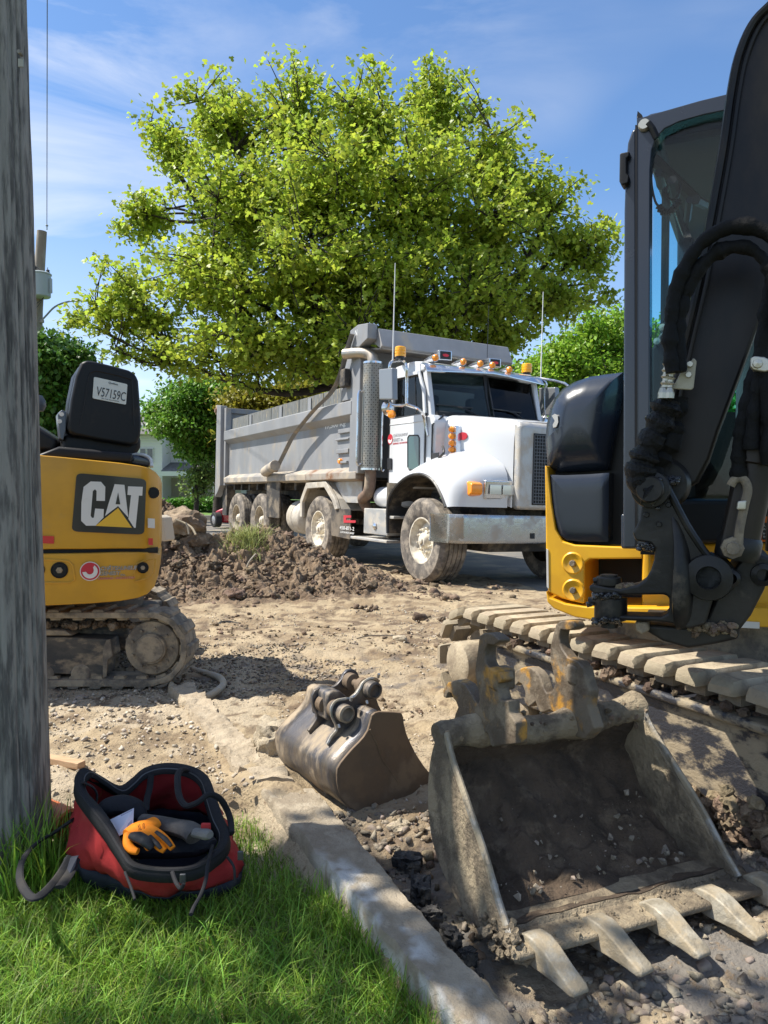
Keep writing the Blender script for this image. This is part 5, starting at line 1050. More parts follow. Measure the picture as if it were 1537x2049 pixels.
m_steel2 = mat('frame_scuffed', (.022, .024, .032), .45, col2=(.20, .165, .115), scale=8, lo=.49, hi=.58, bump=.5, bscale=50, dust=(.30, .245, .165), dlo=.50, dhi=.60, dscale=4, stretch=(1, 1, 1.8))
EO = A(1.5, 3.5, 0); EF = unit([-.453, -.891, 0]); EL = unit([.891, -.453, 0])
EM = frameM(EO, EF, EL, (0, 0, 1))
exc = thing('excavator', 'large black and yellow excavator with a glazed cab and raised boom on the right', 'excavator', M=EM)
def ep(x, y, f): return Pl(x, y, EO+EF*f, EF)
def epr(px, f, th, g=None): return prism([ep(x, y, f) for x, y in px], -EF*th, g)
def pe_(name, g, m, par=None, **k): return obj(name, g, m, par or exc, M=EM, **k)
# ---- rubber padded track
tA = A(.31, 4.30, 0); tt = unit([.424, -.906, 0]); tn = unit([.906, .424, 0]); TW = .40; TR = .245; TL = 2.35; TZc = .262; a0_ = .27
def tp_(a, z, n=0.): return tA+tt*a+tn*n+A(0, 0, z)
per = 2*(TL-.0)+2*math.pi*TR
def on_track(s, r):
    L_ = TL
    if s < L_: return tp_(a0_+s, TZc+r), 0
    s -= L_
    if s < math.pi*TR: th = s/TR; return tp_(a0_+L_+r*math.sin(th), TZc+r*math.cos(th)), th
    s -= math.pi*TR
    if s < L_: return tp_(a0_+L_-s, TZc-r), math.pi
    s -= L_; th = math.pi+s/TR; return tp_(a0_+r*math.sin(th), TZc+r*math.cos(th)), th
npad = 42
# one pad: bevelled shoe with a raised, rounded rubber face
pg = Geo(); hw = .054; prof_ = [(-hw, .0), (hw, .0), (hw, .030), (hw*.80, .052), (-hw*.80, .052), (-hw, .030)]
def ring(y, k, zk=1.0): return [(x*k, y, z*zk) for x, z in prof_]
rings_ = [ring(-.0, .86, .55), ring(.012, .98, .86), ring(.05, 1., 1.), ring(TW-.05, 1., 1.), ring(TW-.012, .98, .86), ring(TW, .86, .55)]
V = [q for r in rings_ for q in r]; f = []
for i in range(5):
    for k in range(6): k2 = (k+1) % 6; f.append([i*6+k, i*6+k2, (i+1)*6+k2, (i+1)*6+k])
f += [[5, 4, 3, 2, 1, 0], [30, 31, 32, 33, 34, 35]]; pg.add(V, f)
pme = []
for k in range(4):
    vv_ = pg.verts().copy(); r_ = np.random.default_rng(k); vv_ = vv_+fbm(vv_*16+k*5, 3)[:, None]*A(.002, .006, .003); me = mesh_from('track_pad', vv_, pg.f, m_pad); fix_normals(me); me.polygons.foreach_set('use_smooth', np.ones(len(me.polygons), bool)); me.set_sharp_from_angle(angle=R(40)); pme.append(me)
EMi = np.linalg.inv(EM)
lk = Geo(); obox((0, .10, -.022), (.046, 0, 0), (0, .05, 0), (0, 0, .018), lk); lkm = mesh_from('track_link', lk.verts(), lk.f, m_mudm); fix_normals(lkm)
for side_off in (0., 1.42):
    for k in range(npad):
        s = (k+.35)*per/npad; p, th = on_track(s, TR); up = tt*math.sin(th)+A(0, 0, 1)*math.cos(th); fw = tt*math.cos(th)-A(0, 0, 1)*math.sin(th)
        Mw = frameM(p+tn*side_off, fw, tn, up); o = inst('track_pad', pme[k % 4], exc, EMi@Mw)
        if side_off == 0: inst('track_link', lkm, o, np.eye(4))
# side frame between the runs, rollers, sprocket motor and idler
fr_ = [(.40, .36), (.62, .44), (2.15, .44), (2.38, .36), (2.42, .20), (2.2, .14), (1.75, .09), (1.6, .13), (.9, .13), (.7, .10), (.45, .16)]
side_ = prism([tp_(a, z, .05) for a, z in [(.52, .385), (.64, .405), (2.55, .405), (2.60, .14), (2.15, .065), (1.95, .07), (1.72, .145), (.95, .155), (.6, .135)]], tn*.26); pe_('track_frame', side_, m_steel2, bevel=.012)
pe_('track_frame_ridge', prism([tp_(a, z, .02) for a, z in [(.5, .405), (.55, .44), (2.6, .44), (2.6, .405)]], tn*.30), m_steel2, bevel=.012)
pe_('final_drive', lathe([(.0001, -.07), (.10, -.07), (.115, -.06), (.118, -.02), (.118, .1), (.17, .1), (.17, .18)], tp_(a0_+.02, TZc, .02), tn, 32), m_pad, smooth=True)
pe_('idler', lathe([(.0001, .03), (.06, .03), (.07, .05), (.16, .05), (.175, .07), (.175, .17)], tp_(a0_+TL, TZc, .06), tn, 32), m_mudm, smooth=True)
for k in range(6): pe_('roller', lathe([(.0001, .0), (.05, .0), (.065, .02), (.065, .07), (.05, .08), (.05, .16)], tp_(.72+.31*k, .105, .05), tn, 20), m_mudm, smooth=True)
r_ = np.random.default_rng(5); q = np.stack([tp_(a, z, n) for a, z, n in zip(r_.uniform(.6, 2.6, 300), r_.uniform(.43, .455, 300), r_.uniform(.02, .30, 300))]); vf = scatter(clods, q, r_.uniform(.006, .026, 300), 8)
pe_('packed_dirt', Geo().add(vf[0], vf[1].tolist()), m_clodd, kind='stuff', fixn=False)
q = np.stack([tp_(a, z, n) for a, z, n in zip(r_.normal(2.02, .07, 110), r_.normal(.11, .03, 110), r_.uniform(-.01, .04, 110))]); vf = scatter(clods, q, r_.uniform(.008, .032, 110), 9)
pe_('packed_dirt', Geo().add(vf[0], vf[1].tolist()), m_clod, kind='stuff', fixn=False)
pe_('centre_frame', prism([tp_(a, .22, .34) for a in (.7, 2.1)]+[tp_(a, .5, .34) for a in (2.1, .7)], tn*1.05), m_cast, bevel=.02)
pe_('slew_ring', cyl(EO+A(0, 0, .48), EO+A(0, 0, .66), .48, 40), m_mudm, smooth=True)
# ---- house: yellow frame with an opening at the front
f0 = .60
lower = [(1093, 1000), (1107, 1020), (1114, 1062), (1128, 1084), (1150, 1090), (1290, 1096), (1290, 1117), (1178, 1117), (1168, 1124), (1167, 1208), (1130, 1200), (1102, 1192), (1096, 1178)]
yb = pe_('house_frame', epr([(1090, 930), (1097, 938), (1104, 1005), (1112, 1058), (1126, 1083), (1150, 1090), (1286, 1096), (1286, 1118), (1180, 1119), (1170, 1126), (1169, 1209), (1125, 1198), (1099, 1186), (1093, 1172)], f0, .75), m_y2, bevel=.022, bseg=3)
pe_('house_frame', epr([(1286, 1096), (1302, 1096), (1302, 1176), (1292, 1182), (1284, 1170)], f0, .5), m_y2, bevel=.01)
pe_('house_frame', epr([(1284, 1090), (1620, 1085), (1620, 1215), (1340, 1215), (1284, 1213)], f0-.10, .5), m_y2, bevel=.01)
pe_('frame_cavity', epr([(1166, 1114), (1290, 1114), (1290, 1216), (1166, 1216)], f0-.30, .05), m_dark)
pe_('base_rim', epr([(1092, 1182), (1100, 1196), (1130, 1208), (1170, 1214), (1290, 1216), (1640, 1216), (1640, 1258), (1300, 1250), (1200, 1243), (1150, 1235), (1108, 1218), (1095, 1205)], f0+.02, .85), m_y2, bevel=.02, bseg=3)
for x, y in ((1146, 1127), (1147, 1181)):
    rb = pe_('bolt_boss', lathe([(.048, -.004), (.042, .002), (.034, .001), (.028, -.003), (.0001, -.003)], ep(x, y, f0+.004), EF, 24), m_y2, smooth=True); pe_('bolt', lathe([(.0001, .016), (.011, .016), (.014, .012), (.014, .0)], ep(x, y, f0+.002), EF, 8), m_mudm, rb)
st = pe_('label', epr([(1482, 1243), (1520, 1245), (1520, 1258), (1482, 1256)], f0+.026, .004), mat('white_sticker', (.62, .62, .58), .5))
# domed engine hood: loft of sections that fall away towards its edges
def dome(name, outline, f, bulge, m, depth=.5, rings=7, **k):
    c = np.array(outline, float); ctr = c.mean(0); pts = []
    for i in range(rings+1):
        t = i/rings; sc = 1-.0*t; ring_ = ctr+(c-ctr)*(1-t); off = bulge*(1-(1-t)**(3.2 if bulge > .05 else 9))
        pts.append([ep(x, y, f)+EF*off for x, y in ring_]+[ep(*ring_[0], f)+EF*off])
    pts.insert(0, [ep(x, y, f)-EF*depth for x, y in c]+[ep(*c[0], f)-EF*depth]); pts.insert(1, [ep(x, y, f)-EF*.02 for x, y in c]+[ep(*c[0], f)-EF*.02])
    return pe_(name, grid(pts), m, smooth=True, angle=60, **k)
def dense(pts, n=5): return [tuple(p) for p in smooth_path([(a, b, 0) for a, b in pts], n, closed=True)[:, :2]]
def poly(pts, n=4):
    o = []
    for i in range(len(pts)):
        a, b = np.array(pts[i], float), np.array(pts[(i+1) % len(pts)], float)
        for k in range(n): o.append(tuple(a+(b-a)*k/n))
    return o
hood = dome('engine_hood', poly([(1092, 880), (1094, 850), (1101, 817), (1111, 795), (1126, 778), (1148, 765), (1180, 754), (1214, 749), (1247, 745), (1246, 780), (1238, 830), (1229, 885), (1219, 940), (1160, 944), (1120, 945), (1096, 934)], 3), f0-.07, .085, m_hood)
low = dome('side_panel', poly([(1101, 950), (1130, 951), (1180, 949), (1219, 946), (1218, 1010), (1217, 1084), (1170, 1084), (1134, 1081), (1120, 1070), (1109, 1030), (1104, 990)], 3), f0-.01, .014, m_hood)
pe_('hood_gap', epr([(1098, 900), (1250, 760), (1300, 760), (1300, 1094), (1128, 1085), (1104, 1000)], f0-.12, .3), m_bk)
pe_('hood_sticker', epr([(1104, 832), (1110, 828), (1116, 832), (1117, 845), (1113, 854), (1107, 856), (1106, 850), (1110, 842), (1108, 838)], f0+.008, .02), m_decw, hood)
pe_('decal', epr([(1093, 1098), (1097, 1100), (1098, 1178), (1094, 1174)], f0+.004, .01), m_decw)
# ---- cab
fc = .87
post = [(1274, 300), (1274, 232), (1279, 236), (1330, 221), (1400, 201), (1470, 184), (1640, 140), (1640, 186), (1470, 217), (1410, 229), (1360, 243), (1330, 257), (1313, 276), (1304, 300), (1301, 340), (1300, 700), (1300, 1022), (1310, 1024), (1310, 1098), (1272, 1098)]
cabf = pe_('cab_frame', epr(post, fc, .07), m_hood, bevel=.012, bseg=3)
rp = [(1249, 420), (1252, 330), (1256, 285), (1264, 262), (1274, 252), (1275, 1098), (1246, 1098)]
pe_('cab_post', epr(rp, fc-.05, .10), m_hood, cabf, bevel=.025, bseg=4)
pe_('cab_post_seam', epr([(1271, 250), (1275, 250), (1275, 1096), (1271, 1096)], fc+.002, .05), m_bk, cabf)
pe_('gutter_fin', epr([(1274, 236), (1276, 222), (1284, 229), (1290, 240)], fc-.01, .05), m_bk, cabf)
pe_('wiper_pivot', lathe([(.0001, .02), (.018, .02), (.022, .01), (.022, -.01)], ep(1290, 252, fc), EF, 14), m_zinc, cabf); pe_('latch_arm', tube([ep(1297, 246, fc+.015), ep(1306, 258, fc+.012), ep(1314, 276, fc+.006)], .012, 8), m_bk, cabf)
pe_('side_bracket', epr([(1240, 306), (1260, 302), (1259, 312), (1254, 316), (1254, 345), (1259, 352), (1257, 366), (1244, 370), (1239, 362)], fc-.02, .06), m_bk, cabf, bevel=.008)
def eb(f1, f2, l1, l2, z1, z2, g=None): return obox(EO+EF*(f1+f2)/2+EL*(l1+l2)/2+A(0, 0, (z1+z2)/2), EF*(f1-f2)/2, EL*(l2-l1)/2, A(0, 0, (z2-z1)/2), g)
zt = ep(1300, 236, fc)[2]; lr = float((ep(1290, 600, fc)-EO)@EL)
pe_('cab_roof', eb(fc-.03, -.55, lr-.02, .80, zt-.03, zt+.04), m_hood, cabf, bevel=.03)
hd = pe_('headliner', eb(fc-.12, -.5, lr+.05, .72, zt-.06, zt-.035), m_dark, cabf)
g = eb(fc-.1, -.5, lr-.02, lr+.02, zt-.08, zt-.03); pe_('side_rail', g, m_hood, cabf, bevel=.01)
pe_('side_post', eb(-.42, -.52, lr-.02, lr+.05, 1.05, zt-.05), m_hood, cabf, bevel=.01); pe_('side_post', eb(.32, .29, lr-.01, lr+.02, 1.5, zt-.08), m_bk, cabf)
pe_('side_panel', eb(fc-.1, -.5, lr-.02, lr+.04, .95, 1.52), m_bk, cabf); pe_('rear_panel', eb(-.46, -.52, lr, .76, .95, 1.6), m_bk, cabf)
for l in (lr+.02, .74): pe_('rear_post', eb(-.44, -.52, l-.04, l+.04, 1.5, zt-.05), m_hood, cabf)
m_teal = glass_mat('tinted_glass', (.42, .80, .90), ior=1.07)
pe_('side_glass', Geo().add([EO+EF*a+EL*(lr+.01)+A(0, 0, z) for a, z in ((fc-.13, 1.5), (-.44, 1.5), (-.44, zt-.08), (fc-.13, zt-.08))], [[0, 1, 2, 3]]), m_teal, cabf, fixn=False); pe_('rear_glass', eb(-.49, -.495, lr+.06, .70, 1.6, zt-.1), m_teal, cabf)
pe_('front_glass', prism([ep(x, y, fc-.04) for x, y in [(1300, 262), (1640, 170), (1640, 1000), (1300, 1000)]], -EF*.005), glass_mat('front_glass', (.92, .96, .96), ior=1.10), cabf)
st_ = pe_('seat', eb(.0, -.16, lr+.28, lr+.74, 1.35, 2.02), m_seatm, cabf, bevel=.06, bseg=3); pe_('headrest', eb(-.03, -.13, lr+.38, lr+.64, 2.04, 2.24), m_seatm, st_, bevel=.04, bseg=3); pe_('seat_cushion', eb(.42, -.1, lr+.28, lr+.74, 1.22, 1.38), m_seatm, st_, bevel=.04)
pe_('console', prism([ep(x, y, .5) for x, y in [(1302, 700), (1318, 668), (1336, 655), (1360, 640), (1380, 700), (1380, 1000), (1302, 1000)]], -EF*.3), m_bk, cabf, bevel=.015)
for x, y in ((1326, 655), (1315, 683)): pe_('bolt', lathe([(.0001, .01), (.014, .008), (.016, -.01)], ep(x, y, .505), EF, 10), m_zinc, cabf)
# roof equipment inside the cab: bracket bars and a curly lead
for a, b, r in (((1306, 316), (1392, 400), .022), ((1392, 400), (1412, 410), .018), ((1318, 345), (1322, 372), .016), ((1345, 360), (1352, 392), .018), ((1380, 400), (1375, 440), .014)): pe_('cab_bracket', tube([ep(*a, fc-.12), ep(*b, fc-.28)], r, 6), m_bk, cabf)
pe_('lead', tube(smooth_path([ep(x, y, fc-.13) for x, y in [(1303, 330), (1304, 370), (1311, 402), (1319, 414)]], 4), .005, 6), m_bk, cabf)
cc_ = smooth_path([ep(x, y, fc-.13) for x, y in [(1319, 412), (1326, 423), (1338, 424), (1350, 415), (1359, 400)]], 8); rr_ = [.013+.003*math.sin(i*1.6) for i in range(len(cc_))]; pe_('coiled_lead', tube(cc_, rr_, 8), m_bk, cabf, smooth=True)
pe_('lead', tube(smooth_path([ep(x, y, fc-.15) for x, y in [(1335, 372), (1333, 388), (1341, 398), (1352, 398), (1360, 382), (1362, 368)]], 4), .005, 6), m_bk, cabf)
pe_('cab_sill', epr([(1242, 1028), (1320, 1024), (1320, 1100), (1242, 1098)], fc-.06, .12), m_hood, cabf, bevel=.01)
pe_('floor_deck', epr([(1300, 1000), (1640, 1000), (1640, 1088), (1300, 1088)], fc-.2, .6), m_bk, bevel=.02)
pe_('warning_label', epr([(1524, 1034), (1560, 1032), (1560, 1084), (1524, 1084)], fc-.19, .01), mat('warning_orange', (.75, .16, .01), .4)); 
pe_('label_panel', epr([(1525, 1046), (1558, 1045), (1558, 1080), (1525, 1080)], fc-.175, .006), m_dec)
for i, tx in enumerate(('A DANGER', 'Avoid swing', 'area of boom', 'Stay clear')): pe_('lettering', text_geo(tx, .05, ep(1527, 1054+7.5*i, fc-.170), EL, (0, 0, 1), .001, width=.055, height=.008), m_decw)
pe_('handrail', tube(smooth_path([ep(1540, 1100, fc-.1), ep(1544, 1040, fc-.06), ep(1560, 900, fc-.05)], 4), .015, 8), m_bk, smooth=True)
# ---- swing bracket: seen square on, its pins point to the camera's left
BA = unit([-.40, -.917, 0]); b0 = P(1310, 1000, 2.34)
def bp(x, y, d=0.): return Pl(x, y, b0-BA*d, BA)
def bpr(px, d, th, g=None): return prism([bp(x, y, d) for x, y in px], -BA*th, g)
main = [(1289, 965), (1302, 955), (1322, 958), (1333, 975), (1347, 1000), (1368, 1040), (1390, 1073), (1412, 1108), (1433, 1131), (1465, 1142), (1475, 1157), (1466, 1174), (1442, 1182), (1428, 1198), (1417, 1234), (1412, 1250), (1377, 1259), (1341, 1247), (1310, 1244), (1240, 1242), (1212, 1246),
        (1195, 1240), (1195, 1228), (1250, 1232), (1322, 1234), (1335, 1228), (1339, 1216), (1339, 1196), (1330, 1190), (1250, 1191), (1188, 1188), (1178, 1180), (1180, 1170), (1240, 1178), (1275, 1171), (1291, 1160), (1302, 1142), (1309, 1120), (1310, 1098), (1302, 1087), (1272, 1082), (1266, 1067), (1280, 1040), (1284, 1010)]
brk = pe_('swing_bracket', bpr(main, 0, .10), m_cast, bevel=.014, bseg=3)
pe_('bracket_web', bpr([(1400, 1110), (1470, 1165), (1490, 1215), (1480, 1262), (1400, 1262), (1360, 1240)], .13, .16), m_cast, brk)
pe_('bracket_web', bpr([(1290, 975), (1325, 965), (1345, 1005), (1372, 1055), (1402, 1100), (1440, 1140), (1462, 1175), (1420, 1235), (1380, 1250), (1345, 1240), (1345, 1180), (1315, 1150), (1312, 1090), (1275, 1070)], .09, .20), m_cast, brk, bevel=.02)
# swelling rib running down the casting
pe_('casting_rib', tube(smooth_path([bp(1345, 1010, .02), bp(1362, 1090, -.01), bp(1366, 1160, -.02), bp(1366, 1225, -.01), bp(1372, 1256, .03)], 5), np.interp(np.linspace(0, 1, 21), [0, .3, .6, .9, 1], [.008, .028, .038, .032, .006]), 14, flat=(1, .45)), m_cast, brk, smooth=True)
ri_ = smooth_path([bp(x, y, -.004) for x, y in [(1333, 972), (1350, 1004), (1372, 1046), (1396, 1084), (1420, 1116), (1440, 1134), (1466, 1143)]], 4); pe_('casting_edge', tube(ri_, .011, 8), m_cast, brk, smooth=True)
pe_('base_casting', bpr([(1279, 1249), (1290, 1262), (1326, 1284), (1377, 1298), (1430, 1290), (1479, 1279), (1480, 1262), (1503, 1232), (1530, 1180), (1548, 1120), (1500, 1098), (1445, 1170), (1415, 1236), (1370, 1256), (1325, 1252)], .05, .34), m_cast, brk, bevel=.02, bseg=3)
def boss(name, x, y, r1, r2, d, h, m=m_cast, m2=m_dark):
    o = pe_(name, lathe([(r1*1.12, -.02), (r1, h), (r2*1.05, h+.006), (r2, h), (r2, h-.05), (.0001, h-.05)], bp(x, y, d), BA, 30), m, brk, smooth=True); return o
boss('pin_boss', 1418, 1155, .068, .034, .0, .018); boss('pin_boss', 1463, 1157, .026, .015, 0, .012); boss('pin_boss', 1527, 1150, .034, .018, .05, .012)
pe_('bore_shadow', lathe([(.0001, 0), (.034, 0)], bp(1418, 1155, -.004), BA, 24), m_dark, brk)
pin = pe_('boom_pin', lathe([(.0001, .055), (.036, .055), (.040, .05), (.042, .02), (.055, .018), (.058, .0), (.058, -.40)], bp(1302, 979, -.03), BA, 30), m_cast, brk, smooth=True)
pe_('pin_collar', lathe([(.075, -.16), (.082, -.14), (.082, -.08), (.07, -.06)], bp(1325, 968, .0), BA, 30), m_cast, brk, smooth=True)
r_ = np.random.default_rng(8)
def gre(pts, n, r0, r1, d0, d1, sd):
    rr_ = np.random.default_rng(sd); q = []
    for k in range(n):
        x, y = pts[rr_.integers(len(pts))]; q.append(bp(x+rr_.normal(0, 3), y+rr_.normal(0, 3), rr_.uniform(d0, d1)))
    vf = scatter([clod(50+j, 2, .3, 1.4) for j in range(3)], np.array(q), rr_.uniform(r0, r1, n), sd); pe_('grease_lumps', Geo().add(vf[0], vf[1].tolist()), m_grease, brk, kind='stuff', fixn=False, smooth=True, angle=0)
gre([(1302+24*math.cos(a), 979+24*math.sin(a)) for a in np.linspace(0, 6.28, 30)]+[(1305, 1005), (1315, 1012), (1281, 990), (1275, 985)], 110, .004, .012, -.05, .02, 3)
gre([(x, 960+abs(x-1340)*.15) for x in range(1320, 1356, 4)], 60, .004, .011, -.02, .06, 4)
gre([(x, 1243) for x in range(1190, 1240, 3)]+[(x, 1193) for x in range(1190, 1235, 4)]+[(1180, 1210), (1176, 1225)], 90, .004, .010, -.03, .03, 5)
gre([(x, 1095) for x in range(1278, 1306, 3)], 40, .003, .008, -.02, .03, 6)
for x, y in ((1294, 1030), (1319, 1049), (1338, 1010)): pe_('bolt', lathe([(.0001, .010), (.007, .010), (.009, .006), (.009, 0)], bp(x, y, 0), BA, 8), m_cast, brk)
# vertical hinge knuckles and pin
kx = bp(1218, 1170, .05); upv = A(0, 0, 1)
pe_('hinge_cap', cyl(bp(1218, 1171, .04), bp(1218, 1171, .04)+upv*.028, .040, 24), m_cast, brk, smooth=True, bevel=.004); pe_('hinge_knuckle', cyl(bp(1222, 1240, .04), bp(1222, 1240, .04)+upv*.075, .052, 24), m_cast, brk, smooth=True, bevel=.006)
pe_('hinge_pin', cyl(bp(1219, 1255, .04), bp(1219, 1150, .04), .028, 16), m_cast, brk, smooth=True); pe_('hinge_bolt', cyl(bp(1188, 1162, .03), bp(1205, 1160, .03), .010, 10), m_cast, brk); pe_('hinge_bolt', cyl(bp(1178, 1203, .03), bp(1200, 1203, .03), .014, 10), m_cast, brk)
r2 = np.random.default_rng(10); q = np.stack([bp(x, y, d) for x, y, d in zip(r2.normal(1253, 12, 60), np.full(60, 1174.), r2.uniform(.01, .08, 60))]); vf = scatter(clods, q, r2.uniform(.004, .012, 60), 3); pe_('packed_dirt', Geo().add(vf[0], vf[1].tolist()), m_clod, brk, kind='stuff', fixn=False)
q = np.stack([bp(x, y, d) for x, y, d in zip(r2.uniform(1380, 1470, 110), r2.normal(1258, 5, 110), r2.uniform(.02, .10, 110))]); vf = scatter(clods, q, r2.uniform(.004, .014, 110), 3); pe_('packed_dirt', Geo().add(vf[0], vf[1].tolist()), m_clod, brk, kind='stuff', fixn=False)
pe_('frame_lug', bpr([(1270, 1245), (1296, 1245), (1300, 1262), (1284, 1270), (1272, 1262)], .02, .12), m_mudm, brk, bevel=.006)
# ---- boom: welded box section with edge flanges
bo = [(1318, 957), (1327, 890), (1343, 800), (1370, 680), (1398, 560), (1427, 410), (1448, 290), (1462, 190), (1477, 115), (1503, 52), (1537, 14), (1600, -40), (1800, -140), (1900, -100), (1760, 60), (1660, 260), (1590, 450), (1530, 620), (1478, 760), (1440, 860), (1420, 920), (1396, 965), (1360, 985), (1332, 982)]
boom = pe_('boom', bpr(bo, .10, .24), m_boom, bevel=.012, bseg=3)
fl1 = smooth_path([bp(x, y, .088) for x, y in bo[:13]], 4); pe_('boom_flange', tube(fl1, .016, 8, flat=(1, .8)), m_boom, boom, smooth=True)
fl2 = smooth_path([bp(x+16, y+2, .090) for x, y in bo[:13]], 4); pe_('boom_flange', tube(fl2, .007, 8), m_boom, boom, smooth=True)
# the inclined web plate across the foot of the boom
0 and pe_('boom_web', bpr([(1330, 965), (1340, 880), (1362, 770), (1400, 620), (1460, 560), (1440, 700), (1400, 830), (1372, 950), (1355, 975)], .085, .02), m_boom, boom, bevel=.006)
# ---- boom cylinder
ca, cb = bp(1474, 1112, .03), bp(1560, 700, .03)
cy = pe_('cylinder_barrel', cyl(ca, cb, .056, 26), m_boom, bevel=.008, smooth=True); pe_('cylinder_barrel_cap', lathe([(.0001, 0), (.060, 0), (.064, .01), (.064, .06), (.058, .07)], ca-unit(cb-ca)*.01, unit(cb-ca), 26), m_cast, cy, smooth=True)
pe_('cylinder_plate', bpr([(1441, 1100), (1444, 1080), (1465, 985), (1473, 950), (1492, 955), (1484, 1010), (1478, 1118), (1450, 1114)], -.02, .03), m_boom, cy, bevel=.008)
pe_('cylinder_bolt', lathe([(.0001, .04), (.018, .04), (.020, .02), (.032, .018), (.034, 0)], bp(1466, 1096, -.022), BA, 8), m_mudm, cy)
pe_('oil_pipe', tube(smooth_path([bp(x, y, -.03) for x, y in [(1462, 972), (1470, 960), (1484, 957), (1494, 968), (1496, 985), (1490, 1010), (1480, 1060), (1478, 1090)]], 5), .013, 10), m_mudm, cy, smooth=True)
pe_('pipe_clamp', bpr([(1476, 1003), (1494, 1001), (1492, 1020), (1474, 1020)], -.055, .04), m_zinc, cy, bevel=.004)
pe_('cylinder_collar', lathe([(.060, 0), (.07, .005), (.07, .05), (.060, .055)], bp(1512, 930, .03), unit(cb-ca), 24), m_boom, cy, smooth=True)
# ---- hoses
def hose(px, r, d, name='hose', m=m_hose, wob=.0, n=7):
    p = smooth_path([bp(x, y, dd) for (x, y), dd in zip(px, d if isinstance(d, list) else [d]*len(px))], n); rr_ = r*(1+wob*fbm(p*24, 3)); return pe_(name, tube(p, rr_, 12), m, smooth=True)
hose([(1346, 745), (1341, 690), (1343, 640), (1350, 590), (1368, 540), (1396, 495), (1432, 466), (1470, 453), (1510, 455), (1560, 480)], .0215, -.12, wob=.35)
hose([(1360, 745), (1357, 690), (1360, 630), (1374, 580), (1400, 535), (1436, 505), (1470, 494), (1505, 500), (1536, 530), (1552, 580), (1560, 660)], .0205, -.10, wob=.35)
hose([(1340, 800), (1322, 842), (1304, 880), (1288, 918), (1280, 950), (1284, 972), (1300, 985)], .038, -.05, 'hose_sleeve', mat('black_sleeve', (.005, .005, .005), .4, spec=.3, bump=1., bscale=26, bdist=.03), wob=.6)
hose([(1352, 796), (1350, 830), (1338, 880), (1318, 920), (1306, 960)], .034, -.01, 'hose_sleeve', m_hose, wob=.5)
hose([(1504, 900), (1508, 840), (1516, 780), (1522, 730), (1530, 660), (1545, 560)], .022, -.05, wob=.3); hose([(1538, 930), (1540, 860), (1536, 790), (1530, 745)], .022, -.06, wob=.3)
hose([(1478, 955), (1480, 900), (1488, 850), (1500, 800), (1512, 750), (1540, 690)], .024, -.02, wob=.4)
# fittings
for x, y0_, y1_ in ((1335, 728, 775), (1344, 735, 775)):
    pts = [bp(x-(y-y0_)*.10, y, -.09) for y in np.linspace(y0_, y1_, 12)]; rr_ = [.009 if i % 3 else .014 for i in range(12)]; pe_('hose_fitting', tube(pts, rr_, 8), m_zinc)
for x in (1327, 1340): pe_('hose_fitting', tube([bp(x, 776, -.09), bp(x-.5, 786, -.09), bp(x-1, 797, -.09)], [.009, .014, .014], 8), m_zinc)
pe_('fitting_bracket', bpr([(1322, 772), (1348, 772), (1362, 745), (1388, 716), (1394, 722), (1388, 775), (1384, 780), (1350, 778), (1322, 776)], -.075, .012), mat('cream_plate', (.45, .42, .33), .5, .3, dust=(.3, .26, .18), dlo=.5, dhi=.7), bevel=.003)
for x, y in ((1381, 729), (1378, 750)): pe_('bolt', lathe([(.0001, .008), (.008, .008), (.010, .0)], bp(x, y, -.076), BA, 8), m_zinc)
pe_('hose_clamp', bpr([(1502, 716), (1510, 712), (1530, 714), (1545, 722), (1545, 740), (1530, 744), (1508, 740), (1502, 734)], -.09, .03), m_zinc, bevel=.004); pe_('bolt', lathe([(.0001, .012), (.012, .010), (.014, 0)], bp(1516, 728, -.091), BA, 8), m_zinc)
# ================================================================== DIGGING BUCKETS ON THE GROUND
m_mudb = mat('bucket_mud', (.245, .195, .13), .88, col2=(.14, .11, .075), scale=11, lo=.40, hi=.56, bump=1., bscale=48, bdist=.02, dust=(.36, .29, .19), dlo=.46, dhi=.62, dscale=7, det=12)
m_mudy = mat('hook_yellow_worn', (.42, .21, .03), .55, col2=(.10, .075, .05), scale=8, lo=.38, hi=.50, bump=.6, bscale=40, dust=(.20, .16, .11), dlo=.47, dhi=.60, dscale=7)
m_edge = mat('worn_edge', (.42, .42, .41), .32, .9, dust=(.30, .26, .19), dlo=.46, dhi=.66, dscale=14, bump=.3)
m_rimb = mat('rim_worn', (.36, .34, .30), .5, .5, col2=(.26, .22, .16), scale=18, lo=.4, hi=.55, dust=(.33, .275, .19), dlo=.42, dhi=.56, dscale=12, bump=.5)
m_tooth = mat('tooth_steel', (.26, .225, .165), .6, .25, col2=(.42, .38, .30), scale=14, bump=.7, bscale=40, bdist=.008, dust=(.36, .29, .19), dlo=.44, dhi=.62, dscale=12)
m_inner = mat('inner_earth_shaded', (.115, .08, .052), .97, col2=(.07, .049, .032), scale=7, bump=1., bscale=50, bdist=.02, dust=(.19, .14, .09), dlo=.52, dhi=.72, dscale=12)  # earth brown, deepened so the colour carries the bucket's interior shade
BL = A(.307, 1.909, 0); BW = unit([.738, .301, 0]); BT = A(-BW[1], BW[0], 0); WB = .80          # lip corner, across, and back towards the hooks
BMt = frameM(BL, BW, BT, (0, 0, 1)); big_b = thing('digging_bucket', 'large mud caked digging bucket with five teeth and yellow hooks lying open in the gravel', 'excavator bucket', M=BMt)
def B3(w, t, z):
    w = w+.022*np.clip(t, 0, 1)/.46*(1-2*w/WB); return BL+BW*w+BT*t+A(0, 0, z)
def bb(n, g, m, par=None, **k): return obj(n, g, m, par or big_b, M=BMt, **k)
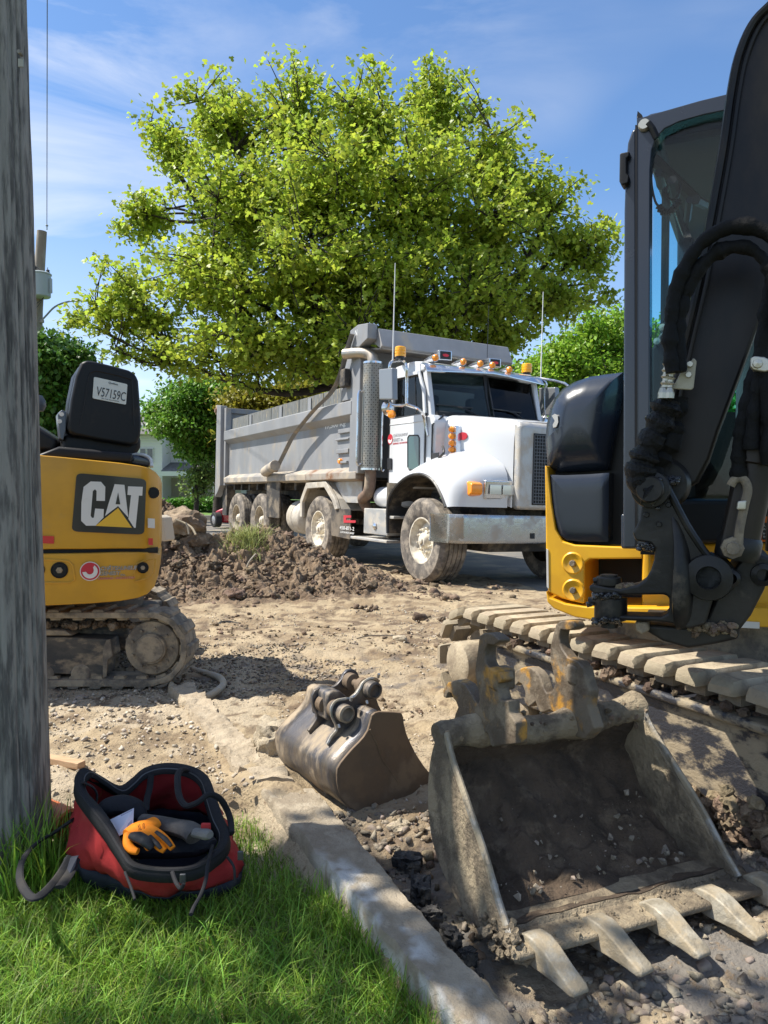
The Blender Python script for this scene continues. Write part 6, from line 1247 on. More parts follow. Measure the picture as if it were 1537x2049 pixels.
prof = [(0, .045), (.08, .018), (.18, .0), (.28, .012), (.38, .05), (.45, .12), (.475, .22), (.455, .33), (.405, .42)]
pf_ = smooth_path([(t, z, 0) for t, z in prof], 4)[:, :2]; cen_ = A(.19, .24)
inn_ = np.array([(p[0], p[1]) for p in pf_]); dv_ = cen_-inn_; dv_ /= np.linalg.norm(dv_, axis=1)[:, None]; inn_ = inn_+dv_*.018
nw = 22; WS = np.linspace(0, WB, nw)
def shell(pp_, off):
    o = []
    for p in pp_:
        row = []
        for w in WS:
            q = B3(w, p[0], p[1]); row.append(q)
        o.append(row)
    q = np.array(o); sh_ = q.shape; v = q.reshape(-1, 3); d = fbm(v*9+off, 4, .6)[:, None]*.008; c = B3(WB/2, cen_[0], cen_[1]); n_ = v-c; n_ -= np.outer(n_@BW, BW); n_ /= np.linalg.norm(n_, axis=1)[:, None]; return (v+n_*d).reshape(sh_)
g = Geo(); so, si = shell(pf_, 1), shell(inn_, 2); grid(so, g); grid(si[:, ::-1], g); inner = bb('inner_skin', grid(shell(inn_+dv_*.003, 2)), m_inner, smooth=True)  # inner skin: dark layer that paints shade onto the bowl's inside
a_, b_ = so.shape[:2]; k = a_*b_
for j in range(b_-1): g.f.append([j, j+1, k+(b_-1-j-1), k+(b_-1-j)]); g.mi.append(0); r0 = (a_-1)*b_; g.f.append([r0+j+1, r0+j, k+r0+(b_-1-j), k+r0+(b_-1-j-1)]); g.mi.append(0)
bowl = bb('bowl', g, m_mudb, smooth=True, angle=50)
# side walls: thick plates with a bright worn rim
wall = [(-.02, .05), (.04, .11), (.12, .20), (.22, .29), (.33, .39), (.375, .455), (.43, .42), (.475, .33), (.49, .22), (.465, .11), (.39, .04), (.28, .0), (.18, -.012), (.08, .005)]
for w0, sgn in ((-.006, 1), (WB-.022, 1)):
    wp_ = smooth_path([(t, z, 0) for t, z in wall], 3, closed=True)[:, :2]
    wl = bb('side_wall', prism([B3(w0, t, z) for t, z in wp_], BW*.028), m_mudb, bevel=.006, bseg=2)
    rim_ = smooth_path([B3(w0+.014, t-.004, z+.004) for t, z in wall[:6]], 5); bb('rim_bar', tube(rim_, .013, 8, flat=(.75, 1.)), m_rimb, wl, smooth=True)
# lip plate and five teeth
bb('lip', prism([B3(-.01, -.095, .030), B3(-.01, -.09, .048), B3(-.01, .12, .047), B3(-.01, .12, .022)], BW*(WB+.06)), m_mudb, bevel=.006)
for i in range(5):
    w = .065+.193*i; yaw = .10*math.sin(i*2.3); td = unit(-BT+BW*(.10+yaw*.3)); ts = unit(np.cross(td, (0, 0, 1)))*-1
    if ts@BW < 0: ts = -ts
    o = B3(w, -.045, .040)
    def tq(a, s, z): return o+td*a+ts*s+A(0, 0, z)
    secs = [(-.03, .026, .012, -.034), (.0, .032, .028, -.036), (.035, .034, .030, -.038), (.07, .032, .022, -.036), (.12, .030, .0, -.034), (.165, .029, -.016, -.036), (.178, .024, -.024, -.034)]
    g = Geo(); V = []
    for a, hw_, zt_, zb_ in secs: V += [tq(a, -hw_, zb_), tq(a, hw_, zb_), tq(a, hw_*.86, zt_), tq(a, -hw_*.86, zt_)]
    f = [[3, 2, 1, 0], [24, 25, 26, 27]]
    for a in range(6):
        for k in range(4): k2 = (k+1) % 4; f.append([a*4+k, a*4+k2, (a+1)*4+k2, (a+1)*4+k])
    g.add(V, f); tth = bb('tooth', g, m_tooth, bevel=.009, bseg=3)
# beam across the top of the mouth, thickened where the hooks are welded on
ws = np.linspace(-.005, WB+.005, 40); path = [B3(w, .41, .435+.012*math.sin(w*9)-.02*math.exp(-((w-.33)/.12)**2)) for w in ws]
rad = [.046+.014*math.exp(-((w-.17)/.05)**2)+.022*math.exp(-((w-.55)/.055)**2)+.014*math.exp(-((w-WB)/.03)**2) for w in ws]
bm_ = tube(path, rad, 16, flat=(1., .95)); v = bm_.verts(); bm_.v = [v+fbm(v*16, 4, .6)[:, None]*A(.006, .006, .009)]; beam = bb('top_beam', bm_, m_mudb, smooth=True, angle=60)
hy = lambda X, Y: (860+X/3.493, 1200+Y/3.493)
eA = [(345, 252), (370, 236), (400, 231), (430, 236), (458, 256), (486, 280), (480, 300), (445, 320), (402, 312), (385, 350), (384, 400), (392, 440), (425, 495), (452, 512), (500, 506), (510, 560), (494, 580), (468, 590), (480, 650), (494, 702), (545, 705), (552, 790), (600, 860), (600, 1010), (430, 1030), (400, 930), (300, 925), (196, 925), (165, 870), (175, 800), (195, 750), (180, 712), (162, 690), (150, 655), (128, 650), (112, 690), (93, 680), (93, 632), (125, 578), (190, 560), (245, 592), (290, 660), (332, 738), (345, 700), (340, 640), (330, 600), (318, 540), (315, 480), (335, 340)]
eB = [(880, 172), (905, 152), (935, 145), (1000, 150), (1018, 180), (1012, 203), (985, 215), (955, 216), (915, 212), (905, 260), (907, 300), (920, 340), (960, 400), (1035, 432), (1070, 475), (1095, 590), (1115, 640), (1100, 740), (1150, 900), (1080, 980), (960, 940), (880, 800), (840, 772), (800, 790), (770, 790), (750, 752), (738, 715), (715, 735), (690, 752), (662, 718), (665, 650), (652, 612), (640, 590), (618, 580), (600, 602), (570, 590), (568, 545), (580, 515), (612, 488), (660, 470), (700, 472), (740, 500), (770, 540), (795, 620), (812, 652), (850, 645), (875, 580), (862, 520), (842, 440), (838, 380), (842, 320), (860, 240)]
for pts, w, lb in ((eA, .135, None), (eB, .50, None)):
    p0 = B3(w, .42, .5); sm = [hy(*q) for q in pts]; g = prism([Pl(x, y, p0, BW) for x, y in sm], BW*.042); ear = bb('hook', g, m_mudy, bevel=.010, bseg=3)
    c = Pl(*hy(*((455, 560) if w < .3 else (1010, 530))), p0, BW); bb('hook_block', obox(c+BW*.030+BT*.012, BW*.036, BT*.028, A(0, 0, .034)), m_mudy, ear, bevel=.012)
r_ = np.random.default_rng(61)
q = np.array([B3(*a) for a in zip(r_.uniform(0, WB, 130), r_.normal(.385, .012, 130), r_.normal(.44, .018, 130))]); vf = scatter(clods, q, r_.uniform(.003, .010, 130)**1.0, 5); bb('caked_mud', Geo().add(vf[0], vf[1].tolist()), m_clod, kind='stuff', fixn=False)
q = np.array([B3(*a) for a in zip(np.concatenate([r_.normal(.02, .02, 160), r_.uniform(.02, WB, 190)]), np.concatenate([r_.uniform(-.08, .08, 160), r_.normal(-.005, .035, 190)]), np.concatenate([r_.normal(.03, .02, 160), r_.normal(.046, .004, 190)]))]); vf = scatter(clods, q, r_.uniform(.003, .014, 350)*np.concatenate([np.ones(160), np.full(190, .6)]), 6); bb('caked_mud', Geo().add(vf[0], vf[1].tolist()), m_mudb, kind='stuff', fixn=False)
# earth left inside
wi = np.linspace(.0, WB-.0, 80); ti = np.linspace(.085, .47, 60); Wg, Tg = np.meshgrid(wi, ti); 
Hh = .044+.012*sst(.08, .14, Tg)+.30*np.clip((Tg-.16)/.30, 0, 1)**1.6+.02*np.sin(Wg*7)*Tg*3; pw = np.stack([Wg.ravel()*9, Tg.ravel()*9, 0*Wg.ravel()], 1); Hh = Hh+(.030*fbm(pw, 4, .6)+.016*(.5-cell(pw[:, :2]*1.8, 2))).reshape(Wg.shape)*sst(.085, .16, Tg)
g = grid([[B3(Wg[i, j], Tg[i, j], Hh[i, j]) for j in range(80)] for i in range(60)])
me_ = bb('earth_load', g, m_inner, smooth=True, kind='stuff', angle=60)
tx = r_.uniform(.04, WB-.04, 130); ty_ = r_.uniform(.09, .34, 130); zz_ = .055+.30*np.clip((ty_-.16)/.30, 0, 1)**1.6+.018; vf = scatter(rocks, np.array([B3(a, b, c) for a, b, c in zip(tx, ty_, zz_)]), .003+.015*r_.random(130)**3.0, 7)
bb('small_stones', Geo().add(vf[0], vf[1].tolist()), m_stone, kind='stuff', fixn=False)
# ---- small bucket, resting on its curved back with its pins up
n0 = unit([-.57, .82, 0]); sb0 = A(-.06, 2.76, 0); bwid = .50
z7 = lambda X, Y: (560+X/4.27, 1300+Y/4.27)
SM = frameM(sb0, -n0, (n0[1], -n0[0], 0), (0, 0, 1)); sml = thing('digging_bucket', 'small rusty brown digging bucket with two pins lying beside the kerb', 'excavator bucket', M=SM)
def s3(X, Y, d=0.): return Pl(*z7(X, Y), sb0+n0*d, n0)
def sb(n, g, m, par=None, **k): return obj(n, g, m, par or sml, M=SM, **k)
m_rb = mat('bucket_rust', (.175, .12, .073), .7, .1, col2=(.085, .062, .045), scale=5, lo=.4, hi=.6, bump=.35, bscale=60, bdist=.006, dust=(.21, .155, .10), dlo=.46, dhi=.62, dscale=5, det=12)
m_rs = mat('bucket_polished', (.15, .125, .10), .38, .5, col2=(.085, .085, .095), scale=6, lo=.4, hi=.6, bump=.2, bscale=50, dust=(.34, .27, .185), dlo=.46, dhi=.64, dscale=4.5, stretch=(2.4, 1, 1))
plate = [(790, 560), (818, 538), (850, 530), (960, 533), (1040, 540), (1052, 560), (1065, 640), (1085, 720), (1120, 800), (1155, 870), (1190, 930), (1230, 990), (1270, 1040), (1305, 1070), (1300, 1180), (1285, 1300), (1220, 1318), (1150, 1332), (1000, 1375), (850, 1408), (780, 1413), (720, 1408), (655, 1385), (600, 1350), (560, 1305), (520, 1250), (500, 1190), (490, 1130), (488, 1070), (492, 1020), (520, 970), (560, 920), (620, 850), (680, 790), (720, 745), (755, 690)]
sb('end_plate', prism([s3(*p) for p in plate], n0*.018), m_rb, bevel=.004); sb('end_plate', prism([s3(*p)+n0*(bwid-.018) for p in plate], n0*.018), m_rb, bevel=.004)
skin = [(1305, 1075), (1290, 1290), (1220, 1312), (1150, 1326), (1000, 1369), (850, 1400), (780, 1405), (720, 1400), (655, 1377), (606, 1345), (566, 1300), (528, 1248), (508, 1190), (498, 1130), (496, 1070), (500, 1024), (528, 974), (568, 924), (628, 854), (688, 794), (730, 745), (764, 692), (796, 566), (822, 545), (850, 538)]
sk_ = skin[2:]; rows_ = [[s3(*p)+n0*w for w in np.linspace(.010, bwid-.010, 8)] for p in sk_]
gs = grid(rows_); back = sb('curved_back', gs, m_rs, smooth=True, angle=40)
md = back.modifiers.new('solid', 'SOLIDIFY'); md.thickness = .012; md.offset = 0
for w in (.165, .315):  # wear strips
    rr2 = [[s3(*p)+n0*(w+dw)+unit(s3(*p)-s3(850, 1000))*.003 for dw in (-.022, .022)] for p in sk_[5:20]]; st_ = sb('wear_strip', grid(rr2), m_rs, smooth=True); md = st_.modifiers.new('solid', 'SOLIDIFY'); md.thickness = .005; md.offset = 0
sb('cutting_edge', prism([s3(*p) for p in [(1305, 1070), (1310, 1120), (1292, 1306), (1200, 1322), (1204, 1296), (1270, 1280), (1286, 1100)]], n0*bwid), m_rb, bevel=.004)
sb('side_fold', tube([s3(770, 680, -.001), s3(830, 800, -.001), s3(880, 940, -.001), s3(1020, 1140, -.001)], .004, 6), m_rb, smooth=True)
ear_n = [(405, 805), (440, 740), (482, 690), (482, 650), (455, 595), (440, 555), (438, 505), (455, 462), (490, 432), (560, 420), (610, 412), (655, 375), (690, 320), (705, 290), (735, 262), (775, 246), (815, 248), (845, 270), (862, 310), (860, 350), (835, 390), (832, 430), (845, 470), (880, 535), (850, 560), (790, 600), (740, 720), (600, 860), (480, 860)]
dA = .125; dB = .275
# near ear sits inboard of the near plate: it is measured on its own plane
e1 = [Pl(*z7(*p), sb0+n0*dA, n0) for p in ear_n]; ear1 = sb('pin_ear', prism(e1, n0*.018), m_rs, bevel=.004)
ear_f = [(245, 695), (285, 640), (315, 590), (318, 550), (290, 500), (278, 450), (278, 395), (300, 350), (340, 328), (400, 332), (440, 330), (490, 300), (530, 255), (550, 205), (580, 175), (620, 165), (655, 180), (678, 215), (670, 260), (640, 300), (650, 360), (700, 430), (690, 600), (560, 740), (420, 800), (300, 760)]
e2 = [Pl(*z7(*p), sb0+n0*dB, n0) for p in ear_f]; ear2 = sb('pin_ear', prism(e2, n0*.018), m_rs, bevel=.004)
e1r = [p+n0*-.002 for p in smooth_path(e1[:18], 3)]; sb('ear_edge', tube(e1r, .006, 6), m_edge, ear1, smooth=True)
for (x, y), r in (((560, 545), .027), ((796, 345), .027)):
    c = Pl(*z7(x, y), sb0+n0*(dA-.030), n0); pn_ = sb('pin', cyl(c+n0*.0, c+n0*(dB-dA+.05), r*.58, 22), m_rb, smooth=True)
    sb('pin_boss', lathe([(r*.80, .045), (r*1.25, .045), (r*1.28, .03), (r*1.25, -.0), (r*.95, -.004), (r*.9, .01), (.0001, .012)], c-n0*.015, n0, 26), m_rs, pn_, smooth=True)
    sb('pin_collar', lathe([(r*1.25, 0), (r*1.25, .03), (r*.7, .035)], c+n0*.055, n0, 24), m_rb, pn_, smooth=True); sb('pin_collar', lathe([(r*.7, -.04), (r*1.25, -.035), (r*1.25, 0)], c+n0*(dB-dA+.025), n0, 24), m_rb, pn_, smooth=True)
    for dx, dy in ((-.03, -.035), (.025, .045)): sb('pin_bolt', cyl(c+A(dx*.8, dx*.6, dy), c+A(dx*.8, dx*.6, dy*1.35)-n0*.006, .006, 8), m_edge, pn_)
sb('gusset', prism([s3(*p)+n0*.20 for p in [(640, 560), (650, 480), (700, 450), (760, 455), (850, 530), (790, 600), (740, 700), (640, 730)]], n0*.13), m_rs, bevel=.012)
0 and sb('torque_tube', tube([s3(520, 400)+n0*.10, s3(520, 400)+n0*.34], .030, 18), m_rs, smooth=True)
# ================================================================== TOOL BAG
m_redc = mat('red_canvas', (.42, .035, .035), .8, col2=(.34, .028, .03), scale=6, bump=.5, bscale=260, bdist=.002, dust=(.30, .10, .075), dlo=.56, dhi=.8, dscale=5, spec=.25)
m_web = mat('black_webbing', (.020, .020, .022), .8, bump=.6, bscale=200, bdist=.002, dust=(.05, .045, .038), dlo=.52, dhi=.75, dscale=6, spec=.25)
m_navy = mat('navy_base', (.018, .022, .035), .7, bump=.4, bscale=200, bdist=.002, dust=(.07, .065, .06), dlo=.55, dhi=.8, dscale=5, spec=.25)
rim_px = [((168, 1546), 2.42), ((198, 1560), 2.48), ((238, 1581), 2.52), ((265, 1566), 2.56), ((290, 1545), 2.58), ((330, 1535), 2.60), ((378, 1540), 2.60), ((412, 1560), 2.56), ((428, 1600), 2.48), ((442, 1640), 2.40), ((455, 1672), 2.30), ((448, 1700), 2.22), ((424, 1722), 2.16), ((392, 1742), 2.12),
          ((350, 1748), 2.09), ((300, 1746), 2.08), ((262, 1736), 2.08), ((240, 1705), 2.12), ((212, 1660), 2.18), ((180, 1618), 2.26), ((158, 1588), 2.34), ((154, 1562), 2.39)]
rim_ = np.array([P(a, b, d) for (a, b), d in rim_px]); rim = smooth_path(rim_, 4, closed=True)
base_c = A((G(130, 1770)[0]+G(470, 1770)[0])/2, 2.34, -.06); gz = -.072
bag = thing('tool_bag', 'open red canvas tool bag with black zip edging standing in the grass', 'tool bag', loc=base_c); BG = thing_matrix(bag)
# floor outline matched point by point to the rim
fl_px = [((160, 1700), 0), ((200, 1690), 0), ((240, 1688), 0), ((265, 1686), 0), ((300, 1684), 0), ((340, 1684), 0), ((385, 1686), 0), ((430, 1692), 0), ((452, 1704), 0), ((466, 1720), 0), ((474, 1745), 0), ((472, 1772), 0), ((455, 1790), 0), ((420, 1800), 0), ((370, 1806), 0), ((310, 1806), 0), ((262, 1800), 0), ((215, 1790), 0), ((180, 1780), 0), ((152, 1765), 0), ((142, 1745), 0), ((146, 1720), 0)]
flo = np.array([G(a, b, gz) for (a, b), _ in fl_px]); flo = smooth_path(flo, 4, closed=True)
n_r = len(rim); lv = 12; cxy = np.array([flo[:, 0].mean(), flo[:, 1].mean()]); rows = []
for i in range(lv+1):
    t = i/lv; q = flo*(1-t)+rim*t; out = q[:, :2]-cxy; out /= np.linalg.norm(out, axis=1)[:, None]; bul = .014*math.sin(math.pi*min(1, t*1.25))
    if t > .8: bul = 0
    q = q.copy(); q[:, :2] += out*bul; nzz = fbm(q*7+3, 3, .55)*.034*math.sin(math.pi*t)+.016*fbm(q*A(20, 20, 9), 2)*math.sin(math.pi*t); q[:, :2] += out*nzz[:, None]; rows.append(q)
rows = np.array(rows); rows = np.concatenate([rows, rows[:, :1]], 1)
def ring_part(nm, a, b, m, par=None, off=0.):
    o = obj(nm, grid(rows[a:b+1]), m, par or bag, M=BG, smooth=True, angle=0); md = o.modifiers.new('solid', 'SOLIDIFY'); md.thickness = .005; md.offset = off; return o
body_ = ring_part('canvas_body', 5, lv, m_redc); ring_part('base_panel', 0, 5, m_navy, off=1.)
gf = Geo(); fl2 = flo[::2]; gf.add(fl2, [list(range(len(fl2)))]); obj('bag_floor', gf, m_navy, bag, M=BG)
def ribbon(name, path, w, m, updir, par=None, closed=False, th=.25, r=None):
    return obj(name, tube(path, w, 10, closed=closed, flat=(1., th), updir=None), m, par or bag, M=BG, smooth=True)
cmid = rim.mean(0); tan_ = np.roll(rim, -1, 0)-np.roll(rim, 1, 0); inward = cmid-rim; inward[:, 2] = 0; inward /= np.linalg.norm(inward, axis=1)[:, None]
# zip band: a flat tape turned outwards along the mouth, with a corded edge
tape = np.array([rim+A(0, 0, .004)-inward*.004, rim+A(0, 0, .012)+inward*.004, rim+A(0, 0, .006)+inward*.022, rim+A(0, 0, -.014)+inward*.030]); tape2 = np.concatenate([np.array([rim-inward*.008+A(0, 0, -.022)]), tape]); tape2 = np.concatenate([tape2, tape2[:, :1]], 1)
zt_ = obj('zip_tape', grid(tape2), m_web, bag, M=BG, smooth=True, angle=0); md = zt_.modifiers.new('s', 'SOLIDIFY'); md.thickness = .006; md.offset = 0
obj('piping', tube(rim+A(0, 0, .008), .0075, 8, closed=True), m_web, zt_, M=BG, smooth=True)
m_zip = mat('zip_teeth', (.10, .10, .10), .4, .5); obj('zip_teeth', tube(rim+A(0, 0, .004)+inward*.024, .003, 6, closed=True), m_zip, zt_, M=BG, smooth=True)
def strap(name, px, w, m=m_web, th=.35, par=None, n=6):
    p = smooth_path([P(a, b, d) for (a, b), d in px], n); return obj(name, tube(p, w, 8, flat=(1., th)), m, par or bag, M=BG, smooth=True)
# rolled handle falling over the mouth
strap('handle', [((384, 1548), 2.60), ((366, 1540), 2.55), ((356, 1552), 2.48), ((358, 1590), 2.38), ((372, 1612), 2.32), ((395, 1606), 2.30), ((418, 1590), 2.32), ((440, 1598), 2.34), ((455, 1622), 2.36), ((462, 1645), 2.34), ((463, 1668), 2.30)], .011, th=.8)
strap('handle', [((302, 1550), 2.56), ((300, 1575), 2.54), ((294, 1600), 2.5), ((292, 1622), 2.46)], .011)
strap('handle', [((165, 1565), 2.36), ((185, 1575), 2.38), ((194, 1590), 2.38), ((192, 1610), 2.36)], .011)
# shoulder strap sprawling in the grass on the left
strap('shoulder_strap', [((146, 1640), 2.36), ((110, 1665), 2.36), ((70, 1690), 2.28), ((45, 1722), 2.16), ((40, 1760), 2.05), ((58, 1792), 1.97), ((75, 1795), 1.96), ((95, 1780), 2.0), ((120, 1750), 2.08), ((140, 1715), 2.16)], .0115, th=.5)
strap('end_panel', [((150, 1720), 2.15), ((140, 1745), 2.10), ((120, 1775), 2.02)], .016)
obj('strap_patch', prism([P(a, b, d) for (a, b), d in [((128, 1718), 2.16), ((155, 1715), 2.14), ((150, 1735), 2.11), ((125, 1775), 2.04), ((118, 1772), 2.05)]], A(0, .01, 0)), m_navy, bag, M=BG)
strap('side_cord', [((425, 1692), 2.20), ((416, 1730), 2.08), ((412, 1760), 2.02), ((402, 1790), 1.96), ((388, 1815), 1.92), ((382, 1830), 1.88)], .0055, th=.8)
strap('side_cord', [((345, 1745), 2.07), ((352, 1765), 2.03), ((362, 1778), 2.0), ((368, 1768), 2.0)], .006, th=.8)
for (x, y, d) in ((366, 1758, 2.02), (481, 1712, 2.14)): obj('buckle', obox(P(x, y, d), (.008, 0, 0), (0, .004, 0), (0, 0, .013)), m_zip, bag, M=BG, bevel=.002)
for px in ([((250, 1745), 2.06), ((262, 1775), 2.02), ((270, 1800), 1.98)], [((455, 1715), 2.17), ((468, 1735), 2.12), ((470, 1765), 2.1)]): strap('seam_piping', px, .004, th=1.)
# things lying in the bag
def lay(name, label, cat, px, r, m, th=.8, seg=12, n=6):
    p = smooth_path([P(a, b, d) for (a, b), d in px], n); rr_ = np.interp(np.linspace(0, 1, len(p)), np.linspace(0, 1, len(r)), r); c = p.mean(0); o = obj(name, tube(p-c, rr_, seg, flat=(1., th)), m, None, smooth=True); o.location = tuple(map(float, c)); return tag(o, label, cat)
m_pch = mat('black_cloth', (.014, .015, .019), .75, bump=.6, bscale=90, bdist=.004, spec=.25)
lay('pouch', 'rounded black cloth pouch at the back of the red tool bag', 'pouch', [((196, 1628), 2.30), ((215, 1616), 2.32), ((245, 1612), 2.34), ((270, 1620), 2.34), ((284, 1638), 2.32)], [.018, .034, .040, .038, .020], m_pch, .8)
lay('pouch', 'flat dark cloth bundle in the bottom of the red tool bag', 'pouch', [((230, 1700), 2.20), ((280, 1690), 2.24), ((340, 1690), 2.26), ((400, 1690), 2.26), ((425, 1690), 2.24)], [.03, .06, .06, .05, .02], m_pch, .6)
m_sleeve = mat('worn_leather', (.045, .040, .036), .7, col2=(.09, .08, .07), scale=14, bump=.6, bscale=60, bdist=.004)
lay('sheath', 'long worn dark leather sheath lying across the red tool bag', 'sheath', [((284, 1640), 2.30), ((320, 1648), 2.27), ((350, 1655), 2.24), ((378, 1662), 2.21), ((392, 1672), 2.19)], [.022, .028, .030, .034, .034], m_sleeve, .75)
lay('tool_grip', 'grey rubber tool grip poking from the sheath in the red tool bag', 'tool handle', [((380, 1665), 2.20), ((400, 1667), 2.17), ((414, 1670), 2.145), ((421, 1671), 2.135)], [.014, .018, .019, .012], mat('grey_grip', (.15, .15, .145), .75, bump=.5, bscale=70, dust=(.22, .2, .17)), .8)
o = obj('clip', obox(P(412, 1655, 2.17), (.014, 0, 0), (0, .006, 0), (.0, 0, .012)), m_redc, None, bevel=.004); tag(o, 'small dark red clip above the grey grip inside the tool bag', 'clip')
# work glove: palm, four fingers and a thumb, orange back with black dipped tips
m_or = mat('glove_orange', (.90, .26, .01), .7, bump=.4, bscale=160, bdist=.003, spec=.3); m_gb = mat('glove_black', (.018, .018, .018), .6, bump=.5, bscale=120, bdist=.003)
gc = P(288, 1680, 2.19); glove = thing('work_glove', 'orange knitted work glove with black dipped fingers lying in the tool bag', 'glove', loc=gc); GM = thing_matrix(glove)
def gl(name, px, r, m, th=.55, par=None): p = smooth_path([P(a, b, d) for (a, b), d in px], 5); rr_ = np.interp(np.linspace(0, 1, len(p)), np.linspace(0, 1, len(r)), r); return obj(name, tube(p, rr_, 14, flat=(1., th)), m, par or glove, M=GM, smooth=True)
gl('palm', [((306, 1650), 2.24), ((290, 1657), 2.21), ((272, 1666), 2.19), ((254, 1672), 2.17)], [.026, .036, .040, .026], m_or, .6)
gl('cuff', [((312, 1646), 2.25), ((302, 1651), 2.235)], [.026, .028], m_or, .65)
for px, r in (([((296, 1658), 2.19), ((318, 1670), 2.17), ((334, 1684), 2.155), ((346, 1698), 2.145)], [.017, .015, .014, .010]), ([((288, 1664), 2.18), ((306, 1680), 2.155), ((320, 1694), 2.14), ((330, 1702), 2.135)], [.017, .015, .014, .010]),
              ([((278, 1668), 2.17), ((292, 1684), 2.145), ((300, 1698), 2.13)], [.017, .015, .011]), ([((258, 1670), 2.165), ((256, 1688), 2.14), ((264, 1700), 2.125), ((276, 1704), 2.118)], [.016, .014, .013, .010])):
    f_ = gl('finger', px, r, m_or, .8)
gl('finger_grip', [((312, 1664), 2.155), ((330, 1678), 2.140), ((343, 1693), 2.128)], [.006, .0085, .006], m_gb, .6); gl('finger_grip', [((300, 1672), 2.15), ((314, 1688), 2.13), ((322, 1698), 2.122)], [.005, .008, .005], m_gb, .6)
gl('palm_grip', [((262, 1672), 2.148), ((276, 1675), 2.138), ((292, 1684), 2.126), ((304, 1698), 2.118)], [.012, .020, .019, .010], m_gb, .7)
x0 = P(277, 1662, 2.146); obj('lettering', text_geo('XL 10', .1, x0, (.9, .1, .25), (-.2, .2, .9), .001, width=.020, height=.016), m_gb, glove, M=GM)
# printed card
cq = [P(209, 1646, 2.235), P(268, 1617, 2.25), P(266, 1659, 2.21), P(234, 1675, 2.185)]; card = obj('card', prism(cq, A(0, .0015, .0)), mat('card_paper', (.50, .51, .60), .5), None); tag(card, 'white printed card with a blue picture tucked beside the orange glove', 'card')
cc0 = np.mean(cq, 0); m_cb = mat('card_blue', (.07, .08, .20), .5); m_cg = mat('card_grey', (.25, .25, .34), .5); cn = A(0, -.0012, 0)
def cpt(u, v): return cq[0]*(1-u)*(1-v)+cq[1]*u*(1-v)+cq[2]*u*v+cq[3]*(1-u)*v+cn
def card_part(nm, g, m): o = obj(nm, g, m, None); o.parent = card; return o
card_part('printed_band', prism([cpt(.55, .02), cpt(.95, .02), cpt(.95, .98), cpt(.55, .98)], A(0, .0006, 0)), m_cg)
for k, (u, v, w_, h_) in enumerate([(.05, .35, .18, .2), (.12, .62, .22, .25), (.30, .30, .12, .3), (.34, .70, .16, .22), (.22, .5, .1, .14)]): card_part('printed_shape', prism([cpt(u, v), cpt(u+w_, v-.08), cpt(u+w_*.9, v+h_), cpt(u+.03, v+h_*.8)], A(0, .0006, 0)+cn*.6), m_cb)
for v in (.25, .55, .8): card_part('printed_mark', prism([cpt(.70, v), cpt(.80, v), cpt(.80, v+.10), cpt(.70, v+.10)], A(0, .0004, 0)+cn*.6), m_wht)
# ================================================================== POLES, WIRES, HOUSES, CAR, SMALL THINGS
m_pole = mat('weathered_pole', (.31, .28, .24), .92, col2=(.12, .108, .096), scale=16, lo=.42, hi=.58, bump=1., bscale=20, bdist=.008, stretch=(2.6, 2.6, .34), dust=(.31, .285, .245), dlo=.46, dhi=.66, dscale=9, det=12)
pc = A(-1.305, 2.50, 0); ang = np.linspace(0, 2*math.pi, 220, endpoint=False); zs = np.concatenate([np.linspace(-.2, 3.2, 150), [9.5]]); tilt = -.012
rows = []
for z in zs:
    r = .166-.0035*z; q = np.stack([np.cos(ang), np.sin(ang), np.full(220, z)], 1); cr_ = fbm(q*A(9, 9, .55)+3, 4, .6); crk = np.clip(fbm(q*A(13, 13, .35)+11, 3)-.30, 0, 1)
    crk2 = np.clip(fbm(q*A(24, 24, .45)+5, 3)-.28, 0, 1); rr2 = r+.003*cr_-.016*crk-.030*crk2+.003*fbm(q*A(3, 3, 2.), 2); rows.append(np.stack([pc[0]+tilt*z*-1*-1+rr2*q[:, 0], pc[1]+rr2*q[:, 1], q[:, 2]], 1))
rows = np.array(rows); rows = np.concatenate([rows, rows[:, :1]], 1); up_ = thing('utility_pole', 'thick weathered grey wooden pole cut by the left edge of the photo', 'utility pole', loc=(pc[0], pc[1], 0))
obj('pole_shaft', grid(rows), m_pole, up_, smooth=True, angle=0)
obj('nail', cyl(P(44, 110, 2.34), P(44, 110, 2.34)+A(0, -.02, 0), .006, 8), m_pole, up_); obj('tag_plate', obox(P(42, 126, 2.335), (.008, 0, 0), (0, .002, 0), (0, 0, .012)), mat('old_tag', (.35, .33, .25), .5, .4), up_)
# far pole with transformer and lamp arm
YP = 27.; KP = 27/16.; fp = lambda x, y, dy=0.: P(x, y, YP+dy); m_p2 = mat('far_pole_wood', (.24, .195, .15), .9, col2=(.36, .32, .27), scale=3, bump=.5, bscale=20, stretch=(1, 1, .3), dust=(.30, .16, .08), dlo=.56, dhi=.7, dscale=1.5)
b0_ = fp(66, 980); p2 = thing('utility_pole', 'distant wooden pole carrying a grey transformer and a curved lamp arm', 'utility pole', loc=(b0_[0], b0_[1], 0))
obj('pole_shaft', tube([fp(60, 1130), fp(66, 860), fp(74, 620), fp(84, 463)], [.17*KP, .15*KP, .12*KP, .10*KP], 14), m_p2, p2, smooth=True)
tt_ = fp(80, 590, -.35); m_tr = mat('transformer_grey', (.36, .41, .42), .5, dust=(.28, .26, .22), dlo=.55, dhi=.8)
tr = obj('transformer', lathe([(a*KP, b*KP) for a, b in [(.0001, -.26), (.18, -.26), (.20, -.24), (.21, .20), (.225, .21), (.225, .23), (.19, .25), (.0001, .26)]], fp(81, 570, -.35), (0, 0, 1), 24), m_tr, p2, smooth=True)
